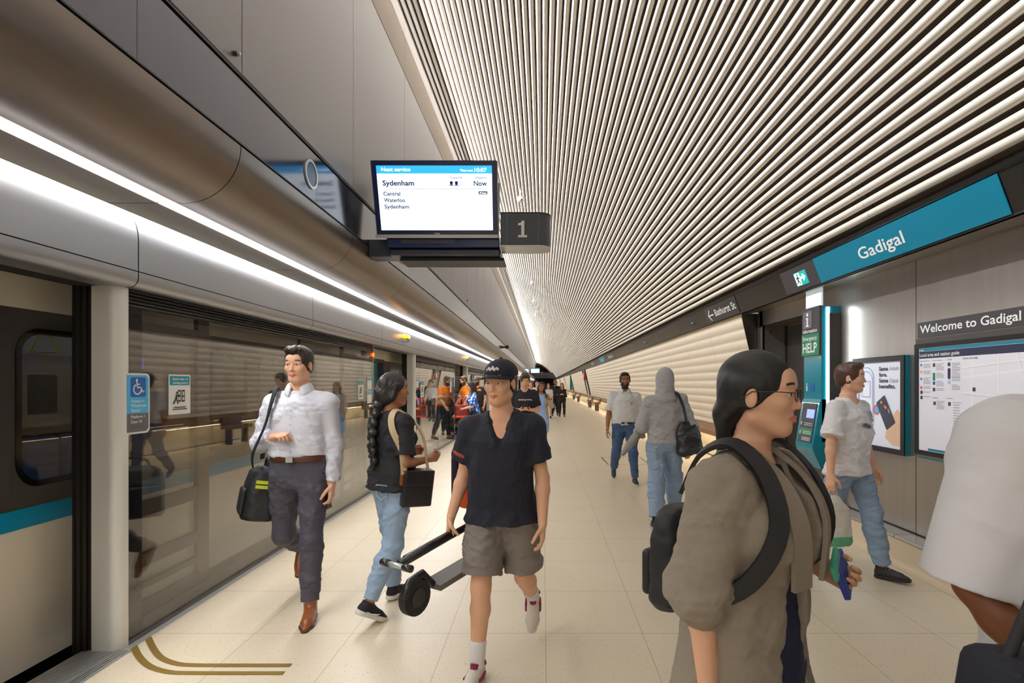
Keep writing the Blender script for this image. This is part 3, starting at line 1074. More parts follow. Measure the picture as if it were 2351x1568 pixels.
for a, b in DO + [(148, 149)]:
    ya, yb = yprev, a
    body.extrude([(xt + 0.0, -0.06), (xt, 0.66), (xt - 0.012, 0.70), (xt - 0.012, 0.749)], ya, yb)
    body.extrude([(xt - 0.004, 2.0), (xt - 0.012, 2.3), (xt - 0.15, 2.7), (xt - 0.6, 2.95)], ya, yb)
    stripe.box(xt - 0.03, xt - 0.008, ya, yb, 0.749, 0.863)
    # dark band with two windows
    dband = MB()
    nwin = 2
    span = (yb - ya - 0.68) / nwin
    for w in range(nwin):
        wa = ya + 0.34 + w * span + (0.1 if w else 0)
        wb = wa + span - 0.1
        inner.append((wa, wb))
    cuts = [ya] + [v for wa, wb in inner[-nwin:] for v in (wa, wb)] + [yb]
    for i in range(0, len(cuts), 2):
        dband.box(xt - 0.04, xt - 0.004, cuts[i], cuts[i + 1], 0.863, 2.0)
    for wa, wb in inner[-nwin:]:
        dband.box(xt - 0.04, xt - 0.004, wa, wb, 0.863, 0.97)
        dband.box(xt - 0.04, xt - 0.004, wa, wb, 1.90, 2.0)
    # door head and frame over the opening
    body.extrude([(xt - 0.004, 2.0), (xt - 0.012, 2.3), (xt - 0.15, 2.7), (xt - 0.6, 2.95)], a, b)
    rel(train, dband.build('dark_band', m_tdark))
    rel(train, MB().box(xt - 0.09, xt + 0.004, a - 0.05, a + 0.02, -0.05, 2.02).box(xt - 0.09, xt + 0.004, b - 0.02, b + 0.05, -0.05, 2.02).box(xt - 0.09, xt + 0.004, a + 0.02, b - 0.02, 1.96, 2.02).build('door_frame', m_tdark))
    yprev = b
rel(train, body.build('body_shell', m_cream, auto=30))
rel(train, stripe.build('blue_stripe', m_tblue))
for i, (wa, wb) in enumerate(inner):
    if wb < -2 or wa > 60:
        continue
    w = MB().ring(rrect(wa + 0.004, wb - 0.004, 0.974, 1.896, 0.15), rrect(wa + 0.04, wb - 0.04, 1.01, 1.86, 0.115), (Vector((xt - 0.002, 0, 0)), UY, UZ), 0.004).build('window', m_tblack)
    rel(train, w)
    rel(train, MB().ring(rrect(wa - 0.012, wb + 0.012, 0.958, 1.912, 0.001), rrect(wa + 0.006, wb - 0.006, 0.976, 1.894, 0.148), (Vector((xt - 0.006, 0, 0)), UY, UZ), 0.003).build('window_surround', m_tdark))
    p = MB().quad((xt - 0.006, wa, 0.97), (xt - 0.006, wb, 0.97), (xt - 0.006, wb, 1.90), (xt - 0.006, wa, 1.90)).build('pane', g_train, w)
rel(train, MB().quad((xt - 0.1, -8, 0.0), (xt - 0.1, 149, 0.0), (-5.6, 149, 0), (-5.6, -8, 0)).build('cabin_floor', mat('cabin_floor', (96, 98, 104), 0.6)))
cab = MB().quad((-5.6, -8, 0), (-5.6, 149, 0), (-5.6, 149, 0.95), (-5.6, -8, 0.95)).quad((-5.6, -8, 1.9), (-5.6, 149, 1.9), (-5.6, 149, 2.3), (-5.6, -8, 2.3))
cab.quad((xt - 0.04, -8, 2.3), (xt - 0.04, 149, 2.3), (-5.6, 149, 2.3), (-5.6, -8, 2.3))
cab.quad((xt - 0.05, -8, 0.0), (xt - 0.05, 0.9, 0), (xt - 0.05, 0.9, 0.96), (xt - 0.05, -8, 0.96))
rel(train, cab.build('cabin_lining', m_tin))
rel(train, MB().quad((-5.61, -8, 0.9), (-5.61, 149, 0.9), (-5.61, 149, 1.95), (-5.61, -8, 1.95)).build('far_window', m_tblack))
m_cab = mat('cabin_light', (255, 255, 255), 0.5, emit=(215, 235, 255), estr=1.2)
cl = MB()
for k in range(24):
    cl.box(-4.3, -4.1, -2 + 2.4 * k, 0.1 + 2.4 * k, 2.27, 2.29)
rel(train, cl.build('cabin_light', m_cab))
rel(train, MB().box(-4.0, -3.9, 4.75, 5.2, 1.72, 1.86).build('route_screen', mat('route_screen', (40, 90, 220), 0.4, emit=(40, 90, 230), estr=1.2)))
for yy in (3.5, 3.85, 4.35, 4.7, 5.5, 6.1, 6.7, 7.2, 11.0, 11.6, 12.2):
    s = MB()
    s.tube([(-3.6, yy, 2.27), (-3.6, yy, 1.93)], 0.008, 6)
    lp = [(-3.6, yy + 0.0, 1.95), (-3.6, yy + 0.03, 1.93), (-3.6, yy + 0.1, 1.83), (-3.6, yy + 0.09, 1.80), (-3.6, yy - 0.09, 1.80), (-3.6, yy - 0.1, 1.83), (-3.6, yy - 0.03, 1.93), (-3.6, yy, 1.95)]
    s.tube(smooth(lp, 4), 0.012, 8)
    rel(train, s.build('hand_strap', m_yellow))
for a, b in DO[1:4]:
    for yy in (a - 0.3, b + 0.3, b + 1.9):
        g = MB().tube(smooth([(-3.45, yy, 0.02), (-3.45, yy, 1.2), (-3.5, yy, 1.7), (-3.7, yy, 2.0), (-4.1, yy, 2.26)], 5), 0.017, 8)
        rel(train, g.build('grab_pole', m_pole, smooth=True))
        rel(train, MB().tube([(-3.45, yy, 0.9), (-3.45, yy, 1.4)], 0.021, 8).build('pole_grip', m_yellow, smooth=True))
    rel(train, MB().box(-3.75, xt - 0.12, b + 0.05, b + 0.08, 0.0, 1.96).build('draught_screen', m_tealleaf))
for k in range(12):
    yy = 3.3 + 0.55 * k + (2.0 if k > 6 else 0)
    s = MB().bbox(-5.4, -4.95, yy, yy + 0.48, 0.38, 0.48, 0.03).bbox(-5.55, -5.42, yy, yy + 0.48, 0.45, 1.0, 0.04)
    rel(train, s.build('seat', m_seat))
th_ = MB().box(xt + 0.004, xt + 0.05, 1.1, 2.7, -0.10, -0.055).box(xt + 0.05, xt + 0.1, 1.3, 2.62, -0.085, -0.06)
rel(train, th_.build('door_step', m_brass))
rel(train, MB().ball((xt + 0.03, 2.78, -0.03), 0.018).build('step_bolt', m_steel_dark))
struct(MB().box(X_TRAIN + 0.02, -2.62, Y0, Y1, -0.6, -0.16).build('trim_22', m_gap))
# ------------------------------------------------------------------ hanging display and platform number
UX = Vector((1, 0, 0))
m_shell = mat('display_shell', (58, 60, 70), 0.3, 0.4)
m_bez = mat('display_bezel', (18, 34, 82), 0.22)  # the screen's blue glow on the bezel is put into this base colour
m_scr = mat('screen_white', (255, 255, 255), 0.4, emit=(226, 243, 255), estr=1.0)
m_scrb = mat('screen_cyan', (60, 170, 230), 0.4, emit=(38, 160, 226), estr=0.9)
m_scrt = mat('screen_navy', (16, 40, 92), 0.5, emit=(16, 44, 100), estr=0.3)
m_scrw = mat('screen_text_white', (255, 255, 255), 0.5, emit=(255, 255, 255), estr=1.1)


def display(dx, dy, dz, label, sign_label, detail=True, arm=True):
    """front faces -y, leans forward; dx.. are offsets from the first one's place"""
    e = empty('departure_display', (-1.15 + dx, 5.6 + dy, 3.5 + dz), label, 'display')
    off = Vector((dx, dy, dz))
    tl, bl = P(850, 368, 5.47) + off, P(866, 545, 5.73) + off
    tr, br = P(1138, 370, 5.47) + off, P(1144, 545, 5.73) + off
    up_ = (tl - bl).normalized()
    W, H = (br.x - bl.x), (tl - bl).length
    fr = lambda out: (Vector((bl.x, bl.y, bl.z)) + Vector((0, -up_.z, up_.y)) * out, UX, up_)
    rel(e, MB().plate(rrect(0, W, 0, H, 0.012, 3), fr(-0.10), 0.10).build('casing', m_shell))
    rel(e, MB().plate(rrect(0.006, W - 0.012, 0.045, H - 0.012, 0.004, 1), fr(0.0), 0.004).build('bezel', m_bez))
    rel(e, MB().plate([(-0.012, -0.005), (W + 0.0, -0.005), (W, 0.03), (-0.012, 0.03)], fr(0.0), 0.018).build('lower_lip', m_alu))
    sx0, sx1, sy0, sy1 = 0.055, W - 0.055, 0.075, H - 0.05
    s = MB().plate([(sx0, sy0), (sx1, sy0), (sx1, sy1), (sx0, sy1)], fr(0.0042), 0.002).build('screen', m_scr)
    rel(e, s)
    sw, sh = sx1 - sx0, sy1 - sy0
    hb = 0.12 * sh
    q = MB().plate([(sx0, sy1 - hb), (sx1, sy1 - hb), (sx1, sy1), (sx0, sy1)], fr(0.0065), 0.001).build('header', m_scrb)
    q.parent = s
    if detail:
        def T(t, fx, fy, cap, m, w, al='L', bold=0.01):
            o, u, v = fr(0.0085)
            k = text('lettering', t, (o + u * (sx0 + fx * sw) + v * (sy0 + fy * sh), u, v), cap * sh, m, None, width=w * sw, align=al, bold=bold, th=0.001)
            k.parent = s
            k.location = (0, 0, 0)
        T('Next service', 0.045, 0.915, 0.055, m_scrw, 0.25)
        T('Time now', 0.725, 0.91, 0.035, m_scrw, 0.112)
        T('10:07', 0.955, 0.905, 0.058, m_scrw, 0.105, 'R')
        T('Capacity', 0.635, 0.805, 0.035, m_scrt, 0.108)
        T('Departs', 0.955, 0.805, 0.035, m_scrt, 0.098, 'R')
        T('Sydenham', 0.045, 0.70, 0.075, m_scrt, 0.275, bold=0.028)
        T('Now', 0.955, 0.695, 0.075, m_scrt, 0.115, 'R', bold=0.02)
        T('Central', 0.045, 0.545, 0.058, m_scrt, 0.148, bold=0.022)
        T('Waterloo', 0.045, 0.445, 0.058, m_scrt, 0.187, bold=0.022)
        T('Sydenham', 0.045, 0.345, 0.058, m_scrt, 0.217, bold=0.022)
        g = MB()
        F = fr(0.0085)
        X = lambda a: sx0 + a * sw
        Yv = lambda a: sy0 + a * sh
        g.plate([(X(0.045), Yv(0.648)), (X(0.957), Yv(0.648)), (X(0.957), Yv(0.652)), (X(0.045), Yv(0.652))], F, 0.001)
        g.plate([(X(0.88), Yv(0.565)), (X(0.957), Yv(0.565)), (X(0.957), Yv(0.61)), (X(0.88), Yv(0.61))], F, 0.001)
        for i in range(3):
            cx = X(0.645 + 0.044 * i)
            if i < 2:
                g.plate(circ(cx, Yv(0.74), 0.017, 14), F, 0.001)
                g.plate([(cx - 0.026, Yv(0.698)), (cx + 0.026, Yv(0.698)), (cx + 0.02, Yv(0.708)), (cx + 0.006, Yv(0.715)), (cx + 0.006, Yv(0.73)), (cx - 0.006, Yv(0.73)), (cx - 0.006, Yv(0.715)), (cx - 0.02, Yv(0.708))], F, 0.001)
            else:
                g.ring(circ(cx, Yv(0.74), 0.017, 14), circ(cx, Yv(0.74), 0.0145, 14), F, 0.001)
                oo = [(cx - 0.026, Yv(0.698)), (cx + 0.026, Yv(0.698)), (cx + 0.02, Yv(0.708)), (cx + 0.006, Yv(0.715)), (cx + 0.006, Yv(0.728)), (cx - 0.006, Yv(0.728)), (cx - 0.006, Yv(0.715)), (cx - 0.02, Yv(0.708))]
                ii = [(cx + (a - cx) * 0.82, b + (Yv(0.712) - b) * 0.15) for a, b in oo]
                g.ring(oo, ii, F, 0.001)
        k = g.build('screen_marks', m_scrt)
        k.parent = s
        k.location = (0, 0, 0)
        s2 = s
        o_, u_, v_ = fr(0.0105)
        k = text('lettering', 'All Stops', (o_ + u_ * X(0.887) + v_ * Yv(0.576), u_, v_), 0.022 * sh, m_scrw, None, width=0.062 * sw, bold=0.02, th=0.001)
        k.parent = s
        k.location = (0, 0, 0)
        rel(e, MB().plate(rrect(W / 2 - 0.03, W / 2 + 0.03, 0.034, 0.046, 0.002, 1), fr(0.0042), 0.003).build('badge', m_alu))
    for c in list(s.children):
        c.location = (0, 0, 0)
    # housing below and behind
    hz = bl.z
    rel(e, MB().bbox(bl.x + 0.10, br.x + 0.01, bl.y - 0.02 + 0.04, bl.y + 0.50, hz - 0.10, hz + 0.0, 0.006).build('support_box', m_bez))
    rel(e, MB().plate(rrect(0.25, 0.83, -0.06, -0.012, 0.004, 1), (Vector((bl.x, bl.y + 0.018, hz)), UX, UZ), 0.003).build('access_cover', m_shell))
    rel(e, MB().bbox(bl.x + 0.11, br.x + 0.02, bl.y + 0.06, bl.y + 0.55, hz - 0.175, hz - 0.105, 0.02).build('lower_beam', m_shell))
    rel(e, MB().bbox(bl.x + 0.2, br.x + 0.05, bl.y + 0.16, bl.y + 0.5, hz - 0.215, hz - 0.18, 0.006).build('base_rail', m_black))
    rel(e, MB().plate(rrect(0.02, W - 0.02, 0.02, H - 0.02, 0.01, 2), (Vector((bl.x, bl.y + 0.35, hz)), UX, Vector((0, -up_.y * 0 + 0.2, 0.98)).normalized()), 0.08).build('rear_casing', m_shell))
    if arm:
        rel(e, MB().bbox(X_WALL - 0.0 + dx * 0, bl.x + 0.2, bl.y + 0.15, bl.y + 0.4, hz - 0.17, hz + 0.02, 0.01).build('wall_bracket', m_shell))
    # number sign
    n = empty('platform_number', (br.x + 0.1, 5.62 + dy, 3.2 + dz), sign_label, 'sign')
    x0, x1 = P(1149, 0, 5.62).x + dx, P(1264, 0, 5.62).x + dx
    z1, z0 = P(0, 487, 5.62).z + dz, P(0, 565, 5.62).z + dz
    ya = 5.62 + dy
    yb = ya + 0.33
    r = 0.13
    pr = [(x0, ya), (x1 - r, ya)] + [(x1 - r + r * math.sin(math.radians(t)), ya + r - r * math.cos(math.radians(t))) for t in range(10, 91, 10)] + [(x1 - r + r * math.cos(math.radians(t)), yb - r + r * math.sin(math.radians(t))) for t in range(0, 91, 10)] + [(x0, yb)]

    def slab(za, zb, g=0.0):
        b = MB()
        m = len(pr)
        cxm, cym = (x0 + x1) / 2, (ya + yb) / 2
        pp = [(cxm + (a - cxm) * (1 + g), cym + (c - cym) * (1 + g)) for a, c in pr]
        b.v = [(a, c, za) for a, c in pp] + [(a, c, zb) for a, c in pp]
        b.f = [(i, (i + 1) % m, m + (i + 1) % m, m + i) for i in range(m)] + [tuple(range(m - 1, -1, -1)), tuple(range(m, 2 * m))]
        return b
    rel(n, slab(z0 + 0.012, z1 - 0.012).build('housing', m_charcoal2, auto=30))
    rel(n, slab(z0, z0 + 0.01, 0.02).build('bottom_plate', m_alu, auto=30))
    rel(n, slab(z1 - 0.010, z1, 0.02).build('top_plate', m_black, auto=30))
    for xx in (x0 + 0.062, x0 + 0.40):
        rel(n, MB().box(xx, xx + 0.006, ya - 0.003, ya, z0 + 0.015, z1 - 0.015).build('teal_line', m_teal))
    nx, nz = x0 + 0.232, (z0 + z1) / 2 - 0.088
    rel(n, MB().plate([(-0.046, 0), (0.05, 0), (0.05, 0.024), (0.020, 0.024), (0.020, 0.176), (-0.006, 0.176), (-0.014, 0.156), (-0.046, 0.148), (-0.046, 0.126), (-0.012, 0.130), (-0.012, 0.024), (-0.046, 0.024)],
                      (Vector((nx, ya - 0.003, nz)), UX, UZ), 0.003).build('numeral', m_white_txt))
    return e


m_charcoal2 = mat('number_housing', (56, 57, 62), 0.45)
display(0, 0, 0, 'large white departure display listing Sydenham, hanging in front of the grey wall', 'charcoal sign with a white number 1 beside the large departure display')
display(0.0, 71.0, 0.0, 'tiny lit departure display far down the platform, nearer of the two distant ones', 'tiny dark number sign beside the nearer distant display', detail=False)
display(0.0, 128.0, 0.0, 'tiny lit departure display farthest down the platform, lower of the two distant ones', 'tiny dark number sign beside the farthest display', detail=False)

# speaker in the dark band, wall buttons, small camera, ceiling cameras
sp = empty('wall_speaker', P(714, 400, 4.42), 'round ringed speaker set in the dark band by the display reflection', 'speaker')
yc, zc = 4.42, 3.313
rel(sp, MB().ring(circ(yc, zc, 0.118), circ(yc, zc, 0.098), (Vector((X_WALL + 0.001, 0, 0)), UY, UZ), 0.010).build('ring', m_alu))
rel(sp, MB().plate(circ(yc, zc, 0.098), (Vector((X_WALL + 0.001, 0, 0)), UY, UZ), 0.005).build('grille', m_shell))
for n, (px, py) in enumerate(((537, 123), (1072, 690))):
    d = -X_WALL * FPX / (VX - px)
    q = P(px, py, d)
    b = empty('wall_stud', q)
    rel(b, MB().tube([(X_WALL + 0.001, d, q.z), (X_WALL + 0.025, d, q.z)], 0.016, 12).build('base', m_steel_dark))
    rel(b, MB().tube([(X_WALL + 0.025, d, q.z), (X_WALL + 0.04, d, q.z)], 0.010, 10).build('tip', m_alu))
    tag(b, ['small metal stud on the topmost grey panel near the ceiling edge', 'tiny metal stud on the grey panels beyond the display'][n], 'stud')
d = -X_WALL * FPX / (VX - 1157)
q = P(1157, 797, d)
b = empty('wall_camera', q, 'small dark camera sticking out of the band far along the wall', 'camera')
rel(b, MB().box(X_WALL, X_WALL + 0.14, d - 0.04, d + 0.04, q.z - 0.04, q.z + 0.04).build('mount', m_black))
rel(b, MB().bbox(X_WALL + 0.1, X_WALL + 0.24, d - 0.2, d + 0.08, q.z - 0.09, q.z + 0.08, 0.02).build('body', m_black))
for n, (px, py, d) in enumerate(((1195, 458, 13.5), (1222, 650, 25.0), (1226, 692, 30.0), (1230, 724, 36.0), (1236, 768, 52.0))):
    q = P(px, py, d)
    zc_ = CZ + math.sqrt(CR ** 2 - (q.x - CX) ** 2) + 0.08
    e = empty('ceiling_camera', q)
    rel(e, MB().tube([(q.x, d, zc_), (q.x, d, q.z + 0.06)], 0.03, 10).build('stem', m_alu))
    rel(e, MB().ball((q.x, d, q.z), 0.10, (1, 1, 0.8)).build('dome', mat('white_plastic', (232, 228, 222), 0.3), smooth=True))
    rel(e, MB().ball((q.x + 0.03, d - 0.07, q.z - 0.03), 0.025).build('lens', m_black))
    tag(e, ['white dome camera under the battens just above the number 1 sign', 'small white dome camera, second along the battens', 'small white dome camera, third along the battens',
            'small white dome camera, fourth along the battens', 'tiny white dome camera, farthest along the battens'][n], 'camera')

# ------------------------------------------------------------------ help point totem
NY = Vector((0, -1, 0))
XTOT, YN, YF = 3.10, 5.93, 6.33
tot = empty('help_point', (XTOT, YN, 0), 'teal information and emergency help totem with a vertical white light', 'help point')
tf = lambda y, z, out=0.0: (Vector((XTOT - out, y, z)), NY, UZ)
rel(tot, MB().bbox(XTOT, X_STEEL, YN, YF, 0.92, 2.44, 0.006).build('body', m_teal_box))
rel(tot, MB().bbox(XTOT + 0.10, X_STEEL, YN + 0.03, YF - 0.03, 0.1, 0.95, 0.006).build('pedestal', m_steel_dark))
rel(tot, MB().bbox(XTOT - 0.022, XTOT + 0.001, YN - 0.004, YF, 1.898, 2.45, 0.003).build('sign_board', m_charcoal))
rel(tot, MB().plate([(0.004, 0), (0.396, 0), (0.396, 0.245), (0.004, 0.245)], tf(YF, 1.90, 0.024), 0.002).build('help_panel', mat('help_green', (34, 128, 88), 0.4)))
rel(tot, MB().plate(rrect(0.04, 0.24, 0.315, 0.515, 0.015), tf(YF, 1.90, 0.024), 0.002).build('info_tile', mat('info_grey', (110, 106, 112), 0.4)))
im = MB().plate(circ(0.14, 0.475, 0.02, 16), tf(YF, 1.90, 0.027), 0.002)
im.plate([(0.112, 0.44), (0.155, 0.44), (0.155, 0.352), (0.172, 0.352), (0.172, 0.336), (0.108, 0.336), (0.108, 0.352), (0.127, 0.352), (0.127, 0.424), (0.112, 0.424)], tf(YF, 1.90, 0.027), 0.002)
rel(tot, im.build('info_symbol', m_white_txt))
text('lettering', 'Information', tf(YF - 0.035, 1.90 + 0.262, 0.025), 0.042, m_white_txt, tot, width=0.32)
text('lettering', 'Emergency', tf(YF - 0.035, 1.90 + 0.175, 0.027), 0.045, m_white_txt, tot, width=0.32)
text('lettering', 'HELP', tf(YF - 0.035, 1.90 + 0.035, 0.027), 0.105, m_white_txt, tot, width=0.32, bold=0.02)
m_kled = mat('totem_light', (255, 255, 255), 0.4, emit=(232, 250, 255), estr=9.0)
rel(tot, MB().box(XTOT + 0.055, XTOT + 0.085, YN - 0.012, YN + 0.0, 0.95, 2.43).build('light_strip', m_kled))
rel(tot, MB().box(X_STEEL - 0.13, X_STEEL - 0.002, YN - 0.02, YN + 0.06, 0.6, 2.36).build('side_plate', m_steel_dark))
rel(tot, MB().box(XTOT + 0.0, XTOT + 0.02, YN + 0.0, YF - 0.05, 2.45, 2.66).build('frosted_panel', mat('frosted', (218, 226, 230), 0.3, emit=(214, 226, 232), estr=0.35)))
con = MB()
con.plate([(XTOT - 0.0, 0.62), (XTOT + 0.2, 0.62), (XTOT + 0.2, 1.40), (XTOT, 1.40), (XTOT - 0.02, 1.36), (XTOT - 0.10, 0.86), (XTOT - 0.09, 0.82)], ((0, YF, 0), (1, 0, 0), (0, 0, 1)), YF - YN)
rel(tot, con.build('console', m_teal_box))
slope = Vector((-0.08, 0, -0.5)).normalized() * -1
cf = lambda y, t, out: (Vector((XTOT - 0.02, y, 1.36)) - slope * t + Vector((-slope.z, 0, slope.x)) * out, NY, slope)
rel(tot, MB().plate(rrect(0.05, 0.36, 0.02, 0.47, 0.01), cf(YF, 0.48, 0.002), 0.004).build('control_plate', m_charcoal))
rel(tot, MB().plate(rrect(0.17, 0.34, 0.30, 0.40, 0.004), cf(YF, 0.48, 0.007), 0.002).build('help_screen', mat('help_screen', (120, 140, 255), 0.3, emit=(110, 130, 255), estr=1.2)))
rel(tot, MB().plate(rrect(0.06, 0.35, 0.10, 0.18, 0.004), cf(YF, 0.48, 0.007), 0.001).build('button_panel', mat('help_green', (34, 128, 88), 0.4)))
for zz in (0.13, 0.235):
    rel(tot, MB().plate(circ(0.10, zz, 0.022, 16), cf(YF, 0.48, 0.009), 0.008).build('button', m_alu))
kk = MB()
for zz in (0.215, 0.235, 0.12, 0.14, 0.04, 0.055, 0.07):
    kk.plate([(0.14, zz), (0.33, zz), (0.33, zz + 0.006), (0.14, zz + 0.006)], cf(YF, 0.48, 0.009), 0.001)
rel(tot, kk.build('small_print', m_white_txt))
rel(tot, MB().plate(rrect(0.16, 0.25, 0, 0.09, 0.004), tf(YF, 1.49, 0.002), 0.002).build('hearing_symbol', m_dblue))
ii = MB().plate(circ(0.08, 0.08, 0.012, 12), tf(YF, 1.49, 0.002), 0.002).plate([(0.068, 0.0), (0.092, 0.0), (0.092, 0.06), (0.068, 0.06)], tf(YF, 1.49, 0.002), 0.002)
rel(tot, ii.build('person_symbol', m_white_txt))
area_lamp('totem_lamp', (XTOT + 0.07, YN - 0.03, 1.7), (-math.pi / 2, 0, 0), 0.04, 1.4, 2.2, (0.88, 0.97, 1.0))

# ------------------------------------------------------------------ posters on the steel wall
XPO = 3.263
m_paper = mat('poster_paper', (226, 228, 240), 0.35, emit=(226, 228, 240), estr=0.03)
m_pnavy = mat('poster_navy', (42, 46, 72), 0.5)
m_line = mat('poster_blue_line', (96, 108, 190), 0.5)
m_greyprint = mat('grey_print', (150, 150, 156), 0.6)
po = empty('poster_case', (X_STEEL, 4.8, 1.4), 'slim poster case with teal side showing a dark card and fare words', 'poster')
rel(po, MB().box(XPO + 0.003, X_STEEL, 4.80, 5.60, 0.92, 1.835).build('case', m_teal_box))
pf = lambda u, z, out=0.0: (Vector((XPO - out, 5.60 - u, z)), NY, UZ)
rel(po, MB().ring(rrect(0, 0.8, 0.92, 1.835, 0.004, 1), rrect(0.05, 0.75, 0.97, 1.785, 0.002, 1), pf(0, 0, 0), 0.010).build('frame', m_black))
sheet = MB().quad((XPO + 0.002, 5.55, 0.965), (XPO + 0.002, 4.85, 0.965), (XPO + 0.002, 4.85, 1.79), (XPO + 0.002, 5.55, 1.79)).build('sheet', m_paper)
rel(po, sheet)


def on_sheet(o):
    o.parent = sheet
    o.location = (0, 0, 0)


for i, (t, wd, m) in enumerate((('Same', 0.135, m_pnavy), ('fare.', 0.12, m_pnavy), ('Same', 0.135, m_pnavy), ('benefits.', 0.24, m_pnavy))):
    on_sheet(text('lettering', t, pf(0.43, 1.70 - 0.056 * i), 0.036, m, None, width=wd, bold=0.03))
on_sheet(text('lettering', 'Adult', pf(0.585, 1.70), 0.036, m_greyprint, None, width=0.13, bold=0.0))
on_sheet(text('lettering', 'Opal', pf(0.585, 1.70 - 0.112), 0.036, m_greyprint, None, width=0.12, bold=0.0))
g = MB()
for (x0, x1, z0, z1, r) in ((0.09, 0.35, 1.08, 1.74, 0.12), (0.11, 0.33, 1.12, 1.70, 0.10), (0.15, 0.29, 1.44, 1.60, 0.01)):
    g.ring(rrect(x0, x1, z0, z1, r), rrect(x0 + 0.005, x1 - 0.005, z0 + 0.005, z1 - 0.005, r - 0.004), pf(0, 0, 0.0), 0.001)
on_sheet(g.build('reader_outline', m_line))


def rot_rect(cx, cz, w, h, a):
    c, s_ = math.cos(a), math.sin(a)
    return [(cx + p[0] * c - p[1] * s_, cz + p[0] * s_ + p[1] * c) for p in rrect(-w / 2, w / 2, -h / 2, h / 2, 0.012, 3)]


on_sheet(MB().plate([(0.62, 1.0), (0.75, 1.0), (0.75, 1.28), (0.70, 1.34), (0.655, 1.30), (0.60, 1.24), (0.56, 1.20), (0.52, 1.06)], pf(0, 0, 0.0), 0.001).build('hand_print', mat('poster_skin', (222, 184, 150), 0.5)))
on_sheet(MB().plate(rot_rect(0.53, 1.30, 0.15, 0.30, math.radians(32)), pf(0, 0, 0.0015), 0.001).build('card_print', mat('card_navy', (48, 46, 66), 0.4)))
for cx_, cz_, c_ in ((0.515, 1.36, (216, 70, 50)), (0.535, 1.348, (236, 160, 40)), (0.47, 1.395, (240, 170, 80))):
    on_sheet(MB().plate(circ(cx_, cz_, 0.014, 14), pf(0, 0, 0.003), 0.001).build('card_mark', mat('mark%d' % c_[0], c_, 0.4)))
on_sheet(MB().plate(rot_rect(0.475, 1.43, 0.03, 0.02, math.radians(32)), pf(0, 0, 0.003), 0.001).build('card_mark', m_dblue))
t_ = math.radians(-58)
on_sheet(text('lettering', 'VISA', (Vector((XPO - 0.003, 5.60 - 0.56, 1.335)), Vector((0, -math.cos(t_), math.sin(t_))), Vector((0, -math.sin(-t_), math.cos(t_)))), 0.016, m_white, None, width=0.05))
on_sheet(MB().plate(circ(0.39, 1.32, 0.05, 20), pf(0, 0, 0.0004), 0.0006).build('red_disc', mat('poster_red', (226, 70, 60), 0.4)))
on_sheet(MB().plate(circ(0.40, 1.32, 0.034, 20), pf(0, 0, 0.0012), 0.0006).build('blue_disc', m_sblue))

# welcome panel and map case
XS = X_STEEL
we = empty('welcome_sign', (XS, 4.7, 2.04), 'long charcoal sign reading Welcome to Gadigal above the map case', 'sign')
rel(we, MB().box(XS - 0.012, XS, 2.75, 4.692, 1.973, 2.107).build('board', m_charcoal))
text('lettering', 'Welcome to Gadigal', (Vector((XS - 0.013, 4.655, 2.012)), NY, UZ), 0.066, m_white_txt, we, width=0.985, bold=0.014)
mc = empty('map_case', (XS, 4.69, 1.4), 'wide black framed map case titled Local area and station guide', 'map')
mf = lambda u, z, out=0.0: (Vector((XS - 0.03 - out, 4.69 - u, z)), NY, UZ)
rel(mc, MB().box(XS - 0.028, XS, 2.75, 4.69, 0.955, 1.965).build('case', m_steel_dark))
rel(mc, MB().ring(rrect(0, 1.94, 0.97, 1.918, 0.004, 1), rrect(0.045, 1.895, 1.0, 1.882, 0.002, 1), mf(0, 0, 0), 0.010).build('frame', m_black))
ms = MB().quad((XS - 0.031, 4.65, 0.995), (XS - 0.031, 2.79, 0.995), (XS - 0.031, 2.79, 1.885), (XS - 0.031, 4.65, 1.885)).build('sheet', mat('map_paper', (226, 224, 232), 0.3, emit=(226, 224, 232), estr=0.03))
rel(mc, ms)


def on_map(o):
    o.parent = ms
    o.location = (0, 0, 0)


on_map(MB().plate([(0.05, 1.852), (1.89, 1.852), (1.89, 1.876), (0.05, 1.876)], mf(0, 0, 0.001), 0.0006).build('teal_stripe', m_teal))
on_map(MB().plate([(0.05, 1.79), (1.89, 1.79), (1.89, 1.85), (0.05, 1.85)], mf(0, 0, 0.001), 0.0006).build('navy_stripe', m_pnavy))
on_map(text('lettering', 'Local area and station guide', mf(0.06, 1.806, 0.002), 0.028, m_white_txt, None, width=0.44, bold=0.012))
on_map(text('lettering', 'Gadigal', mf(0.056, 1.858, 0.002), 0.012, m_white_txt, None, width=0.05))
for u0, t in ((0.06, 'Transport connections'), (0.21, 'Customer assistance'), (0.37, 'Tickets')):
    on_map(text('lettering', t, mf(u0, 1.765, 0.0015), 0.010, m_greyprint, None, width=0.11 if u0 < 0.3 else 0.05))
for u0, z0, t in ((0.21, 1.452, 'Facilities'), (0.37, 1.452, 'Destinations')):
    on_map(text('lettering', t, mf(u0, z0, 0.0015), 0.010, m_greyprint, None, width=0.06))
g = MB()
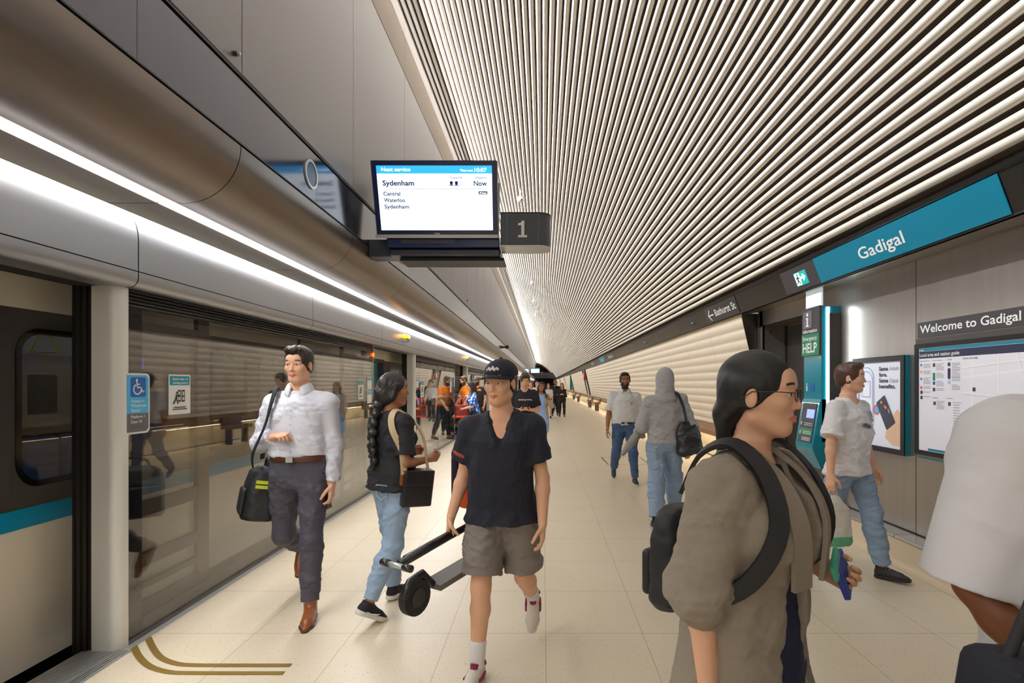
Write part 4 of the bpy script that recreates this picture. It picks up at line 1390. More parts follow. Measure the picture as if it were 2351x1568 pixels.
for (u0, z0, n_) in ((0.10, 1.735, 3), (0.10, 1.68, 3), (0.10, 1.62, 5), (0.10, 1.545, 2), (0.10, 1.50, 1), (0.10, 1.46, 1), (0.25, 1.735, 5), (0.25, 1.66, 4), (0.25, 1.59, 4), (0.25, 1.53, 2), (0.255, 1.425, 6), (0.42, 1.735, 10), (0.42, 1.62, 3), (0.42, 1.56, 4), (0.43, 1.42, 1)):
    for i in range(n_):
        wd = 0.085 if (i * 3 + n_) % 4 else 0.06
        g.plate([(u0, z0 - 0.012 * i), (u0 + wd, z0 - 0.012 * i), (u0 + wd, z0 - 0.012 * i + 0.005), (u0, z0 - 0.012 * i + 0.005)], mf(0, 0, 0.001), 0.0005)
for i in range(8):
    g.plate([(0.435, 1.40 - 0.021 * i), (0.50, 1.40 - 0.021 * i), (0.50, 1.40 - 0.021 * i + 0.006), (0.435, 1.40 - 0.021 * i + 0.006)], mf(0, 0, 0.001), 0.0005)
on_map(g.build('small_print', m_greyprint))
icons = {'orange': ((236, 150, 60), [(0.075, 1.675)]), 'blue': ((70, 130, 210), [(0.075, 1.735), (0.075, 1.615)]), 'red': ((224, 60, 60), [(0.075, 1.54)])}
for nm_, (c_, ps) in icons.items():
    b = MB()
    for u0, z0 in ps:
        b.plate(circ(u0, z0, 0.012, 14), mf(0, 0, 0.001), 0.0006)
    on_map(b.build('map_icon', mat('icon_' + nm_, c_, 0.5)))
b = MB()
for u0, z0 in ((0.078, 1.50), (0.078, 1.455), (0.225, 1.73), (0.225, 1.525), (0.232, 1.41), (0.39, 1.73), (0.395, 1.41), (0.64, 1.53)):
    b.plate(rrect(u0 - 0.014, u0 + 0.014, z0 - 0.015, z0 + 0.015, 0.003, 2), mf(0, 0, 0.001), 0.0006)
on_map(b.build('map_icon', m_charcoal))
on_map(MB().plate(rrect(0.211, 0.239, 1.60, 1.665, 0.003, 2), mf(0, 0, 0.001), 0.0006).build('map_icon', mat('help_green', (34, 128, 88), 0.4)))
on_map(MB().plate(rrect(0.376, 0.406, 1.61, 1.70, 0.012, 3), mf(0, 0, 0.001), 0.0006).build('map_icon', m_pnavy))
on_map(MB().plate(rrect(0.211, 0.239, 1.565, 1.592, 0.003, 2).copy(), mf(0, 0, 0.001), 0.0006).build('map_icon', m_dblue))
on_map(MB().ring(circ(0.392, 1.585, 0.015), circ(0.392, 1.585, 0.008), mf(0, 0, 0.001), 0.0006).build('map_icon', m_sblue))
on_map(MB().plate([(0.53, 1.10), (1.86, 1.10), (1.86, 1.79), (0.53, 1.79)], mf(0, 0, 0.0005), 0.0004).build('map_area', mat('map_lilac', (190, 182, 200), 0.4)))
b = MB()
for si, (a, c) in enumerate((((0.53, 1.62), (1.86, 1.86 - 0.12)), ((0.62, 1.10), (0.62, 1.79)), ((0.86, 1.10), (0.86, 1.79)), ((0.53, 1.70), (1.86, 1.79)), ((0.53, 1.5), (1.86, 1.42)), ((1.0, 1.79), (1.25, 1.10)), ((0.53, 1.30), (1.86, 1.32)), ((1.5, 1.1), (1.55, 1.79)))):
    dx_, dz_ = c[0] - a[0], c[1] - a[1]
    L = math.hypot(dx_, dz_)
    nx, nz = -dz_ / L * 0.006, dx_ / L * 0.006
    b.plate([(a[0] - nx, a[1] - nz), (c[0] - nx, c[1] - nz), (c[0] + nx, c[1] + nz), (a[0] + nx, a[1] + nz)], mf(0, 0, 0.001 + 0.0005 * si), 0.0003)
on_map(b.build('map_street', m_white))
on_map(text('lettering', 'Local area map', mf(0.535, 1.765, 0.0015), 0.016, m_pnavy, None, width=0.14, bold=0.0))
on_map(MB().plate([(0.155, 1.005), (1.88, 1.005), (1.88, 1.024), (0.155, 1.024)], mf(0, 0, 0.001), 0.0006).build('foot_stripe', m_teal))
rel(mc, MB().box(XS - 0.006, XS, 2.75, 4.69, 0.925, 0.937).build('teal_rule', m_teal))

# far portals: small totems
for n, (yy, c, lab) in enumerate(((40.1, (190, 40, 40), 'far red fire point on the wall portal'), (60.7, (0, 132, 140), 'far teal help totem on the wall portal'))):
    e = empty('wall_totem', (3.1, yy, 0), lab, 'totem')
    rel(e, MB().bbox(3.05, 3.30, yy - 0.25, yy + 0.25, 1.9 if n == 0 else 0.9, 2.5, 0.01).build('body', mat('totem%d' % n, c, 0.4)))
    rel(e, MB().box(3.04, 3.05, yy - 0.2, yy + 0.2, 2.1, 2.4).build('face', m_white))
# ------------------------------------------------------------------ figures: one continuous surface per body, clothes fitted over it
def n3(v):
    v = np.asarray(v, float)
    return v / (np.linalg.norm(v) + 1e-12)


def rx(a):
    a = math.radians(a)
    return np.array([[1, 0, 0], [0, math.cos(a), -math.sin(a)], [0, math.sin(a), math.cos(a)]])


def ry(a):
    a = math.radians(a)
    return np.array([[math.cos(a), 0, math.sin(a)], [0, 1, 0], [-math.sin(a), 0, math.cos(a)]])


def rz(a):
    a = math.radians(a)
    return np.array([[math.cos(a), -math.sin(a), 0], [math.sin(a), math.cos(a), 0], [0, 0, 1]])


def cone(a, b, ra, rb, cut_a=None, cut_b=None):
    """tapered round limb from a to b; cut_* = flat end at that distance beyond the end point"""
    a, b = np.asarray(a, float), np.asarray(b, float)
    ba = b - a
    L2 = float(ba @ ba) + 1e-12
    u = ba / math.sqrt(L2)

    def fn(X, Y, Z):
        px, py, pz = X - a[0], Y - a[1], Z - a[2]
        h = (px * ba[0] + py * ba[1] + pz * ba[2]) / L2
        t = np.clip(h, 0, 1)
        d = np.sqrt((px - ba[0] * t) ** 2 + (py - ba[1] * t) ** 2 + (pz - ba[2] * t) ** 2) - (ra + (rb - ra) * t)
        if cut_b is not None:
            d = np.maximum(d, (h - 1) * math.sqrt(L2) - cut_b)
        if cut_a is not None:
            d = np.maximum(d, -h * math.sqrt(L2) - cut_a)
        return d
    r = max(ra, rb)
    return fn, np.minimum(a, b) - r, np.maximum(a, b) + r


def ell(c, rad, R=None):
    c, rad = np.asarray(c, float), np.asarray(rad, float)
    R = np.eye(3) if R is None else R

    def fn(X, Y, Z):
        px, py, pz = X - c[0], Y - c[1], Z - c[2]
        q = [R[0, i] * px + R[1, i] * py + R[2, i] * pz for i in range(3)]
        k0 = np.sqrt(sum((q[i] / rad[i]) ** 2 for i in range(3)))
        k1 = np.sqrt(sum((q[i] / rad[i] ** 2) ** 2 for i in range(3))) + 1e-9
        return k0 * (k0 - 1) / k1
    m = np.sqrt((R ** 2) @ (rad ** 2))
    return fn, c - m, c + m


def loft(o, R, st, e=2.3):
    """stations (t, half width, half depth, depth offset) along the frame's z axis"""
    o = np.asarray(o, float)
    st = np.asarray([(s + (0,))[:4] if len(s) < 4 else s for s in st], float)

    def fn(X, Y, Z):
        px, py, pz = X - o[0], Y - o[1], Z - o[2]
        q = [R[0, i] * px + R[1, i] * py + R[2, i] * pz for i in range(3)]
        t = q[2]
        a = np.interp(t, st[:, 0], st[:, 1])
        b = np.interp(t, st[:, 0], st[:, 2])
        y0 = np.interp(t, st[:, 0], st[:, 3])
        rho = (np.abs(q[0] / a) ** e + np.abs((q[1] - y0) / b) ** e) ** (1 / e)
        d = (rho - 1) * np.minimum(a, b)
        return np.maximum(d, np.maximum(st[0, 0] - t, t - st[-1, 0]))
    m = max(st[:, 1].max(), st[:, 2].max() + np.abs(st[:, 3]).max())
    z0, z1 = st[0, 0], st[-1, 0]
    pts = np.array([o + R @ np.array([x, y, z]) for x in (-m, m) for y in (-m, m) for z in (z0, z1)])
    return fn, pts.min(0), pts.max(0)


class Solid:
    def __init__(s):
        s.ops = []

    def add(s, prim, k=0.02):
        s.ops.append(('u', prim, k))
        return s

    def sub(s, prim, k=0.01):
        s.ops.append(('s', prim, k))
        return s

    def clip(s, fn):
        s.ops.append(('c', (fn, None, None), 0))
        return s

    def mesh(s, h):
        us = [p for t, p, k in s.ops if t == 'u']
        lo = np.min([p[1] for p in us], axis=0) - 3 * h - 0.01
        hi = np.max([p[2] for p in us], axis=0) + 3 * h + 0.01
        n = np.maximum(4, np.ceil((hi - lo) / h).astype(int) + 1)
        ax = [(lo[i] + h * np.arange(n[i])).astype(np.float32) for i in range(3)]
        D = np.full(n, 1.0, np.float32)
        for t, p, k in s.ops:
            fn, a, b = p
            if a is None:
                D = np.maximum(D, fn(ax[0][:, None, None], ax[1][None, :, None], ax[2][None, None, :]).astype(np.float32))
                continue
            m = 2.5 * h + k
            i0 = np.clip(np.floor((a - m - lo) / h).astype(int), 0, n - 1)
            i1 = np.clip(np.ceil((b + m - lo) / h).astype(int) + 1, 1, n)
            if np.any(i1 <= i0):
                continue
            sl = tuple(slice(x, y) for x, y in zip(i0, i1))
            d = fn(ax[0][sl[0]][:, None, None], ax[1][sl[1]][None, :, None], ax[2][sl[2]][None, None, :]).astype(np.float32)
            c = D[sl]
            if t == 'u':
                hh = np.clip(0.5 + 0.5 * (c - d) / k, 0, 1)
                D[sl] = c + (d - c) * hh - k * hh * (1 - hh)
            else:
                hh = np.clip(0.5 - 0.5 * (c + d) / k, 0, 1)
                D[sl] = c + (-d - c) * hh + k * hh * (1 - hh)
        return nets(D, lo, h)


def nets(D, lo, h):
    S = D < 0
    c = np.zeros(tuple(x - 1 for x in S.shape), np.int8)
    for i in (0, 1):
        for j in (0, 1):
            for k in (0, 1):
                c += S[i:S.shape[0] - 1 + i, j:S.shape[1] - 1 + j, k:S.shape[2] - 1 + k]
    I = np.argwhere((c > 0) & (c < 8))
    if not len(I):
        return np.zeros((0, 3)), np.zeros((0, 4), int)
    acc = np.zeros((len(I), 3))
    cnt = np.zeros(len(I))
    cs = [(i, j, k) for i in (0, 1) for j in (0, 1) for k in (0, 1)]
    vals = {q: D[I[:, 0] + q[0], I[:, 1] + q[1], I[:, 2] + q[2]] for q in cs}
    for p in cs:
        for axx in range(3):
            if p[axx] == 0:
                q = list(p)
                q[axx] = 1
                q = tuple(q)
                d0, d1 = vals[p], vals[q]
                mk = (d0 < 0) != (d1 < 0)
                t = d0[mk] / (d0[mk] - d1[mk])
                pt = np.tile(np.array(p, float), (mk.sum(), 1))
                pt[:, axx] += t
                acc[mk] += pt
                cnt[mk] += 1
    V = lo + h * (I + acc / cnt[:, None])
    idx = np.full(c.shape, -1, np.int32)
    idx[I[:, 0], I[:, 1], I[:, 2]] = np.arange(len(I))
    F = []
    for axx in range(3):
        sl0 = [slice(None)] * 3
        sl1 = [slice(None)] * 3
        sl0[axx], sl1[axx] = slice(0, -1), slice(1, None)
        A, B = S[tuple(sl0)], S[tuple(sl1)]
        E = np.argwhere(A != B)
        o1, o2 = [(1, 2), (2, 0), (0, 1)][axx]
        E = E[(E[:, o1] > 0) & (E[:, o2] > 0) & (E[:, o1] < S.shape[o1] - 1) & (E[:, o2] < S.shape[o2] - 1)]
        q = []
        for da, db in ((-1, -1), (0, -1), (0, 0), (-1, 0)):
            G = E.copy()
            G[:, o1] += da
            G[:, o2] += db
            q.append(idx[G[:, 0], G[:, 1], G[:, 2]])
        Q = np.stack(q, 1)
        inside = A[E[:, 0], E[:, 1], E[:, 2]]
        Q[~inside] = Q[~inside][:, ::-1]
        F.append(Q)
    F = np.concatenate(F)
    return V, F[(F >= 0).all(1)]


def vnormals(V, F):
    a = V[F[:, 2]] - V[F[:, 0]]
    b = V[F[:, 3]] - V[F[:, 1]]
    n = np.cross(a, b)
    N = np.zeros_like(V)
    for i in range(4):
        np.add.at(N, F[:, i], n)
    return N / (np.linalg.norm(N, axis=1, keepdims=True) + 1e-12)


def wrinkle(V, F, amp, seed=0, sc=1.0, sxy=1.0, relax=1):
    """cloth folds: shallow crossing waves along the normals"""
    if relax:
        for _ in range(relax):
            A = np.zeros_like(V)
            C = np.zeros(len(V))
            for i in range(4):
                j = (i + 1) % 4
                np.add.at(A, F[:, i], V[F[:, j]])
                np.add.at(A, F[:, j], V[F[:, i]])
                np.add.at(C, F[:, i], 1)
                np.add.at(C, F[:, j], 1)
            V = V * 0.5 + 0.5 * A / np.maximum(C, 1)[:, None]
    if amp <= 0:
        return V
    N = vnormals(V, F)
    r = np.random.RandomState(seed)
    tot = np.zeros(len(V))
    for fr, w in ((14, 1.0), (26, 0.8), (45, 0.55), (75, 0.35), (115, 0.2)):
        for _ in range(2):
            d = n3(r.normal(size=3) * np.array([sxy, sxy, 1.3])) * fr * sc
            d2 = n3(r.normal(size=3)) * fr * 0.5 * sc
            tot += w * np.sin(V @ d + 1.8 * np.sin(V @ d2 + r.uniform(0, 6)) + r.uniform(0, 6)) ** 3
    return V + N * (1.4 * amp * np.clip(tot, -0.7, 3.0))[:, None]


def add_mesh(name, V, F, mats, parent, idx=None):
    me = bpy.data.meshes.new(name)
    me.vertices.add(len(V))
    me.vertices.foreach_set('co', np.ascontiguousarray(V, np.float32).ravel())
    me.loops.add(F.size)
    me.loops.foreach_set('vertex_index', np.ascontiguousarray(F, np.int32).ravel())
    me.polygons.add(len(F))
    me.polygons.foreach_set('loop_start', np.arange(0, F.size, 4, dtype=np.int32))
    me.polygons.foreach_set('use_smooth', np.ones(len(F), bool))
    for m in (mats if isinstance(mats, (list, tuple)) else [mats]):
        me.materials.append(m)
    if idx is not None:
        me.polygons.foreach_set('material_index', np.ascontiguousarray(idx, np.int32))
    me.update()
    me.validate()
    o = bpy.data.objects.new(name, me)
    COL.objects.link(o)
    o.parent = parent
    return o


def skin(name, rgb):
    return mat('skin_' + name, rgb, 0.5, noise=0.06, nscale=25, spec=0.35)


SKINS = {'pale': (222, 172, 142), 'light': (220, 170, 138), 'tan': (196, 140, 104), 'brown': (158, 108, 78), 'deep': (128, 78, 50)}
m_eye = mat('eye_white', (226, 222, 216), 0.25)
m_iris = mat('eye_dark', (40, 26, 18), 0.15)


class Person:
    """local axes: x right, y forward, z up; feet on z = 0"""

    def __init__(p, x, y, face, H, label, sex='m', build=1.0, legs=None, arms=None, lean=0, twist=0, side=0, head=(0, 0, 0), skin_='light', h=0.006, hair_c=(30, 22, 18), curl=(0.5, 0.5), sh=None, palm=(None, None), lift=0.0, name='person'):
        p.h, p.sex, p.k = h, sex, H / 1.75
        k = p.k
        p.root = empty(name, (x, y, lift), label, 'person')
        f = n3((face[0], face[1], 0))
        p.yaw = math.atan2(f[1], f[0]) - math.pi / 2
        p.root.rotation_euler = (0, 0, p.yaw)
        p.build = build
        p.skin = skin(skin_, SKINS[skin_])
        p.hair_m = mat('hair_%d_%d_%d' % hair_c, hair_c, 0.5, noise=0.3, nscale=60, stretch=(6, 6, 0.6))
        legs = legs or ((8, 4, 0, 2), (-8, 6, 0, 2))
        hipw = (0.092 if sex == 'm' else 0.095) * k
        p.hip, p.knee, p.ank, p.footR = {}, {}, {}, {}
        low = 9
        for s, L in ((1, legs[0]), (-1, legs[1])):
            a, b, fp, ab = L[:4]
            spl = L[4] if len(L) > 4 else 6
            hip = np.array([s * hipw, 0, 0])
            R1 = ry(-s * ab) @ rx(a)
            kn = hip + R1 @ np.array([0, 0, -0.435 * k])
            R2 = ry(-s * ab) @ rx(a - b)
            an = kn + R2 @ np.array([0, 0, -0.415 * k])
            FR = rz(-s * spl) @ rx(-fp)
            p.hip[s], p.knee[s], p.ank[s], p.footR[s] = hip, kn, an, FR
            for q in ((0, -0.055, -0.085), (0, 0.115, -0.085), (0, 0.17, -0.08)):
                low = min(low, (an + FR @ (np.array(q) * k))[2])
        up_ = np.array([0, 0, -low])
        for d in (p.hip, p.knee, p.ank):
            for s in (1, -1):
                d[s] = d[s] + up_
        p.pel = up_ + np.array([0, 0, 0.02 * k])
        p.T = rz(twist) @ ry(side) @ rx(-lean)
        shw = sh or (0.174 if sex == 'm' else 0.150)
        p.shw = shw * (0.5 + 0.5 * build) * k
        tp = lambda v: p.pel + p.T @ (np.array(v, float) * k)
        p.tp = tp
        p.neck = tp((0, -0.012, 0.535))
        p.shd = {s: p.pel + p.T @ np.array([s * p.shw, -0.008 * k, 0.437 * k]) for s in (1, -1)}
        p.HR = rz(head[0]) @ rx(-head[1]) @ ry(head[2])
        p.hs = 1.0 * (0.5 + 0.5 * k) * (1.0 if sex == 'm' else 0.96)
        p.hc = p.neck + p.T @ np.array([0, 0.012, 0.075]) * k + p.HR @ np.array([0, 0.012, 0.085]) * p.hs
        p.elb, p.wri, p.hdir = {}, {}, {}
        arms = arms or (((0.15, -0.15, -1), (0.05, 0.3, -1)), ((0.15, 0.2, -1), (0.05, 0.5, -1)))
        for s, A in ((1, arms[0]), (-1, arms[1])):
            u, g = n3(A[0]), n3(A[1])
            u = np.array([s * u[0], u[1], u[2]])
            g = np.array([s * g[0], g[1], g[2]])
            p.elb[s] = p.shd[s] + u * 0.285 * k
            p.wri[s] = p.elb[s] + g * 0.25 * k
            hd = A[2] if len(A) > 2 else A[1]
            p.hdir[s] = n3((s * hd[0], hd[1], hd[2]))
        p.curl = curl
        p.palm = palm

    # stations of the torso, relative to the pelvis, metres for H=1.75
    def st(p, off=0.0, lo=-0.12, hi=0.56, drape=0.0, flare=0.05):
        b = p.build
        if p.sex == 'm':
            S = [(-0.12, .10, .085, 0), (-0.06, .158, .108, -.008), (0.0, .172, .115, -.01), (0.08, .160 * (.4 + .6 * b), .108 * b, 0), (0.17, .150 * b, .105 * b, .006), (0.28, .158 * b, .110 * b, .006), (0.38, .170 * (.4 + .6 * b), .114, .002), (0.435, .160, .098, -.006), (0.48, .110, .074, -.012), (0.53, .060, .058, -.014), (0.58, .05, .05, -.012)]
        else:
            S = [(-0.12, .11, .09, -.005), (-0.06, .168, .112, -.012), (0.0, .176, .118, -.016), (0.08, .158 * b, .105 * b, -.006), (0.18, .128 * b, .092 * b, 0), (0.28, .138 * b, .100, .006), (0.36, .152, .108, .012), (0.42, .142, .09, -.002), (0.475, .095, .066, -.012), (0.53, .052, .052, -.014), (0.58, .045, .045, -.012)]
        A = np.array(S)
        zs = np.unique(np.concatenate([A[:, 0], [lo, hi]]))
        zs = zs[(zs >= lo - 1e-9) & (zs <= hi + 1e-9)]
        out = []
        amax = np.interp(0.36, A[:, 0], A[:, 1])
        bmax = np.interp(0.36, A[:, 0], A[:, 2])
        for z in zs:
            a, c, y = (np.interp(z, A[:, 0], A[:, i]) for i in (1, 2, 3))
            if drape and z < 0.0:
                a0_, c0_, y0_ = (np.interp(0.0, A[:, 0], A[:, i]) for i in (1, 2, 3))
                a, c, y = a0_ - z * flare, c0_ - z * flare * 0.8, y0_
            if drape and z < 0.36:
                a = a + (max(a, amax) - a) * drape
                c = c + (max(c, bmax) - c) * drape
            out.append((z * p.k, (a + off) * p.k, (c + off) * p.k, y * p.k))
        return out

    def hp(p, v):
        return p.hc + p.HR @ (np.array(v, float) * p.hs)

    def body(p, beard=0, brows=True, lips=True, feet=True):
        k, B = p.k, Solid()
        bw = 0.6 + 0.4 * p.build
        B.add(loft(p.pel, p.T, p.st()), 0.02)
        B.add(cone(p.neck - np.array([0, 0, 0.03 * k]), p.hp((0, -0.018, -0.07)), 0.056 * k * bw if p.sex == 'm' else 0.047 * k, 0.052 * k if p.sex == 'm' else 0.044 * k), 0.03)
        if p.sex == 'f':
            for s in (1, -1):
                B.add(ell(p.pel + p.T @ np.array([s * 0.068, 0.085, 0.325]) * k, np.array([.056, .05, .056]) * k), 0.03)
        for s in (1, -1):
            g = 0.92 if p.sex == 'f' else 1.0
            B.add(cone(p.tp((s * 0.02, -0.014, 0.495)), p.shd[s] + p.T @ np.array([0, 0, .008 * k]), 0.036 * k, 0.046 * k * g), 0.04)
            B.add(cone(p.shd[s], p.elb[s], 0.051 * k * g * bw, 0.037 * k * g), 0.03)
            mid = p.elb[s] + (p.wri[s] - p.elb[s]) * 0.25
            B.add(cone(p.elb[s], mid, 0.036 * k * g, 0.040 * k * g), 0.02)
            B.add(cone(mid, p.wri[s], 0.040 * k * g, 0.026 * k * g), 0.02)
            B.add(cone(p.hip[s], p.knee[s], 0.088 * k * bw, 0.054 * k), 0.04)
            m2 = p.knee[s] + (p.ank[s] - p.knee[s]) * 0.3 + p.footR[s] @ np.array([0, -0.012, 0]) * k
            B.add(cone(p.knee[s], m2, 0.052 * k, 0.056 * k), 0.03)
            B.add(cone(m2, p.ank[s], 0.055 * k, 0.034 * k), 0.02)
            B.add(cone(p.ank[s] + p.footR[s] @ np.array([0, -0.02, -0.045]) * k, p.ank[s] + p.footR[s] @ np.array([0, 0.11, -0.06]) * k, 0.032 * k, 0.026 * k), 0.03)
            p.hand(B, s)
        # head
        hs, H = p.hs, p.hp
        R = p.HR
        g = 1.0 if p.sex == 'm' else 0.94
        B.add(ell(H((0, -0.014, 0.032)), np.array([.077, .098, .088]) * hs, R), 0.02)
        B.add(ell(H((0, 0.026, -0.032)), np.array([.060 * g, .066, .080]) * hs, R), 0.03)
        B.add(ell(H((0, 0.066, -0.094)), np.array([.024 * g, .020, .020]) * hs, R), 0.03)
        for s in (1, -1):
            B.add(cone(H((s * .050 * g, -0.002, -0.062)), H((s * .02, .062, -0.094)), .020 * hs, .016 * hs), 0.02)
            B.add(ell(H((s * .042, .062, -0.018)), np.array([.022, .022, .022]) * hs, R), 0.02)
            B.add(cone(H((s * .012, .084, .030)), H((s * .046, .070, .028)), .010 * hs, .008 * hs), 0.012)
        B.add(ell(H((0, .072, .05)), np.array([.05, .022, .03]) * hs, R), 0.02)
        for s in (1, -1):
            B.sub(ell(H((s * .031, .098, .008)), np.array([.017, .016, .011]) * hs, R), 0.010)
        B.add(cone(H((0, .086, .018)), H((0, .103, -.026)), .006 * hs, .0095 * hs), 0.010)
        for s in (1, -1):
            B.add(ell(H((s * .0115, .092, -.030)), np.array([.007, .009, .006]) * hs, R), 0.006)
            B.add(cone(H((s * .018, .0890, .0160)), H((s * .046, .0800, .0135)), .0058 * hs, .0052 * hs), 0.004)
            B.add(cone(H((s * .018, .088, -.002)), H((s * .044, .080, -.001)), .003 * hs, .003 * hs), 0.005)
            B.add(ell(H((s * .078, -.010, -.004)), np.array([.009, .020, .031]) * hs, R @ rz(-s * 20)), 0.006)
        lipc = []
        for s in (1, -1):
            lipc.append(cone(H((s * .026, .078, -.060)), H((s * .004, .0925, -.0565)), .003 * hs, .0050 * hs))
            lipc.append(cone(H((s * .024, .078, -.062)), H((0, .0905, -.0665)), .003 * hs, .0058 * hs))
        for c in lipc:
            B.add(c, 0.004)
        V, F = B.mesh(p.h)
        C = V[F].mean(1)
        ev = lambda fn: fn(C[:, 0], C[:, 1], C[:, 2])
        idx = np.zeros(len(F), int)
        q = (C - p.hc) @ p.HR / hs
        if beard:
            jaw = (q[:, 2] < -0.030 - 0.25 * np.maximum(0, 0.05 - np.abs(q[:, 0])) * (q[:, 1] > 0.09)) & (q[:, 1] > -0.015) & (q[:, 2] > -0.135) & (np.abs(q[:, 0]) < 0.1)
            jaw |= (np.abs(q[:, 0]) > 0.062) & (q[:, 1] > 0.0) & (q[:, 1] < 0.035) & (q[:, 2] < 0.01) & (q[:, 2] > -0.08) & (np.abs(q[:, 0]) < 0.1)
            idx[jaw & ~((q[:, 2] > -0.05) & (np.abs(q[:, 0]) < 0.03) & (q[:, 2] > -0.046))] = 2
        if lips and p.h < 0.0075:
            p.lipc = lipc
        elif lips:
            idx[np.min([ev(c[0]) for c in lipc], axis=0) < 0.0016] = 1
        if brows and p.h >= 0.0075:
            for s in (1, -1):
                idx[(ev(cone(H((s * .014, .097, .0345)), H((s * .050, .080, .038)), .0035 * hs, .002 * hs)[0]) < 0.0018) & (q[:, 1] > 0.04)] = 2
        sc = p.skin.node_tree.nodes['Principled BSDF'].inputs['Base Color'].default_value
        nm = p.skin.name + '_lips'
        if nm not in MATS:
            rgb = SKINS[p.skin.name[5:]]
            mat(nm, (int(rgb[0] * .90), int(rgb[1] * .72), int(rgb[2] * .70)), 0.4)
        p.body_o = add_mesh('body', V, F, [p.skin, MATS[nm], p.hair_m], p.root, idx)
        if p.h < 0.0075:
            L = Solid()
            for s in (1, -1):
                L.add(cone(H((s * .025, .0795, -.0600)), H((s * .005, .0935, -.0568)), .0032 * hs, .0056 * hs), 0.003)
                L.add(cone(H((s * .023, .0795, -.0625)), H((0, .0920, -.0668)), .0034 * hs, .0066 * hs), 0.003)
            p.finish(L, 'lips', MATS[nm], 0, relax=1, h=0.002)
            for s in (1, -1):
                MB().tube(smooth([tuple(H(q)) for q in ((s * .014, .0905, .0325), (s * .026, .0905, .0372), (s * .040, .0845, .0372), (s * .052, .0735, .0335))], 4), [.0018] + [.0042] * 11 + [.0012], 8).build('eyebrow', p.hair_m, p.root, smooth=True)
        if p.h < 0.009:
            for s in (1, -1):
                e = MB().ball(tuple(H((s * .0315, .0745, .008))), .0135 * hs).build('eye', m_eye, p.root, smooth=True)
                MB().ball(tuple(H((s * .0315, .0815, .008))), .0078 * hs, (1, 1, 1)).build('iris', m_iris, e, smooth=True)
        return p

    def hand(p, B, s):
        k = p.k * (1.0 if p.sex == 'm' else 0.92)
        d = p.hdir[s]
        w = p.wri[s]
        n = p.palm[0 if s == 1 else 1]
        n = n3((s * n[0], n[1], n[2])) if n is not None else np.array([-s, 0, 0.0])
        n = n3(n - d * (n @ d))
        th = s * np.cross(d, n)
        cu = p.curl[0 if s == 1 else 1]
        p.grip = getattr(p, 'grip', {})
        p.grip[s] = w + d * 0.085 * k + n * 0.03 * k
        p.handf = getattr(p, 'handf', {})
        p.handf[s] = (d, n, th)
        fo = (.029, .0095, -.0095, -.028)
        ln = (.068, .076, .070, .054)
        for i in range(4):
            base = w + d * (.088 - .004 * abs(i - 1)) * k + th * fo[i] * k
            B.add(cone(w + th * fo[i] * 0.55 * k + d * .012 * k, base, .0165 * k, .0125 * k), 0.012)
            q, a = base, 0.12 + 0.25 * cu
            dirv = d
            for j, fr in enumerate((.46, .32, .22)):
                dd = d * math.cos(a) + n * math.sin(a) + th * fo[i] * 0.8
                dd = n3(dd)
                q2 = q + dd * ln[i] * fr * k
                B.add(cone(q, q2, (.0094 - .0008 * j) * k, (.0088 - .0009 * j) * k), 0.003)
                q = q2
                a += cu * (1.15, .8, .5)[j]
        b0 = w + d * .022 * k + th * .020 * k
        d1 = n3(d * .62 + th * .62 + n * .45)
        b1 = b0 + d1 * .046 * k
        d2 = n3(d * .85 + th * .15 + n * (.3 + .4 * cu))
        b2 = b1 + d2 * .032 * k
        b3 = b2 + n3(d2 - th * .3 * cu) * .026 * k
        B.add(cone(b0, b1, .0165 * k, .0115 * k), 0.010)
        B.add(cone(b1, b2, .0110 * k, .0100 * k), 0.004)
        B.add(cone(b2, b3, .0100 * k, .0085 * k), 0.004)

    # ---- clothing
    def finish(p, S, name, m, amp=0.004, seed=1, sc=1.0, parent=None, relax=2, h=None, sxy=1.0):
        V, F = S.mesh(h or p.h)
        V = wrinkle(V, F, amp * p.k, seed, sc, sxy, relax)
        return add_mesh(name, V, F, m, parent or p.root)

    def top(p, name, m, off=0.016, hem=-0.06, sleeve=0.62, loose=0.0, neck='crew', drape=0.6, amp=0.0035, seed=1, sl_r=0.0, front_open=False, hi=0.53, parent=None, flare=0.05):
        k, S = p.k, Solid()
        S.add(loft(p.pel, p.T, p.st(off, hem, hi, drape, flare)), 0.02)
        if p.sex == 'f':
            for s in (1, -1):
                S.add(ell(p.pel + p.T @ np.array([s * 0.066, 0.085, 0.325]) * k, (np.array([.056, .05, .056]) + off) * k), 0.05)
        for s in (1, -1):
            g = 0.92 if p.sex == 'f' else 1.0
            bw = 0.6 + 0.4 * p.build
            S.add(cone(p.tp((s * 0.03, -0.014, 0.488)), p.shd[s] + p.T @ np.array([0, 0, .008 * k]), (0.040 + off * .5) * k, (0.045 * g + off) * k), 0.035)
            if sleeve <= 0:
                continue
            r0 = (0.050 * g * bw + off) * k
            if sleeve <= 1:
                e = p.shd[s] + (p.elb[s] - p.shd[s]) * sleeve
                S.add(cone(p.shd[s], e, r0, (0.046 * g + off + sl_r) * k, cut_b=0.0), 0.03)
            else:
                S.add(cone(p.shd[s], p.elb[s], r0, (0.040 * g + off + sl_r) * k), 0.025)
                e = p.elb[s] + (p.wri[s] - p.elb[s]) * (sleeve - 1)
                S.add(cone(p.elb[s], e, (0.041 * g + off + sl_r) * k, (0.030 * g + off * .8 + sl_r) * k, cut_b=0.0), 0.02)
        nk = p.tp((0, 0.0, 0.56))
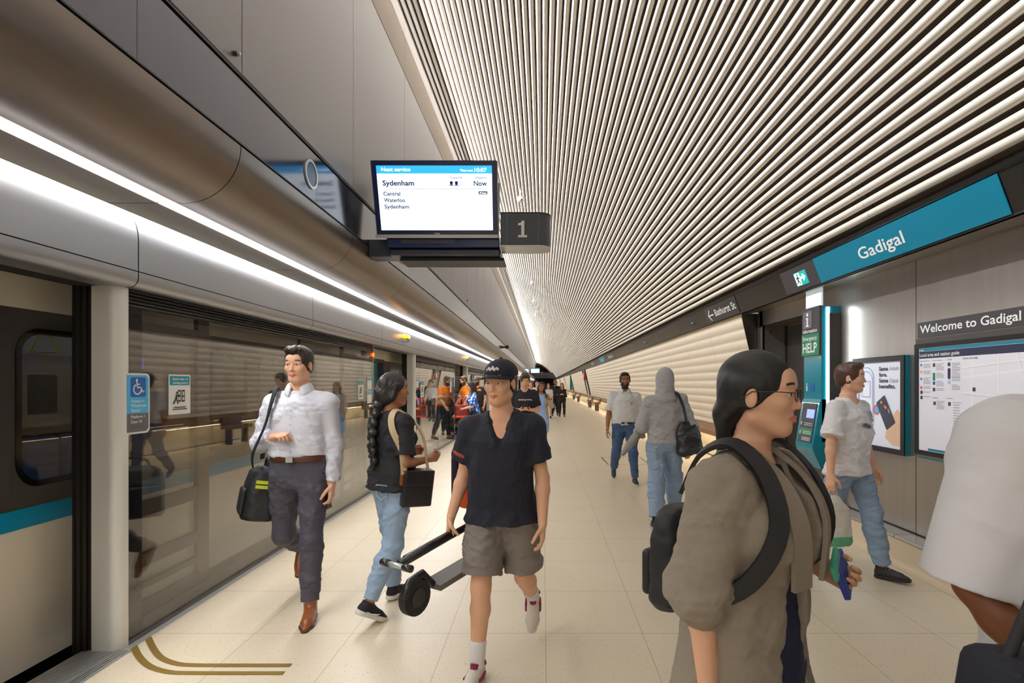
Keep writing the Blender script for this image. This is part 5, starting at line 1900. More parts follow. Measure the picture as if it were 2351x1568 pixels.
        if neck == 'crew':
            S.sub(cone(p.tp((0, 0.010, 0.53)), p.tp((0, 0.03, 0.70)), 0.066 * k, 0.075 * k), 0.006)
            S.sub(ell(p.tp((0, 0.07, 0.525)), np.array([.055, .07, .04]) * k), 0.01)
        elif neck == 'v':
            S.sub(cone(p.tp((0, 0.010, 0.53)), p.tp((0, 0.03, 0.70)), 0.068 * k, 0.078 * k), 0.006)
            S.sub(cone(p.tp((0, 0.165, 0.33)), p.tp((0, 0.105, 0.55)), 0.008 * k, 0.098 * k), 0.006)
        elif neck == 'open':
            S.sub(cone(p.tp((0, 0.010, 0.55)), p.tp((0, 0.03, 0.70)), 0.058 * k, 0.07 * k), 0.006)
            S.sub(cone(p.tp((0, 0.125, 0.435)), p.tp((0, 0.10, 0.56)), 0.003 * k, 0.05 * k), 0.006)
        elif neck == 'scoop':
            S.sub(cone(p.tp((0, 0.010, 0.53)), p.tp((0, 0.03, 0.70)), 0.075 * k, 0.085 * k), 0.006)
            S.sub(ell(p.tp((0, 0.11, 0.50)), np.array([.075, .07, .085]) * k), 0.01)
        elif neck == 'turtle':
            S.add(cone(p.tp((0, -0.01, 0.52)), p.tp((0, 0.0, 0.60)), 0.066 * k, 0.062 * k, cut_b=0.0), 0.02)
        if front_open:
            w = front_open
            S.sub(loft(p.pel + p.T @ np.array([0, 0.17 * k, 0]), p.T, [(hem * k - 0.5, w * k * 1.5, 0.11 * k), (0.12 * k, w * k, 0.11 * k), (0.42 * k, w * k * 0.8, 0.12 * k), (0.60 * k, w * k * 1.0, 0.16 * k)], e=4), 0.008)
        p.top_o = p.finish(S, name, m, amp, seed, parent=parent)
        return p.top_o

    def bottoms(p, name, m, off=0.014, to=1.93, loose=0.0, waist=0.11, amp=0.004, seed=3, top=None):
        """to: 0..1 along the thigh, 1..2 along the shank"""
        k, S = p.k, Solid()
        S.add(loft(p.pel, p.T, p.st(off, -0.12, waist, 0.0)), 0.02)
        for s in (1, -1):
            bw = 0.6 + 0.4 * p.build
            if to <= 1:
                e = p.hip[s] + (p.knee[s] - p.hip[s]) * to
                S.add(cone(p.hip[s], e, (0.094 * bw + off) * k, (0.078 + off + loose) * k, cut_b=0.0), 0.03)
            else:
                S.add(cone(p.hip[s], p.knee[s], (0.092 * bw + off) * k, (0.058 + off + loose) * k), 0.04)
                e = p.knee[s] + (p.ank[s] - p.knee[s]) * (to - 1)
                m2 = p.knee[s] + (p.ank[s] - p.knee[s]) * 0.3 + p.footR[s] @ np.array([0, -0.010, 0]) * k
                S.add(cone(p.knee[s], m2, (0.057 + off + loose) * k, (0.058 + off + loose) * k), 0.03)
                S.add(cone(m2, e, (0.058 + off + loose) * k, (0.043 + off + loose) * k, cut_b=0.0), 0.02)
        if top is not None:
            T = p.T
            S.clip(lambda X, Y, Z: T[0, 2] * (X - p.pel[0]) + T[1, 2] * (Y - p.pel[1]) + T[2, 2] * (Z - p.pel[2]) - top * k)
        return p.finish(S, name, m, amp, seed, 1.2, sxy=0.5)

    def shoe(p, s, m, m_sole, high=0.0, sole_h=0.022, pointy=0.0, lace=None, toe=0.0, fat=0.0):
        k, R, a = p.k, p.footR[s], p.ank[s]
        Q = lambda v: a + R @ (np.array(v, float) * k)
        S = Solid()
        S.add(cone(Q((0, -0.028, -0.045)), Q((0, 0.06, -0.052)), .036 * k + fat, .036 * k + fat), 0.01)
        S.add(cone(Q((0, 0.06, -0.052)), Q((0.004 * -s, 0.125, -0.060)), .037 * k + fat, .037 * k + fat), 0.01)
        S.add(cone(Q((0.004 * -s, 0.125, -0.060)), Q((0.006 * -s, 0.170 + toe, -0.066)), .037 * k + fat, (.026 - pointy) * k + fat), 0.01)
        S.add(cone(Q((0, -0.012, -0.03)), Q((0, -0.010, 0.012 + high)), .040 * k, (.041 + high * 0.05) * k, cut_b=0.0), 0.02)
        S.add(cone(Q((0, 0.01, -0.02)), Q((0, 0.10, -0.048)), .034 * k, .032 * k), 0.015)
        zc = R.T
        zl = (-0.085 + sole_h) * k
        S.clip(lambda X, Y, Z: zl - (R[0, 2] * (X - a[0]) + R[1, 2] * (Y - a[1]) + R[2, 2] * (Z - a[2])))
        up = p.finish(S, 'shoe', m, 0.0, h=min(p.h, 0.008), relax=1)
        T = Solid()
        f = 0.005 * k + fat
        T.add(cone(Q((0, -0.028, -0.07)), Q((0, 0.06, -0.07)), .036 * k + f, .034 * k + f), 0.01)
        T.add(cone(Q((0, 0.06, -0.07)), Q((0.004 * -s, 0.125, -0.07)), .036 * k + f, .039 * k + f), 0.01)
        T.add(cone(Q((0.004 * -s, 0.125, -0.07)), Q((0.006 * -s, 0.172 + toe, -0.07)), .039 * k + f, (.027 - pointy) * k + f), 0.01)
        zh = zl + 0.002
        T.clip(lambda X, Y, Z: (R[0, 2] * (X - a[0]) + R[1, 2] * (Y - a[1]) + R[2, 2] * (Z - a[2])) - zh)
        T.clip(lambda X, Y, Z: -0.086 * k - (R[0, 2] * (X - a[0]) + R[1, 2] * (Y - a[1]) + R[2, 2] * (Z - a[2])))
        p.finish(T, 'sole', m_sole, 0.0, h=min(p.h, 0.007), relax=0, parent=up)
        if lace:
            L = MB()
            for i in range(5):
                y = 0.035 + 0.018 * i
                z = 0.012 - 0.0105 * i - 0.012 + 0.006
                L.tube([tuple(Q((-0.022, y, z - 0.006 - .004 * i * .2))), tuple(Q((0, y + 0.006, z + 0.006))), tuple(Q((0.022, y, z - 0.006)))], 0.0035, 6)
            L.build('lace', lace, up)
        return up

    def shoes(p, *a, **kw):
        for s in (1, -1):
            p.shoe(s, *a, **kw)

    def sock(p, m, top_=0.13):
        for s in (1, -1):
            u = n3(p.knee[s] - p.ank[s])
            S = Solid().add(cone(p.ank[s] - u * 0.02 * p.k, p.ank[s] + u * top_ * p.k, .041 * p.k, .049 * p.k, cut_b=0.0), 0.01)
            p.finish(S, 'sock', m, 0.0012, 5, 3.0)

    def belt(p, m, z=0.095, off=0.020, buckle=None):
        S = Solid().add(loft(p.pel, p.T, p.st(off, z - 0.018, z + 0.018, 0)), 0.01)
        b = p.finish(S, 'belt', m, 0, relax=0)
        if buckle:
            c = p.pel + p.T @ np.array([0, 0.115 * p.build + off + 0.004, z]) * p.k
            MB().box(c[0] - 0.022, c[0] + 0.022, c[1] - 0.006, c[1] + 0.006, c[2] - 0.017, c[2] + 0.017).build('buckle', buckle, b)

    def collar(p, m, r=0.062, z=0.53, hgt=0.04, name='collar'):
        pts = []
        b = MB()
        for i in range(17):
            t = math.radians(-58 + 296 * i / 16 + 180 - 90 + 0)
            t = math.radians(118 + 304 * i / 16)
            dip = 0.030 * max(0, math.sin(t)) ** 2
            x, y = (r + 0.010) * math.cos(t), (r + 0.012) * math.sin(t) + 0.006
            pts.append((p.tp((x, y, z - dip + 0.012)), p.tp((x * 0.90, y * 0.92, z + hgt - dip)), p.tp((x * 1.16, y * 1.16, z - 0.005 - dip * 1.5))))
        S = Solid()
        for i in range(16):
            S.add(cone(pts[i][1], pts[i + 1][1], 0.007, 0.007), 0.012)
            for f in (0.33, 0.66, 1.0):
                S.add(cone(pts[i][1] * (1 - f) + pts[i][2] * f, pts[i + 1][1] * (1 - f) + pts[i + 1][2] * f, 0.0075, 0.0075), 0.016)
        return p.finish(S, name, m, 0.0, relax=5)

    def hair(p, style='short', m=None, amp=0.0018, vol=0.010, line=0.062, fringe=True):
        hs, H, R = p.hs, p.hp, p.HR
        m = m or p.hair_m
        S = Solid()
        S.add(ell(H((0, -0.018, 0.040)), (np.array([.077, .098, .086]) + vol) * hs, R), 0.02)
        if style in ('short', 'fade'):
            for s in (1, -1):
                S.add(ell(H((s * .066, -0.012, 0.01)), np.array([.017, .03, .05]) * hs, R), 0.02)
            S.add(ell(H((0, -0.07, -0.02)), np.array([.06, .045, .06]) * hs, R), 0.03)
            if fringe:
                S.add(ell(H((0.01, 0.045, 0.105)), np.array([.06, .05, .028]) * hs, R), 0.02)
        if style in ('long', 'braid', 'bob'):
            S.add(ell(H((0, -0.055, -0.03)), np.array([.082, .07, .09]) * hs, R), 0.03)
            for s in (1, -1):
                S.add(cone(H((s * .070, 0.01, 0.03)), H((s * .074, -0.02, -0.06)), .022 * hs, .026 * hs), 0.02)
        # clear the face and neck
        S.sub(ell(H((0, 0.115, -0.02)), np.array([.072, .085, line + 0.02]) * hs, R), 0.012)
        S.sub(ell(H((0, 0.105, -0.09)), np.array([.10, .10, .085]) * hs, R), 0.012)
        if style in ('short', 'fade'):
            for s in (1, -1):
                S.sub(ell(H((s * .088, .0, -.01)), np.array([.018, .028, .038]) * hs, R), 0.006)
            S.sub(ell(H((0, -0.05, -0.125)), np.array([.12, .12, .055]) * hs, R), 0.01)
        if style == 'tied':
            S.add(ell(H((0, -0.07, -0.03)), np.array([.062, .05, .06]) * hs, R), 0.03)
            S.add(ell(H((0, -0.100, -0.060)), np.array([.030, .030, .036]) * hs, R), 0.02)
            S.add(cone(H((0, -0.095, -0.06)), H((0.0, -0.098, -0.19)), .034 * hs, .018 * hs), 0.02)
            for s in (1, -1):
                S.add(ell(H((s * .070, -0.02, 0.01)), np.array([.014, .035, .05]) * hs, R), 0.02)
                S.sub(ell(H((s * .090, -.004, -.012)), np.array([.018, .026, .034]) * hs, R), 0.006)
        if style == 'long':
            for s in (1, -1):
                S.add(cone(H((s * .074, -0.01, -0.04)), p.tp((s * .105, 0.02, 0.40)), .030 * hs, .034 * hs), 0.03)
                S.add(cone(p.tp((s * .105, 0.02, 0.42)), p.tp((s * .11, 0.05, 0.30)), .034 * hs, .018 * hs), 0.02)
            S.add(cone(H((0, -0.085, -0.03)), p.tp((0, -0.11, 0.36)), .075 * hs, .06 * hs), 0.03)
        if style == 'braid':
            S.add(ell(H((0, -0.095, -0.05)), np.array([.062, .05, .08]) * hs, R), 0.03)
        o = p.finish(S, 'hair', m, amp, 9, 3.0, relax=1)
        if style == 'braid':
            B = Solid()
            a, b = H((0, -0.11, -0.08)), p.tp((-0.01, -0.150, 0.14))
            n = 15
            for i in range(n):
                f = i / (n - 1)
                c = a * (1 - f) + b * f + np.array([0.012 * (1 if i % 2 else -1), 0, 0]) - p.T @ np.array([0, 0.035 * math.sin(math.pi * f), 0])
                B.add(ell(c, np.array([.046, .038, .040]) * (1 - 0.35 * f) * hs, R @ ry(25 if i % 2 else -25)), 0.008)
            p.finish(B, 'braid', m, 0.002, 4, 4.0, relax=1, parent=o)
        return o

    def cap(p, m, m_mark=None):
        hs, H, R = p.hs, p.hp, p.HR
        S = Solid().add(ell(H((0, -0.016, 0.052)), np.array([.092, .113, .086]) * hs, R), 0.01)
        S.clip(lambda X, Y, Z: -(R[0, 2] * (X - p.hc[0]) + R[1, 2] * (Y - p.hc[1]) + R[2, 2] * (Z - p.hc[2])) + 0.044 * hs)
        c = p.finish(S, 'cap', m, 0.0, relax=1)
        b = MB()
        rows = []
        for j in range(6):
            f = j / 5
            row = []
            for i in range(13):
                t = math.radians(20 + 140 * i / 12)
                x = .088 * math.cos(t)
                y0 = -0.016 + .105 * math.sin(t)
                y = y0 + f * 0.075 * math.sin(t) ** 1.2
                z = 0.050 - f * 0.012 - 0.016 * (x / .088) ** 2
                row.append((x, y, z))
            rows.append(row)
        for dz in (0.0, 0.006):
            for j in range(5):
                for i in range(12):
                    b.quad(*[tuple(H((q[0], q[1], q[2] + dz))) for q in (rows[j][i], rows[j][i + 1], rows[j + 1][i + 1], rows[j + 1][i])])
        for i in range(12):
            b.quad(*[tuple(H((q[0], q[1], q[2] + dz))) for q, dz in ((rows[5][i], 0), (rows[5][i + 1], 0), (rows[5][i + 1], 0.006), (rows[5][i], 0.006))])
        b.build('cap_brim', m, c, smooth=True)
        MB().ball(tuple(H((0, -0.016, 0.139))), 0.008).build('cap_button', m, c, smooth=True)
        return c

    def W(p, v):
        """local -> world"""
        c, s = math.cos(p.yaw), math.sin(p.yaw)
        L = p.root.location
        return np.array([L[0] + c * v[0] - s * v[1], L[1] + s * v[0] + c * v[1], L[2] + v[2]])

    def on_chest(p, x, z, off=0.016):
        """point on the front of the garment, local"""
        for y in np.linspace(0.30, 0.0, 200):
            q = p.pel + p.T @ np.array([x, y, z]) * p.k
            st = p.st(off, -0.12, 0.55, 0.5)
            A = np.array(st)
            a, b, y0 = (np.interp(z * p.k, A[:, 0], A[:, i]) for i in (1, 2, 3))
            if abs(x * p.k / a) < 1 and y * p.k <= y0 + b * (1 - abs(x * p.k / a) ** 2.3) ** (1 / 2.3):
                return q
        return q

    def print_text(p, s, x0, z, w, cap, m, off=0.02, parent=None, name='print'):
        """lettering laid on the chest of the garment"""
        me = text_mesh(s, 0.02)
        xs = [v.co.x for v in me.vertices]
        W0 = max(xs) - min(xs)
        c = cap / 0.7
        for v in me.vertices:
            lx = -(x0 + (v.co.x - min(xs)) / W0 * w)
            q = p.on_chest(lx, z + v.co.y * c, off)
            v.co = Vector(q + p.T @ np.array([0, 0.006, 0]))
        me.name = name
        o = bpy.data.objects.new(name, me)
        COL.objects.link(o)
        me.materials.clear()
        me.materials.append(m)
        o.parent = parent or p.root
        return o


def strap_mesh(name, pts, w, th, m, parent, out=None):
    """flat strap along pts (local), width w, facing away from centre 'out' points"""
    pts = [np.asarray(q, float) for q in smooth([tuple(q) for q in pts], 5)]
    b = MB()
    n = len(pts)
    for i, q in enumerate(pts):
        t = n3(pts[min(i + 1, n - 1)] - pts[max(i - 1, 0)])
        nrm = q - np.asarray(out if out is not None else (0, 0, q[2]))
        if out is None:
            nrm[2] = 0
        nrm = n3(nrm - t * (nrm @ t))
        sd = np.cross(t, nrm) * w / 2
        b.v += [tuple(q - sd + nrm * th), tuple(q + sd + nrm * th), tuple(q + sd - nrm * th), tuple(q - sd - nrm * th)]
    for i in range(n - 1):
        for k in range(4):
            j = (k + 1) % 4
            b.f.append((4 * i + k, 4 * i + j, 4 * i + 4 + j, 4 * i + 4 + k))
    b.f += [(0, 3, 2, 1), tuple(4 * (n - 1) + k for k in range(4))]
    return b.build(name, m, parent, auto=40)


def solid_thing(name, S, m, h, amp=0.0, seed=1, sc=1.0, parent=None, relax=2):
    V, F = S.mesh(h)
    V = wrinkle(V, F, amp, seed, sc, 1.0, relax)
    return add_mesh(name, V, F, m, parent)
# ------------------------------------------------------------------ people on the platform
c_white = mat('white_cotton', (222, 220, 222), 0.75, bump=0.15, bscale=500)
c_shirt = mat('pale_blue_shirt', (208, 210, 222), 0.7, bump=0.15, bscale=500)
c_black = mat('black_cotton', (24, 23, 28), 0.8, bump=0.2, bscale=500)
c_navy = mat('navy_cotton', (22, 24, 38), 0.8, bump=0.2, bscale=500)
c_slate = mat('slate_trousers', (70, 68, 80), 0.75, bump=0.2, bscale=400)
c_denim = mat('blue_denim', (66, 92, 132), 0.85, noise=0.25, nscale=9, bump=0.3, bscale=600)
c_ltdenim = mat('light_denim', (142, 164, 190), 0.85, noise=0.16, nscale=8, bump=0.3, bscale=600)
c_grey = mat('grey_shorts', (124, 116, 110), 0.8, bump=0.2, bscale=500)
c_hood = mat('grey_marl', (168, 166, 168), 0.9, noise=0.12, nscale=120, bump=0.25, bscale=400)
c_taupe = mat('taupe_wool', (140, 128, 114), 0.85, noise=0.08, nscale=90, bump=0.25, bscale=500)
c_navydress = mat('navy_dress', (16, 26, 56), 0.8)
c_bluedress = mat('sky_dress', (140, 172, 222), 0.7)
c_beige = mat('beige_cardigan', (168, 154, 140), 0.85)
c_orange = mat('hivis_orange', (246, 132, 20), 0.7, emit=(246, 120, 10), estr=0.0)
c_reflect = mat('reflective_tape', (206, 210, 216), 0.35, 0.3)
c_brownl = mat('tan_leather', (140, 78, 38), 0.35, noise=0.15, nscale=30, coat=0.3)
c_blackl = mat('black_leather', (26, 26, 30), 0.35, coat=0.2)
c_nylon = mat('black_nylon', (22, 22, 25), 0.6, bump=0.2, bscale=400)
c_bsole = mat('brown_sole', (70, 38, 22), 0.5)
c_wsole = mat('white_sole', (212, 208, 200), 0.5)
c_dsole = mat('dark_sole', (30, 30, 32), 0.6)
c_cream = mat('cream_strap', (206, 184, 146), 0.6)
c_burg = mat('burgundy_suede', (136, 24, 66), 0.7)
c_plastic = mat('black_plastic', (26, 27, 30), 0.35)
c_redbag = mat('maroon_bag', (126, 40, 36), 0.5)
c_redtrim = mat('orange_red_trim', (226, 74, 36), 0.5)
c_lime = mat('lime_tag', (190, 200, 50), 0.5)

# --- man in the pale business shirt
p = Person(-1.69, 3.70, (0.06, -1), 1.815, 'person in pale blue dress shirt and slate trousers striding beside the glass', build=1.08,
           legs=((-9, 52, 52, 6), (12, 4, 2, 2, 12)), arms=(((.36, -.12, -.93), (-.66, .72, .22), (-.75, .6, .2)), ((.14, -.05, -1), (.0, .16, -1))), twist=-4, head=(-6, 3, 0),
           skin_='pale', h=0.0052, hair_c=(44, 30, 24), curl=(1.0, .55), palm=((-.2, -.3, -1), None))
p.body()
p.hair('short')
c = p.top('shirt', c_shirt, 0.018, hem=0.098, sleeve=1.93, neck='open', drape=0.55, amp=0.0042, seed=2)
p.collar(c_shirt)
pl = MB()
for i in range(7):
    q = p.on_chest(0.0, 0.40 - 0.045 * i, 0.022)
    pl.ball(tuple(q + np.array([0, .004, 0])), 0.005, u=8, v=6)
pl.build('shirt_button', c_white, c)
p.bottoms('trousers', c_slate, 0.012, 1.93, waist=0.100, seed=5)
p.belt(mat('brown_belt', (84, 44, 26), 0.4), 0.082, 0.020, m_alu)
p.shoes(c_brownl, c_bsole, high=0.05, sole_h=0.016, pointy=0.008, toe=0.014)
p1 = p
# black shoulder bag behind his hip
bag = empty('shoulder_bag', tuple(p.W((0.33, -0.16, 0.80))), 'black nylon shoulder bag with a lime tag slung behind the man in the dress shirt', 'bag')
bag.rotation_euler = (math.radians(4), math.radians(-10), p.yaw + math.radians(28))
solid_thing('bag_body', Solid().add(loft((0, 0, -0.20), np.eye(3), [(0, .10, .155), (.03, .115, .175), (.24, .115, .18), (.34, .09, .165), (.375, .05, .12)], e=3.2)), c_nylon, 0.008, 0.003, 3, 1.0, bag)
MB().bbox(0.10, 0.135, -0.13, 0.13, -0.16, 0.02, 0.02).build('front_pocket', c_nylon, bag)
MB().box(-0.07, 0.06, 0.165, 0.184, 0.062, 0.085).box(-0.07, 0.06, 0.160, 0.180, 0.030, 0.053).build('lime_tag', c_lime, bag)
MB().tube(smooth([(0.0, -0.10, 0.17), (0, -0.06, 0.23), (0, 0.06, 0.23), (0, 0.10, 0.17)]), 0.010, 8).build('carry_handle', c_nylon, bag)
inv = lambda q: tuple(q)
sA = strap_mesh('shoulder_strap', [p.pel + np.array([.30, -.10, .06]), p.tp((.26, -.06, .30)), p.tp((.19, -.07, .50)), p.tp((.150, .02, .545)), p.tp((.135, .115, .44)), p.tp((.16, .145, .30)), p.tp((.25, .12, .12)), p.pel + np.array([.33, -.02, .02])], 0.035, 0.004, c_nylon, None, p.tp((0, 0, .2)))
sA.location = p.root.location
sA.rotation_euler = p.root.rotation_euler
sA.parent = bag
bag.rotation_mode = 'XYZ'
bpy.context.view_layer.update()
sA.matrix_parent_inverse = bag.matrix_world.inverted()
ph = empty('phone', tuple(p.W(p.grip[-1])), 'dark phone held low in the left hand of the man in the dress shirt', 'phone')
ph.rotation_euler = (math.radians(12), 0, p.yaw + math.radians(80))
MB().bbox(-0.034, 0.034, -0.005, 0.005, -0.085, 0.06, 0.004).build('casing', c_plastic, ph)
MB().box(-0.030, 0.030, -0.0062, -0.005, -0.078, 0.052).build('glass_face', m_tblack, ph)

# --- woman with the long braid, walking away
p = Person(-1.06, 3.74, (0.62, 0.78), 1.615, 'person with a long dark braid in black tee and light jeans walking away', 'f', 1.16,
           legs=((-10, 20, 30, 2), (11, 8, 0, 2)), arms=(((.2, -.12, -1), (-.1, 1, .02), (-.1, 1, .05)), ((.15, .1, -1), (-.25, .9, .1))), head=(-30, 2, 0), skin_='brown', h=0.0055, hair_c=(26, 20, 20), curl=(1.1, .9), palm=((-.9, 0, .4), None))
p.body()
p.hair('braid')
p.top('tshirt', c_black, 0.020, flare=0.3, hem=-0.045, sleeve=0.80, neck='crew', drape=0.8, amp=0.0042, seed=6, sl_r=0.010)
p.bottoms('jeans', c_ltdenim, 0.012, 1.95, waist=0.06, seed=8, top=-0.02)
for s in (1,):
    jp = MB()
    cx = s * 0.066
    pts = [(cx - .045, 0.02), (cx + .045, 0.02), (cx + .042, -0.055), (cx, -0.078), (cx - .042, -0.055)]
    for i in range(5):
        a, b_ = pts[i], pts[(i + 1) % 5]
        la = [p.pel + p.T @ np.array([q[0], -0.016 - 0.128 * (1 - (abs(q[0]) / .185) ** 2.3) ** 0.435 , q[1] - 0.02]) for q in (a, b_)]
        jp.tube([tuple(la[0]), tuple(la[1])], 0.0035, 6)
    jp.build('back_pocket', mat('pocket_seam', (160, 178, 200), 0.8), p.root)
p.shoes(c_black, c_wsole, sole_h=0.030, lace=c_black, fat=0.002)
for ch in [o for o in p.root.children if o.name.startswith('shoe')]:
    pass
sw = MB()
for s in (1, -1):
    for sd in (1, -1):
        Q = lambda v: tuple(p.ank[s] + p.footR[s] @ (np.array(v) * p.k))
        for a, b_, w in (((sd * .043, -.01, -.052), (sd * .047, .03, -.056), .004), ((sd * .047, .03, -.056), (sd * .046, .07, -.050), .006), ((sd * .046, .07, -.050), (sd * .030, .105, -.040), .004)):
            sw.tube([Q(a), Q(b_)], w, 6)
sw.build('shoe_mark', c_white, p.root)
hb = empty('handbag', tuple(p.W((0.215, 0.04, 0.865))), 'black box handbag with a cream strap on the hip of the braided woman', 'bag')
hb.rotation_euler = (math.radians(-4), math.radians(7), p.yaw + math.radians(-18))
MB().bbox(-0.05, 0.05, -0.105, 0.105, -0.125, 0.125, 0.012).build('bag_body', c_blackl, hb)
MB().bbox(0.046, 0.058, -0.098, 0.098, 0.03, 0.13, 0.004).build('flap', c_blackl, hb)
MB().box(-0.02, 0.02, -0.116, -0.103, 0.02, 0.12).build('tan_tab', c_brownl, hb)
st = strap_mesh('cream_strap', [p.pel + np.array([.215, -.06, .08]), p.tp((.215, -.075, .26)), p.tp((.165, -.115, .40)), p.tp((.115, -.09, .50)), p.tp((.085, -.01, .545)), p.tp((.125, .09, .47)), p.tp((.19, .14, .34)), p.pel + np.array([.215, .14, .08])], 0.040, 0.005, c_cream, None, p.tp((0, 0, .2)))
st.location, st.rotation_euler = p.root.location, p.root.rotation_euler
bpy.context.view_layer.update()
st.parent = hb
st.matrix_parent_inverse = hb.matrix_world.inverted()

# --- young man with the cap carrying a folded scooter
p = Person(-0.225, 2.93, (-0.10, -1), 1.675, 'person in a dark cap, navy v neck tee and grey shorts striding toward the camera', build=0.98,
           legs=((11, 5, 2, 2, 8), (-13, 40, 44, 3)), arms=(((.22, -.24, -.95), (.22, .34, -.92), (.1, .1, -1)), ((.22, .02, -1), (.02, .22, -1))), lean=3, twist=4, head=(-16, 4, 0), skin_='light', h=0.0048, hair_c=(26, 22, 22), curl=(1.5, .5))
p.body()
p.hair('short', vol=0.004, fringe=False)
cp = p.cap(c_navy)
mk = MB()
for i in range(9):
    x = -.034 + .0085 * i
    f = abs(x) / .05
    z0 = .078 + .004 * math.sin(i * 2.1)
    mk.quad(*[tuple(p.hp((xx, -0.016 + .1145 * math.sqrt(max(0, 1 - (xx / .093) ** 2 - ((zz - .052) / .087) ** 2)), zz))) for xx, zz in ((x, z0), (x + .007, z0), (x + .007, z0 + .020 - .012 * f), (x, z0 + .020 - .012 * f))])
mk.build('cap_badge', c_white, cp)
c = p.top('tshirt', c_navy, 0.022, flare=0.34, hem=-0.085, sleeve=0.66, neck='v', drape=0.75, amp=0.0036, seed=11, sl_r=0.012)
e_ = p.shd[1] + (p.elb[1] - p.shd[1]) * 0.50
u_ = n3(p.elb[1] - p.shd[1])
tg = Solid().add(cone(e_ - u_ * .008, e_ + u_ * .012, 0.0835, 0.0835, cut_a=0, cut_b=0), 0.005)
tg.clip(lambda X, Y, Z: 0.03 - (Y - e_[1]) + 0 * X)
p.finish(tg, 'sleeve_stripe', mat('rust_stripe', (150, 62, 52), 0.7), 0, relax=0, parent=c)
p.bottoms('shorts', c_grey, 0.014, 0.84, loose=0.022, waist=0.05, amp=0.005, seed=13, top=-0.065)
p.sock(c_white)
p.shoes(mat('offwhite_shoe', (214, 206, 192), 0.6, noise=0.06, nscale=20), c_wsole, sole_h=0.026, lace=c_white, fat=0.002)
bt = MB()
for s in (1, -1):
    for sd in (1, -1):
        Q = lambda v: tuple(p.ank[s] + p.footR[s] @ (np.array(v) * p.k))
        for a, b_, w in (((sd * .043, -.012, -.040), (sd * .046, .03, -.054), .008), ((sd * .046, .03, -.054), (sd * .044, .075, -.046), .008)):
            bt.tube([Q(a), Q(b_)], w, 6)
        bt.tube([Q((sd * .03, -.045, -.015)), Q((sd * .036, -.02, 0.012))], 0.012, 6)
    bt.tube([Q((0, .045, -.004)), Q((0, .03, 0.018))], [0.02, 0.024], 8)
bt.build('shoe_mark', c_burg, p.root)
p3 = p
sc_ = empty('kick_scooter', tuple(p.W(p.grip[1])), 'folded black kick scooter carried in the right hand of the man with the cap', 'scooter')
g0 = p.W(p.grip[1])
fw = n3((-0.50, -0.80, -0.10))          # from the grip towards the wheel end: out to the side and back
dn = n3(np.cross(np.cross(fw, (0, 0, -1)), fw))
sd_ = np.cross(fw, dn)
A = lambda a, b_, c_=0.0: tuple(fw * a + dn * b_ + sd_ * c_)
MB().tube([A(-.42, .0), A(.40, .02)], 0.019, 12).build('stem', c_plastic, sc_, smooth=True)
MB().tube([A(.05, .006), A(.36, .018)], 0.024, 12).build('grip_sleeve', c_blackl, sc_, smooth=True)
MB().tube([A(.42, .02, -.06), A(.42, .02, .06)], 0.013, 10).build('handlebar', m_alu, sc_, smooth=True)
for s in (1, -1):
    MB().tube([A(.42, .02, s * .05), A(.42, .02, s * .10)], 0.018, 10).build('hand_grip', c_blackl, sc_, smooth=True)
dk = MB()
for (a0_, a1_, hw, b0, b1) in ((-.38, .20, .062, .205, .235),):
    cs_ = [A(a, b_, c_) for a in (a0_, a1_) for b_ in (b0, b1) for c_ in (-hw, hw)]
    n_ = len(dk.v)
    dk.v += cs_
    dk.f += [tuple(n_ + i for i in q) for q in ((0, 1, 3, 2), (4, 6, 7, 5), (0, 4, 5, 1), (2, 3, 7, 6), (0, 2, 6, 4), (1, 5, 7, 3))]
dk.build('deck', mat('grey_deck', (104, 100, 96), 0.5), sc_)
MB().tube([A(-.38, .02), A(-.40, .10), A(-.37, .22)], 0.022, 10).build('hinge', c_plastic, sc_, smooth=True)
for aa, nm_ in ((.32, 'front'), (-.44, 'rear')):
    w = MB()
    w.tube([A(aa, .225, -.022), A(aa, .225, .022)], 0.088, 24)
    wh = w.build('wheel', mat('tyre', (20, 20, 22), 0.7), sc_, auto=40)
    MB().tube([A(aa, .225, -.026), A(aa, .225, .026)], 0.045, 16).build('hub', c_plastic, wh, auto=40)
MB().tube([A(.20, .21), A(.26, .13), A(.34, .14), A(.40, .20)], 0.024, 8).build('mudguard', c_plastic, sc_, smooth=True)
ob = empty('orange_backpack', tuple(p.W((0.20, -0.26, 1.05))), 'orange and navy backpack showing behind the arm of the man with the cap', 'backpack')
ob.rotation_euler = (math.radians(-3), 0, p.yaw + math.radians(12))
solid_thing('pack_body', Solid().add(loft((0, 0, -0.22), np.eye(3), [(0, .10, .06), (.04, .14, .085), (.30, .14, .09), (.40, .11, .07), (.44, .06, .04)], e=3)), mat('orange_nylon', (226, 84, 22), 0.6), 0.008, 0.002, 4, 1, ob)
MB().bbox(0.105, 0.150, -0.08, 0.08, -0.21, 0.10, 0.015).build('side_panel', c_navy, ob)
strap_mesh('shoulder_strap', [(0.0, .07, .16), (0.0, .10, .22), (-.02, .12, .28)], 0.05, 0.006, c_navy, ob, (0, -.2, 0))

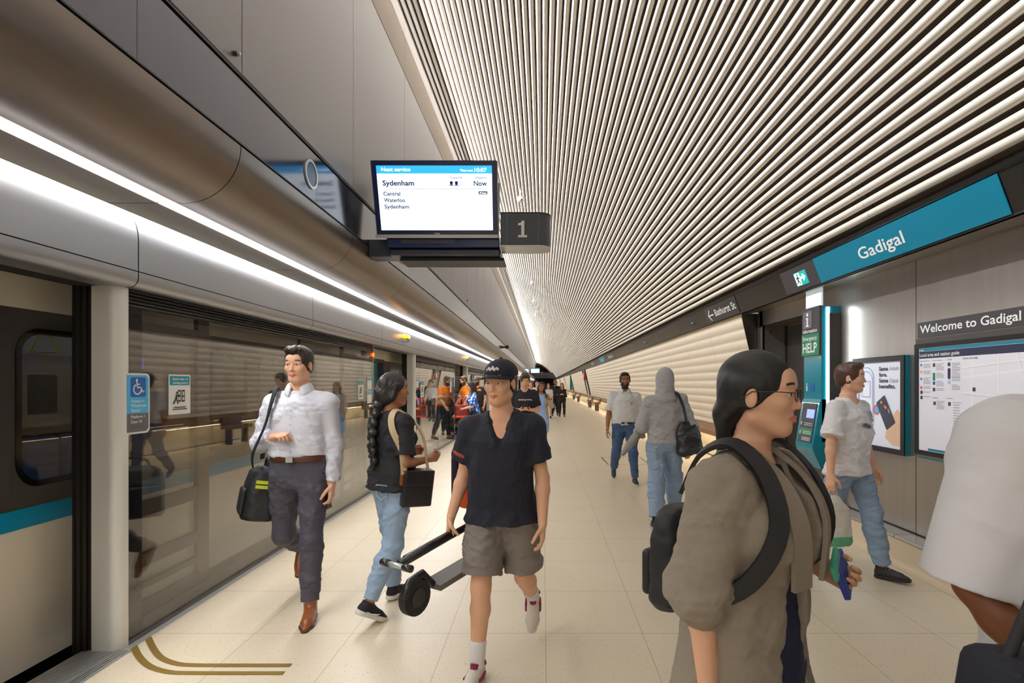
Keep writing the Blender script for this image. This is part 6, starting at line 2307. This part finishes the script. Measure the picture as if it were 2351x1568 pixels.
# --- woman in the taupe coat, very close
p = Person(0.565, 1.47, (0.64, -0.77), 1.648, 'person in a taupe coat over a navy dress, close by, in glasses and dark hair', 'f', 1.05,
           legs=((-12, 20, 25, 2), (14, 6, 0, 2)), arms=(((.20, -.10, -1), (.06, .14, -1)), ((.22, -.5, -.85), (.02, 1, -.12), (-.1, 1, -.1))), lean=2, head=(18, 2, 0), skin_='light', h=0.0042, hair_c=(20, 17, 18), curl=(.9, 1.0), palm=(None, (-.8, 0, .5)))
p.body()
p.hair('tied', vol=0.008, amp=0.0004)
S = Solid()
S.add(loft(p.pel, p.T, [(z, a + .006, b, y) for z, a, b, y in [(-0.62, .27, .22, 0), (-0.35, .235, .18, 0), (-.1, .20, .145, -.01), (.06, .168, .122, 0), (.2, .135, .105, 0), (.3, .145, .112, .006), (.4, .15, .10, 0), (.47, .10, .07, -.01)]]), 0.02)
p.finish(S, 'dress', c_navydress, 0.002, 4)
c = p.top('coat', c_taupe, 0.036, hem=-0.46, sleeve=1.05, neck='crew', drape=1.0, amp=0.0035, seed=21, sl_r=0.016, front_open=0.055, flare=0.16)
# lapel, pocket flap and button of the coat
for s in (1, -1):
    strap_mesh('lapel', [p.tp((s * .075, .02, .535)), p.tp((s * .080, .115, .47)), p.tp((s * .080, .175, .36)), p.tp((s * .062, .178, .20))], 0.06, 0.006, c_taupe, c, p.tp((0, -.1, .3)))
gl = empty('glasses', tuple(p.W(p.hp((0, .10, .01)))), 'thin dark framed glasses on the face of the woman in the taupe coat', 'glasses')
g = MB()
b = MB()
for s in (1, -1):
    ring_ = [tuple(p.W(p.hp((s * .034 + .024 * math.cos(t), .104 - .004 * abs(math.cos(t)), .006 + .019 * math.sin(t)))) - np.array(gl.location)) for t in np.linspace(0, 2 * math.pi, 19)]
    g.tube(ring_, 0.0014, 6)
    b.tube([tuple(p.W(p.hp(q)) - np.array(gl.location)) for q in ((s * .058, .098, .012), (s * .084, .06, .014), (s * .090, -.005, .012), (s * .086, -.03, -.006))], 0.0014, 6)
g.tube([tuple(p.W(p.hp(q)) - np.array(gl.location)) for q in ((-.010, .104, .010), (0, .111, .013), (.010, .104, .010))], 0.0014, 6)
g.build('rim', c_plastic, gl)
b.build('temple', c_plastic, gl)
bp_ = empty('backpack', tuple(p.W((0.0, -0.225, 1.04))), 'black backpack worn by the woman in the taupe coat', 'backpack')
bp_.rotation_euler = (0, 0, p.yaw)
solid_thing('pack_body', Solid().add(loft((0, 0, -0.20), np.eye(3), [(.05, .08, .045), (.08, .105, .06), (.26, .105, .06), (.34, .085, .045), (.36, .05, .035)], e=3)), c_nylon, 0.008, 0.002, 4, 1, bp_)
MB().bbox(-.085, .085, -.085, -.05, -.12, .02, .015).build('front_pocket', c_nylon, bp_)
for s in (1, -1):
    st = strap_mesh('shoulder_strap', [p.tp((s * .11, -.165, .40)), p.tp((s * .115, -.10, .52)), p.tp((s * .115, .0, .562)), p.tp((s * .125, .105, .49)), p.tp((s * .150, .155, .36)), p.tp((s * .190, .10, .22)), p.tp((s * .215, -.03, .13)), p.tp((s * .15, -.16, .10)), p.tp((s * .06, -.20, .10))], 0.045, 0.006, c_nylon, None, p.tp((0, -.02, .25)))
    st.location, st.rotation_euler = p.root.location, p.root.rotation_euler
    bpy.context.view_layer.update()
    st.parent = bp_
    st.matrix_parent_inverse = bp_.matrix_world.inverted()
hd = p.W(p.grip[1])
tb = empty('tan_handbag', (hd[0] - 0.02, hd[1], hd[2] - 0.16), 'tan leather handbag hanging from the right hand of the coat woman', 'bag')
tb.rotation_euler = (0, math.radians(6), p.yaw + math.radians(70))
solid_thing('bag_body', Solid().add(loft((0, 0, -0.16), np.eye(3), [(0, .16, .06), (.03, .175, .07), (.16, .16, .06), (.23, .14, .035)], e=3)), mat('tan_bag', (150, 84, 36), 0.45, noise=0.2, nscale=40, stretch=(1, 1, 8)), 0.008, 0.002, 6, 1, tb)
MB().tube(smooth([(-.09, 0, .06), (-.075, 0, .15), (0, 0, .185), (.075, 0, .15), (.09, 0, .06)]), 0.008, 8).build('handle', c_brownl, tb, smooth=True)
hd = p.W(p.grip[-1])
wl = empty('card_wallet', tuple(hd), 'blue and teal card wallet held out by the woman in the taupe coat', 'wallet')
wl.rotation_euler = (0.3, 0.3, p.yaw + 0.3)
MB().bbox(-.055, .055, -.008, .008, -.04, .05, .004).build('cover', mat('wallet_blue', (40, 62, 150), 0.5), wl)
MB().bbox(-.02, .085, -.006, .006, .035, .075, .003).build('ticket', mat('ticket_teal', (60, 170, 140), 0.5), wl)

# --- man in the white printed tee by the service wall
p = Person(2.53, 4.40, (0.50, -0.86), 1.735, 'person in a white printed tee and light jeans walking by the steel wall posters', build=1.05,
           legs=((-15, 18, 26, 3), (16, 6, -6, 3)), arms=(((.36, .08, -.93), (.22, .12, -1)), ((.34, -.1, -.95), (.20, .28, -1))), head=(22, 0, 0), skin_='pale', h=0.0062, hair_c=(74, 48, 34))
p.body()
p.hair('short')
c = p.top('tshirt', c_white, 0.022, flare=0.3, hem=-0.09, sleeve=0.82, neck='crew', drape=0.9, amp=0.0045, seed=31, sl_r=0.022)
bl = MB()
for i in range(3):
    x0 = -.05 + .03 * i
    bl.quad(*[tuple(p.on_chest(-xx, zz, .030) + np.array([0, .006, 0])) for xx, zz in ((x0, .30 - .006 * i), (x0 + .034, .30 - .006 * i), (x0 + .036, .335 - .01 * i), (x0, .330 - .006 * i))])
bl.build('chest_print', mat('print_slate', (96, 100, 104), 0.8), c)
b2 = MB()
for i in range(3):
    b2.quad(*[tuple(p.on_chest(-xx, zz, .030) + np.array([0, .006, 0])) for xx, zz in ((.06, .35 + .03 * i), (.095, .338 + .03 * i), (.095, .36 + .03 * i), (.05, .378 + .03 * i))])
b2.build('chest_print', mat('print_green', (112, 132, 122), 0.8), c)
p.bottoms('jeans', c_ltdenim, 0.014, 1.94, loose=0.006, waist=0.04, seed=33, top=-0.07)
p.shoes(mat('dark_trainer', (44, 40, 42), 0.6), c_dsole, sole_h=0.022, lace=c_white)
eb = MB().ball(tuple(p.hp((.083, .006, -.012))), .009).tube([tuple(p.hp((.085, .010, -.014))), tuple(p.hp((.082, .022, -.040)))], .0035, 6)
ebo = eb.build('earbud', c_white)
ebo.location, ebo.rotation_euler = p.root.location, p.root.rotation_euler
tag(ebo, 'white earbud in the ear of the man in the white printed tee', 'earbud')
hd = p.W(p.grip[1])
wb = empty('carrier_bag', (hd[0], hd[1], hd[2] - 0.25), 'white plastic carrier bag with green base hanging from the hand of the printed tee man', 'bag')
wb.rotation_euler = (0, 0, p.yaw - 0.4)
pl = mat('thin_plastic', (216, 214, 204), 0.35)
solid_thing('bag_body', Solid().add(loft((0, 0, -0.22), np.eye(3), [(0.08, .145, .075), (.2, .15, .07), (.30, .12, .05), (.40, .05, .03)], e=2.6)), pl, 0.010, 0.004, 8, 1.2, wb)
solid_thing('green_base', Solid().add(loft((0, 0, -0.22), np.eye(3), [(0, .12, .06), (.03, .142, .073), (.085, .147, .076)], e=2.6)), mat('bag_green', (92, 170, 134), 0.4), 0.010, 0.003, 8, 1.2, wb)
MB().tube(smooth([(-.03, 0, .14), (-.03, 0, .21), (0, 0, .25), (.03, 0, .21), (.03, 0, .14)]), 0.006, 6).build('handle', pl, wb)

# --- person cut by the frame edge in the big white shirt
p = Person(1.15, 1.05, (-0.12, -1), 1.84, 'person in an oversized white shirt cut by the frame edge before the map', build=1.2,
           legs=((12, 5, 0, 2), (-12, 18, 20, 2)), arms=(((.20, -.02, -.98), (-.40, .55, -.74), (-.4, .6, -.6)), ((.2, .0, -1), (.0, .3, -1))), head=(8, 0, 0), skin_='deep', h=0.0062, hair_c=(20, 17, 16), curl=(1.0, .5), palm=((-.5, 0, -.8), None))
p.body()
p.hair('short')
p.top('shirt', c_white, 0.034, hem=-0.02, sleeve=1.0, neck='crew', drape=1.0, amp=0.0022, seed=41, sl_r=0.018)
p.bottoms('trousers', c_navy, 0.016, 1.95, waist=0.05, seed=43)
p.shoes(c_black, c_wsole)
hd = p.W(p.grip[1])
db = empty('dark_holdall', (0.845, 0.90, 0.98), 'dark navy bag slung at waist height on the white shirt figure at the frame edge', 'bag')
db.rotation_euler = (math.radians(3), math.radians(8), math.radians(10))
MB().bbox(-.14, .16, -.06, .06, -.17, .13, .03).build('bag_body', c_navy, db)
MB().tube(smooth([(-.10, 0, .12), (-.02, .03, .24), (.06, .06, .36), (.12, .10, .46)]), .010, 8).build('shoulder_strap', c_nylon, db, smooth=True)
MB().box(-.135, .155, -.063, -.059, .07, .078).build('zip', m_steel_dark, db)

# --- man in the white polo
p = Person(1.30, 8.46, (-0.06, -1), 1.735, 'person in a white polo and blue jeans facing the camera on open floor', build=1.15,
           legs=((-6, 38, 34, 5), (8, 4, 0, 4)), arms=(((.26, .0, -1), (.10, .16, -1)), ((.26, -.12, -1), (.1, -.06, -1))), head=(0, 2, 0), skin_='brown', h=0.0078, hair_c=(22, 18, 17))
p.body(beard=1)
p.hair('short')
c = p.top('polo_shirt', c_white, 0.018, hem=-0.02, sleeve=0.80, neck='open', drape=0.7, amp=0.004, seed=51, sl_r=0.016)
p.collar(c_white)
MB().quad(*[tuple(p.on_chest(-xx, zz, .026) + np.array([0, .008, 0])) for xx, zz in ((.07, .335), (.11, .335), (.11, .345), (.07, .345))]).build('chest_print', c_navy, c)
p.bottoms('jeans', c_denim, 0.014, 1.95, waist=0.04, seed=53, top=0.02)
p.belt(c_blackl, 0.02, 0.024, m_alu)
p.shoes(mat('navy_trainer', (40, 50, 76), 0.6), c_wsole)
wt = Solid().add(cone(p.wri[1] - n3(p.wri[1] - p.elb[1]) * .03, p.wri[1] - n3(p.wri[1] - p.elb[1]) * .012, .031 * p.k, .030 * p.k, 0, 0), .005)
p.finish(wt, 'wristband', m_alu, 0, relax=0, h=0.006)

# --- person in the grey hoodie, back to the camera
p = Person(1.37, 5.98, (0.14, 1), 1.71, 'person in a grey hoodie with the hood up and light jeans, back to the camera', build=1.02,
           legs=((16, 18, 0, 2), (-10, 8, 14, 2)), arms=(((.34, -.16, -.93), (.0, .10, -1)), ((.28, .05, -.95), (.12, .72, -.35))), head=(0, 4, 0), skin_='light', h=0.0068, hair_c=(50, 40, 34), curl=(.8, .9))
p.body()
c = p.top('hoodie', c_hood, 0.028, hem=-0.03, sleeve=1.95, neck=None, drape=0.8, amp=0.0055, seed=61, sl_r=0.014)
S = Solid()
S.add(ell(p.hp((0, -0.020, 0.030)), np.array([.102, .122, .118]) * p.hs, p.HR), 0.03)
S.add(cone(p.hp((0, -0.05, -0.04)), p.tp((0, -0.03, 0.50)), .098 * p.hs, .105 * p.k), 0.04)
S.add(ell(p.tp((0, -0.085, 0.485)), np.array([.12, .06, .055]) * p.k), 0.04)
S.sub(ell(p.hp((0, 0.12, -0.005)), np.array([.076, .11, .115]) * p.hs, p.HR), 0.015)
p.finish(S, 'hood', c_hood, 0.003, 8, 1.0, parent=c)
p.bottoms('jeans', c_ltdenim, 0.018, 1.98, loose=0.016, waist=0.03, amp=0.005, seed=63, top=-0.01)
p.shoes(c_black, c_dsole)
tt = empty('tote_bag', tuple(p.W((0.235, -0.12, 0.99))), 'slouchy black leather tote hanging from the shoulder of the hooded figure', 'bag')
tt.rotation_euler = (math.radians(-6), math.radians(-8), p.yaw + math.radians(20))
solid_thing('bag_body', Solid().add(loft((0, 0, -0.19), np.eye(3), [(0, .09, .05), (.04, .150, .085), (.18, .145, .075), (.30, .105, .045), (.37, .06, .025)], e=2.6)), c_blackl, 0.009, 0.005, 8, 1.2, tt)
st = strap_mesh('shoulder_strap', [p.pel + np.array([.215, -.16, .22]), p.tp((.185, -.15, .40)), p.tp((.135, -.10, .53)), p.tp((.125, .0, .555)), p.tp((.15, .10, .47)), p.tp((.20, .13, .34)), p.pel + np.array([.235, .06, .18])], 0.040, 0.005, c_blackl, None, p.tp((0, 0, .2)))
st.location, st.rotation_euler = p.root.location, p.root.rotation_euler
bpy.context.view_layer.update()
st.parent = tt
st.matrix_parent_inverse = tt.matrix_world.inverted()
fa_ = (p.elb[-1] + p.wri[-1]) / 2
S = Solid()
for i in range(5):
    x = -.07 + .035 * i
    a = fa_ + np.array([-.02, x, .05])
    S.add(cone(a, a + np.array([-.04 - .02 * (i % 2), -.03, -.16 - .03 * (i % 3)]), .026, .022), 0.03)
    S.add(cone(a, a + np.array([.05, 0, -.12]), .022, .02), 0.03)
S.add(cone(fa_ + np.array([-.05, -.06, -.06]), fa_ + np.array([-.13, -.14, -.17]), .040, .036), .03)
S.add(cone(fa_ + np.array([-.13, -.14, -.17]), fa_ + np.array([-.21, -.24, -.26]), .036, .030, cut_b=0), .02)
jk = solid_thing('folded_jacket', S, mat('stone_fabric', (150, 144, 138), 0.85), 0.009, 0.004, 5, 1.3)
jk.location, jk.rotation_euler = p.root.location, p.root.rotation_euler
tag(jk, 'stone grey jacket draped over the forearm of the hooded figure', 'jacket')

# --- man in the black printed tee looking at a phone
p = Person(-0.33, 9.5, (0.08, -1), 1.75, 'person in a black tee with white print looking down at a phone', build=1.1,
           legs=((8, 6, 0, 3), (-8, 16, 14, 3)), arms=(((.20, .04, -1), (-.62, .75, .05)), ((.20, .04, -1), (-.62, .75, .05))), head=(6, 22, 0), skin_='light', h=0.0092, hair_c=(52, 30, 24), curl=(.9, .9), palm=((0, 0, 1), (0, 0, 1)))
p.body()
p.hair('short', vol=0.014)
c = p.top('tshirt', c_black, 0.020, flare=0.3, hem=-0.07, sleeve=0.76, neck='crew', drape=0.8, amp=0.004, seed=71, sl_r=0.012)
p.print_text('easygo.', -0.115, 0.335, 0.25, 0.034, c_white, 0.026, c)
p.bottoms('jeans', c_denim, 0.014, 1.95, waist=0.03, seed=73, top=-0.05)
p.shoes(c_black, c_wsole)
mid = (p.W(p.grip[1]) + p.W(p.grip[-1])) / 2
ph = empty('phone', tuple(mid + np.array([0, -.01, .02])), 'dark phone held in both hands of the man in the black printed tee', 'phone')
ph.rotation_euler = (math.radians(-50), 0, p.yaw)
MB().bbox(-.037, .037, -.005, .005, -.075, .075, .004).build('casing', c_plastic, ph)
MB().box(-.033, .033, -.0062, -.005, -.07, .07).build('glass_face', m_tblack, ph)

# --- woman in the blue dress
p = Person(-0.05, 12.75, (0.02, -1), 1.60, 'person in a sky blue dress and beige cardigan with a hand raised to her ear', 'f', 1.05,
           legs=((8, 6, 0, 1), (-8, 14, 12, 1)), arms=(((.16, -.02, -1), (.0, .2, -1)), ((.42, .35, -.8), (-.40, .10, 1), (-.5, .0, 1))), head=(0, 2, -6), skin_='brown', h=0.0115, hair_c=(30, 20, 18), curl=(.5, .9))
p.body()
p.hair('long')
S = Solid()
S.add(loft(p.pel, p.T, [(-0.46, .175, .125, .0), (-.3, .195, .14, 0), (-.06, .192, .135, -.012), (.06, .165, .115, 0), (.17, .142, .102, 0), (.28, .15, .11, .006), (.38, .152, .112, .006), (.45, .12, .085, -.005)]), 0.02)
for s in (1, -1):
    S.add(ell(p.pel + p.T @ np.array([s * .066, .085, .325]) * p.k, np.array([.068, .062, .068])), .04)
p.finish(S, 'dress', c_bluedress, 0.003, 5)
p.top('cardigan', c_beige, 0.030, hem=-0.12, sleeve=1.6, neck='crew', drape=0.9, amp=0.004, seed=81, front_open=0.10)
p.shoes(c_blackl, c_dsole, sole_h=0.014)
hd = p.W(p.grip[-1])
ph = empty('phone', tuple(hd), 'dark phone pressed to the ear of the woman in the blue dress', 'phone')
ph.rotation_euler = (0.1, 0.25, p.yaw + 1.4)
MB().bbox(-.035, .035, -.005, .005, -.07, .07, .004).build('casing', c_plastic, ph)

# --- pair in black farther along
p = Person(0.585, 26.2, (0.03, -1), 1.77, 'person in a black uniform and sunglasses beside a woman in black, far off', build=1.1,
           legs=((9, 4, 0, 3), (-9, 12, 10, 3)), arms=(((.25, 0, -1), (.05, .3, -.95)), ((.25, .1, -1), (-.4, .8, -.2))), skin_='light', h=0.015, hair_c=(18, 16, 16))
p.body(beard=1)
p.hair('short')
c = p.top('shirt', c_black, 0.018, hem=-0.05, sleeve=0.8, neck='open', drape=0.6, amp=0.003, seed=3)
MB().box(-.12, -.06, .135, .15, p.pel[2] + .36, p.pel[2] + .385).build('patch', c_redbag, c)
p.bottoms('trousers', c_black, 0.016, 1.95, seed=4)
p.shoes(c_black, c_wsole)
g = MB().box(-.065, .065, .086, .106, -.006, .022)
o = g.build('sunglasses', c_plastic)
o.location = tuple(p.W(p.hc))
o.rotation_euler = (0, 0, p.yaw)
tag(o, 'dark sunglasses on the far uniformed man in black', 'sunglasses')
p = Person(0.90, 25.4, (-0.05, -1), 1.60, 'person in black with long hair and hands held together, far off beside the uniformed man', 'f', 1.0,
           legs=((-8, 12, 10, 2), (10, 4, 0, 2)), arms=(((.2, .05, -1), (-.6, .7, .3)), ((.2, .05, -1), (-.6, .7, .25))), skin_='light', h=0.015, hair_c=(18, 15, 15))
p.body()
p.hair('long')
p.top('jumper', c_black, 0.02, hem=-0.04, sleeve=1.8, neck='crew', drape=0.7, amp=0.004, seed=6)
p.bottoms('trousers', c_black, 0.016, 1.95, seed=7)
p.shoes(c_black, c_wsole)

# --- worker in orange and companions at the far door
p = Person(-2.12, 15.2, (-0.80, -0.50), 1.80, 'person with a beard in an orange hi vis shirt bending over a pram', build=1.2,
           legs=((8, 6, 0, 4), (-10, 10, 8, 4)), arms=(((.2, .3, -.9), (-.1, .6, -.8)), ((.2, .25, -.9), (-.1, .6, -.8))), lean=12, head=(0, 18, 0), skin_='light', h=0.011, hair_c=(70, 46, 32))
p.body(beard=1)
p.hair('short')
c = p.top('work_shirt', c_orange, 0.020, hem=-0.05, sleeve=0.95, neck='open', drape=0.7, amp=0.004, seed=9, sl_r=0.012)
for z in (0.10, 0.27):
    p.finish(Solid().add(loft(p.pel, p.T, p.st(0.0255, z - .025, z + .025, 0.7)), .01), 'reflective_band', c_reflect, 0, relax=0, parent=c)
for s in (1, -1):
    a = p.shd[s] + (p.elb[s] - p.shd[s]) * .66
    b_ = p.shd[s] + (p.elb[s] - p.shd[s]) * .84
    p.finish(Solid().add(cone(a, b_, .088, .087, 0, 0), .01), 'sleeve_band', c_reflect, 0, relax=0, parent=c)
p.bottoms('trousers', c_navy, 0.016, 1.95, seed=4)
p.shoes(c_brownl, c_dsole, high=0.06)
p = Person(-2.03, 16.5, (-0.35, -1), 1.77, 'person in a dark cap with orange shoulders standing behind the bearded worker', build=1.15,
           arms=(((.25, 0, -1), (.0, .4, -1)), ((.25, 0, -1), (.0, .4, -1))), head=(-20, 0, 0), skin_='tan', h=0.013, hair_c=(26, 20, 18))
p.body(beard=1)
cp = p.cap(mat('charcoal_cap', (50, 50, 54), 0.8))
MB().ball(tuple(p.hp((0, .098, .085))), .022, (1, .4, 1), 10, 6).build('cap_badge', c_orange, cp)
p.top('vest', c_black, 0.024, hem=-0.05, sleeve=0.6, neck='crew', drape=0.7, amp=0.003, seed=9)
p.finish(Solid().add(loft(p.pel, p.T, p.st(0.030, .40, .52, 0)), .01), 'orange_yoke', c_orange, 0, relax=0)
p.bottoms('trousers', c_navy, 0.016, 1.95, seed=4)
p.shoes(c_brownl, c_dsole)
p = Person(-1.70, 13.1, (-0.85, -0.30), 1.62, 'person in a blue floral top reaching into a red tote beside the pram', 'f', 1.1,
           legs=((6, 6, 0, 2), (-8, 10, 8, 2)), arms=(((.2, .2, -1), (-.2, .8, -.1)), ((.2, .2, -1), (-.2, .8, -.2))), lean=6, head=(0, 14, 0), skin_='pale', h=0.011, hair_c=(40, 26, 22))
p.body()
p.hair('long')
fl_ = mat('floral_cotton', (60, 110, 200), 0.8)
nt = fl_.node_tree
vo = nt.nodes.new('ShaderNodeTexVoronoi')
vo.inputs['Scale'].default_value = 22
rp_ = nt.nodes.new('ShaderNodeValToRGB')
rp_.color_ramp.interpolation = 'CONSTANT'
rp_.color_ramp.elements[0].color = lin((30, 80, 190))
rp_.color_ramp.elements[1].position = 0.45
rp_.color_ramp.elements[1].color = lin((226, 232, 240))
e_ = rp_.color_ramp.elements.new(0.7)
e_.color = lin((40, 140, 200))
sp_ = nt.nodes.new('ShaderNodeSeparateColor')
tc_ = nt.nodes.new('ShaderNodeTexCoord')
nt.links.new(tc_.outputs['Object'], vo.inputs['Vector'])
nt.links.new(vo.outputs['Color'], sp_.inputs[0])
nt.links.new(sp_.outputs[0], rp_.inputs[0])
nt.links.new(rp_.outputs[0], nt.nodes['Principled BSDF'].inputs['Base Color'])
p.top('floral_top', fl_, 0.022, hem=-0.14, sleeve=0.9, neck='scoop', drape=0.9, amp=0.004, seed=9, sl_r=0.02)
p.bottoms('trousers', c_navy, 0.016, 1.95, seed=4)
p.shoes(c_blackl, c_dsole)
rb = empty('red_tote', (-1.98, 12.95, 0.93), 'maroon tote bag with orange red trim held open by the woman in floral', 'bag')
rb.rotation_euler = (0, 0, 0.5)
solid_thing('bag_body', Solid().add(loft((0, 0, -0.15), np.eye(3), [(0, .15, .08), (.04, .17, .09), (.28, .175, .085)], e=3)), c_redbag, 0.012, 0.003, 2, 1, rb)
MB().bbox(-.175, .175, -.095, .095, -.17, -.12, .02).build('base_trim', c_redtrim, rb)
for s in (1, -1):
    MB().tube(smooth([(-.08, s * .09, -.02), (-.08, s * .09, .13), (-.05, s * .07, .28), (.05, s * .07, .28), (.08, s * .09, .13), (.08, s * .09, -.02)]), .011, 8).build('handle', c_redtrim, rb, smooth=True)

# pram
pr = empty('pram', (-2.58, 15.85, 0), 'dark pram with copper legs half out of the train door', 'pram')
for sy in (-.24, .24):
    MB().tube([(-.28, sy, .12), (.24, sy, .60)], .018, 8).build('frame_leg', mat('copper_tube', (196, 116, 66), 0.35, 0.6), pr)
    MB().tube([(.26, sy, .12), (-.30, sy, .98)], .016, 8).build('push_bar', c_plastic, pr)
MB().tube([(-.30, -.24, .98), (-.30, .24, .98)], .018, 8).build('handle', c_blackl, pr)
solid_thing('seat_shell', Solid().add(cone((-.02, 0, .55), (.18, 0, .52), .17, .15), .05).add(cone((-.05, 0, .58), (-.2, 0, .85), .17, .14), .05).sub(cone((.05, 0, .70), (-.12, 0, 1.0), .15, .15), .03), mat('pram_fabric', (52, 54, 62), 0.8), 0.014, 0.003, 2, 1, pr)
solid_thing('white_blanket', Solid().add(cone((.03, -.06, .66), (.22, -.05, .60), .09, .07), .03).add(cone((.03, .06, .66), (.2, .05, .60), .09, .07), .03), c_white, 0.014, 0.004, 2, 1.4, pr)
solid_thing('basket', Solid().add(loft((0, 0, .16), np.eye(3), [(0, .2, .15), (.14, .24, .2)], e=3)), mat('basket_navy', (44, 52, 76), 0.8), 0.014, 0, 2, 1, pr)
for wx in (-.28, .27):
    for sy in (-.27, .27):
        w = MB().tube([(wx, sy - .022, .12), (wx, sy + .022, .12)], .12, 20).build('wheel', mat('tyre', (20, 20, 22), 0.7), pr, auto=40)
        MB().tube([(wx, sy - .026, .12), (wx, sy + .026, .12)], .06, 12).build('hub', m_alu, w, auto=40)

# --- small figures farther down
for (x, y, H, sx, lab, top, bot, hs_, hc_) in ((-0.45, 19.0, 1.66, 'f', 'person in black with dark hair, small, behind the black tee phone reader', c_black, c_black, 'bob', (20, 17, 17)),
                                    (-0.26, 22.5, 1.70, 'm', 'person in a white shirt, small, between the phone reader and the blue dress', c_white, c_navy, 'short', (40, 28, 22)),
                                    (0.24, 24.4, 1.60, 'f', 'person in a white top and dark shorts, small, just beyond the blue dress', c_white, c_black, 'long', (36, 26, 24)),
                                    (0.75, 31.0, 1.74, 'm', 'person in a pale shirt, tiny, beyond the uniformed pair', c_shirt, c_slate, 'short', (24, 20, 18)),
                                    (-0.9, 33.0, 1.68, 'f', 'person in beige, tiny, near the distant glass screens', c_beige, c_navy, 'bob', (30, 24, 22))):
    p = Person(x, y, (0.05, -1), H, lab, sx, 1.0, legs=((9, 5, 0, 2), (-9, 12, 10, 2)), skin_='light', h=0.016, hair_c=hc_)
    p.body()
    p.hair(hs_)
    p.top('top', top, 0.02, hem=-0.05, sleeve=0.9 if sx == 'f' else 1.9, drape=0.6, amp=0.003)
    p.bottoms('trousers' if bot is not c_black or sx == 'm' else 'shorts', bot, 0.016, 0.6 if (bot is c_black and top is c_white) else 1.95)
    p.shoes(c_black, c_dsole)
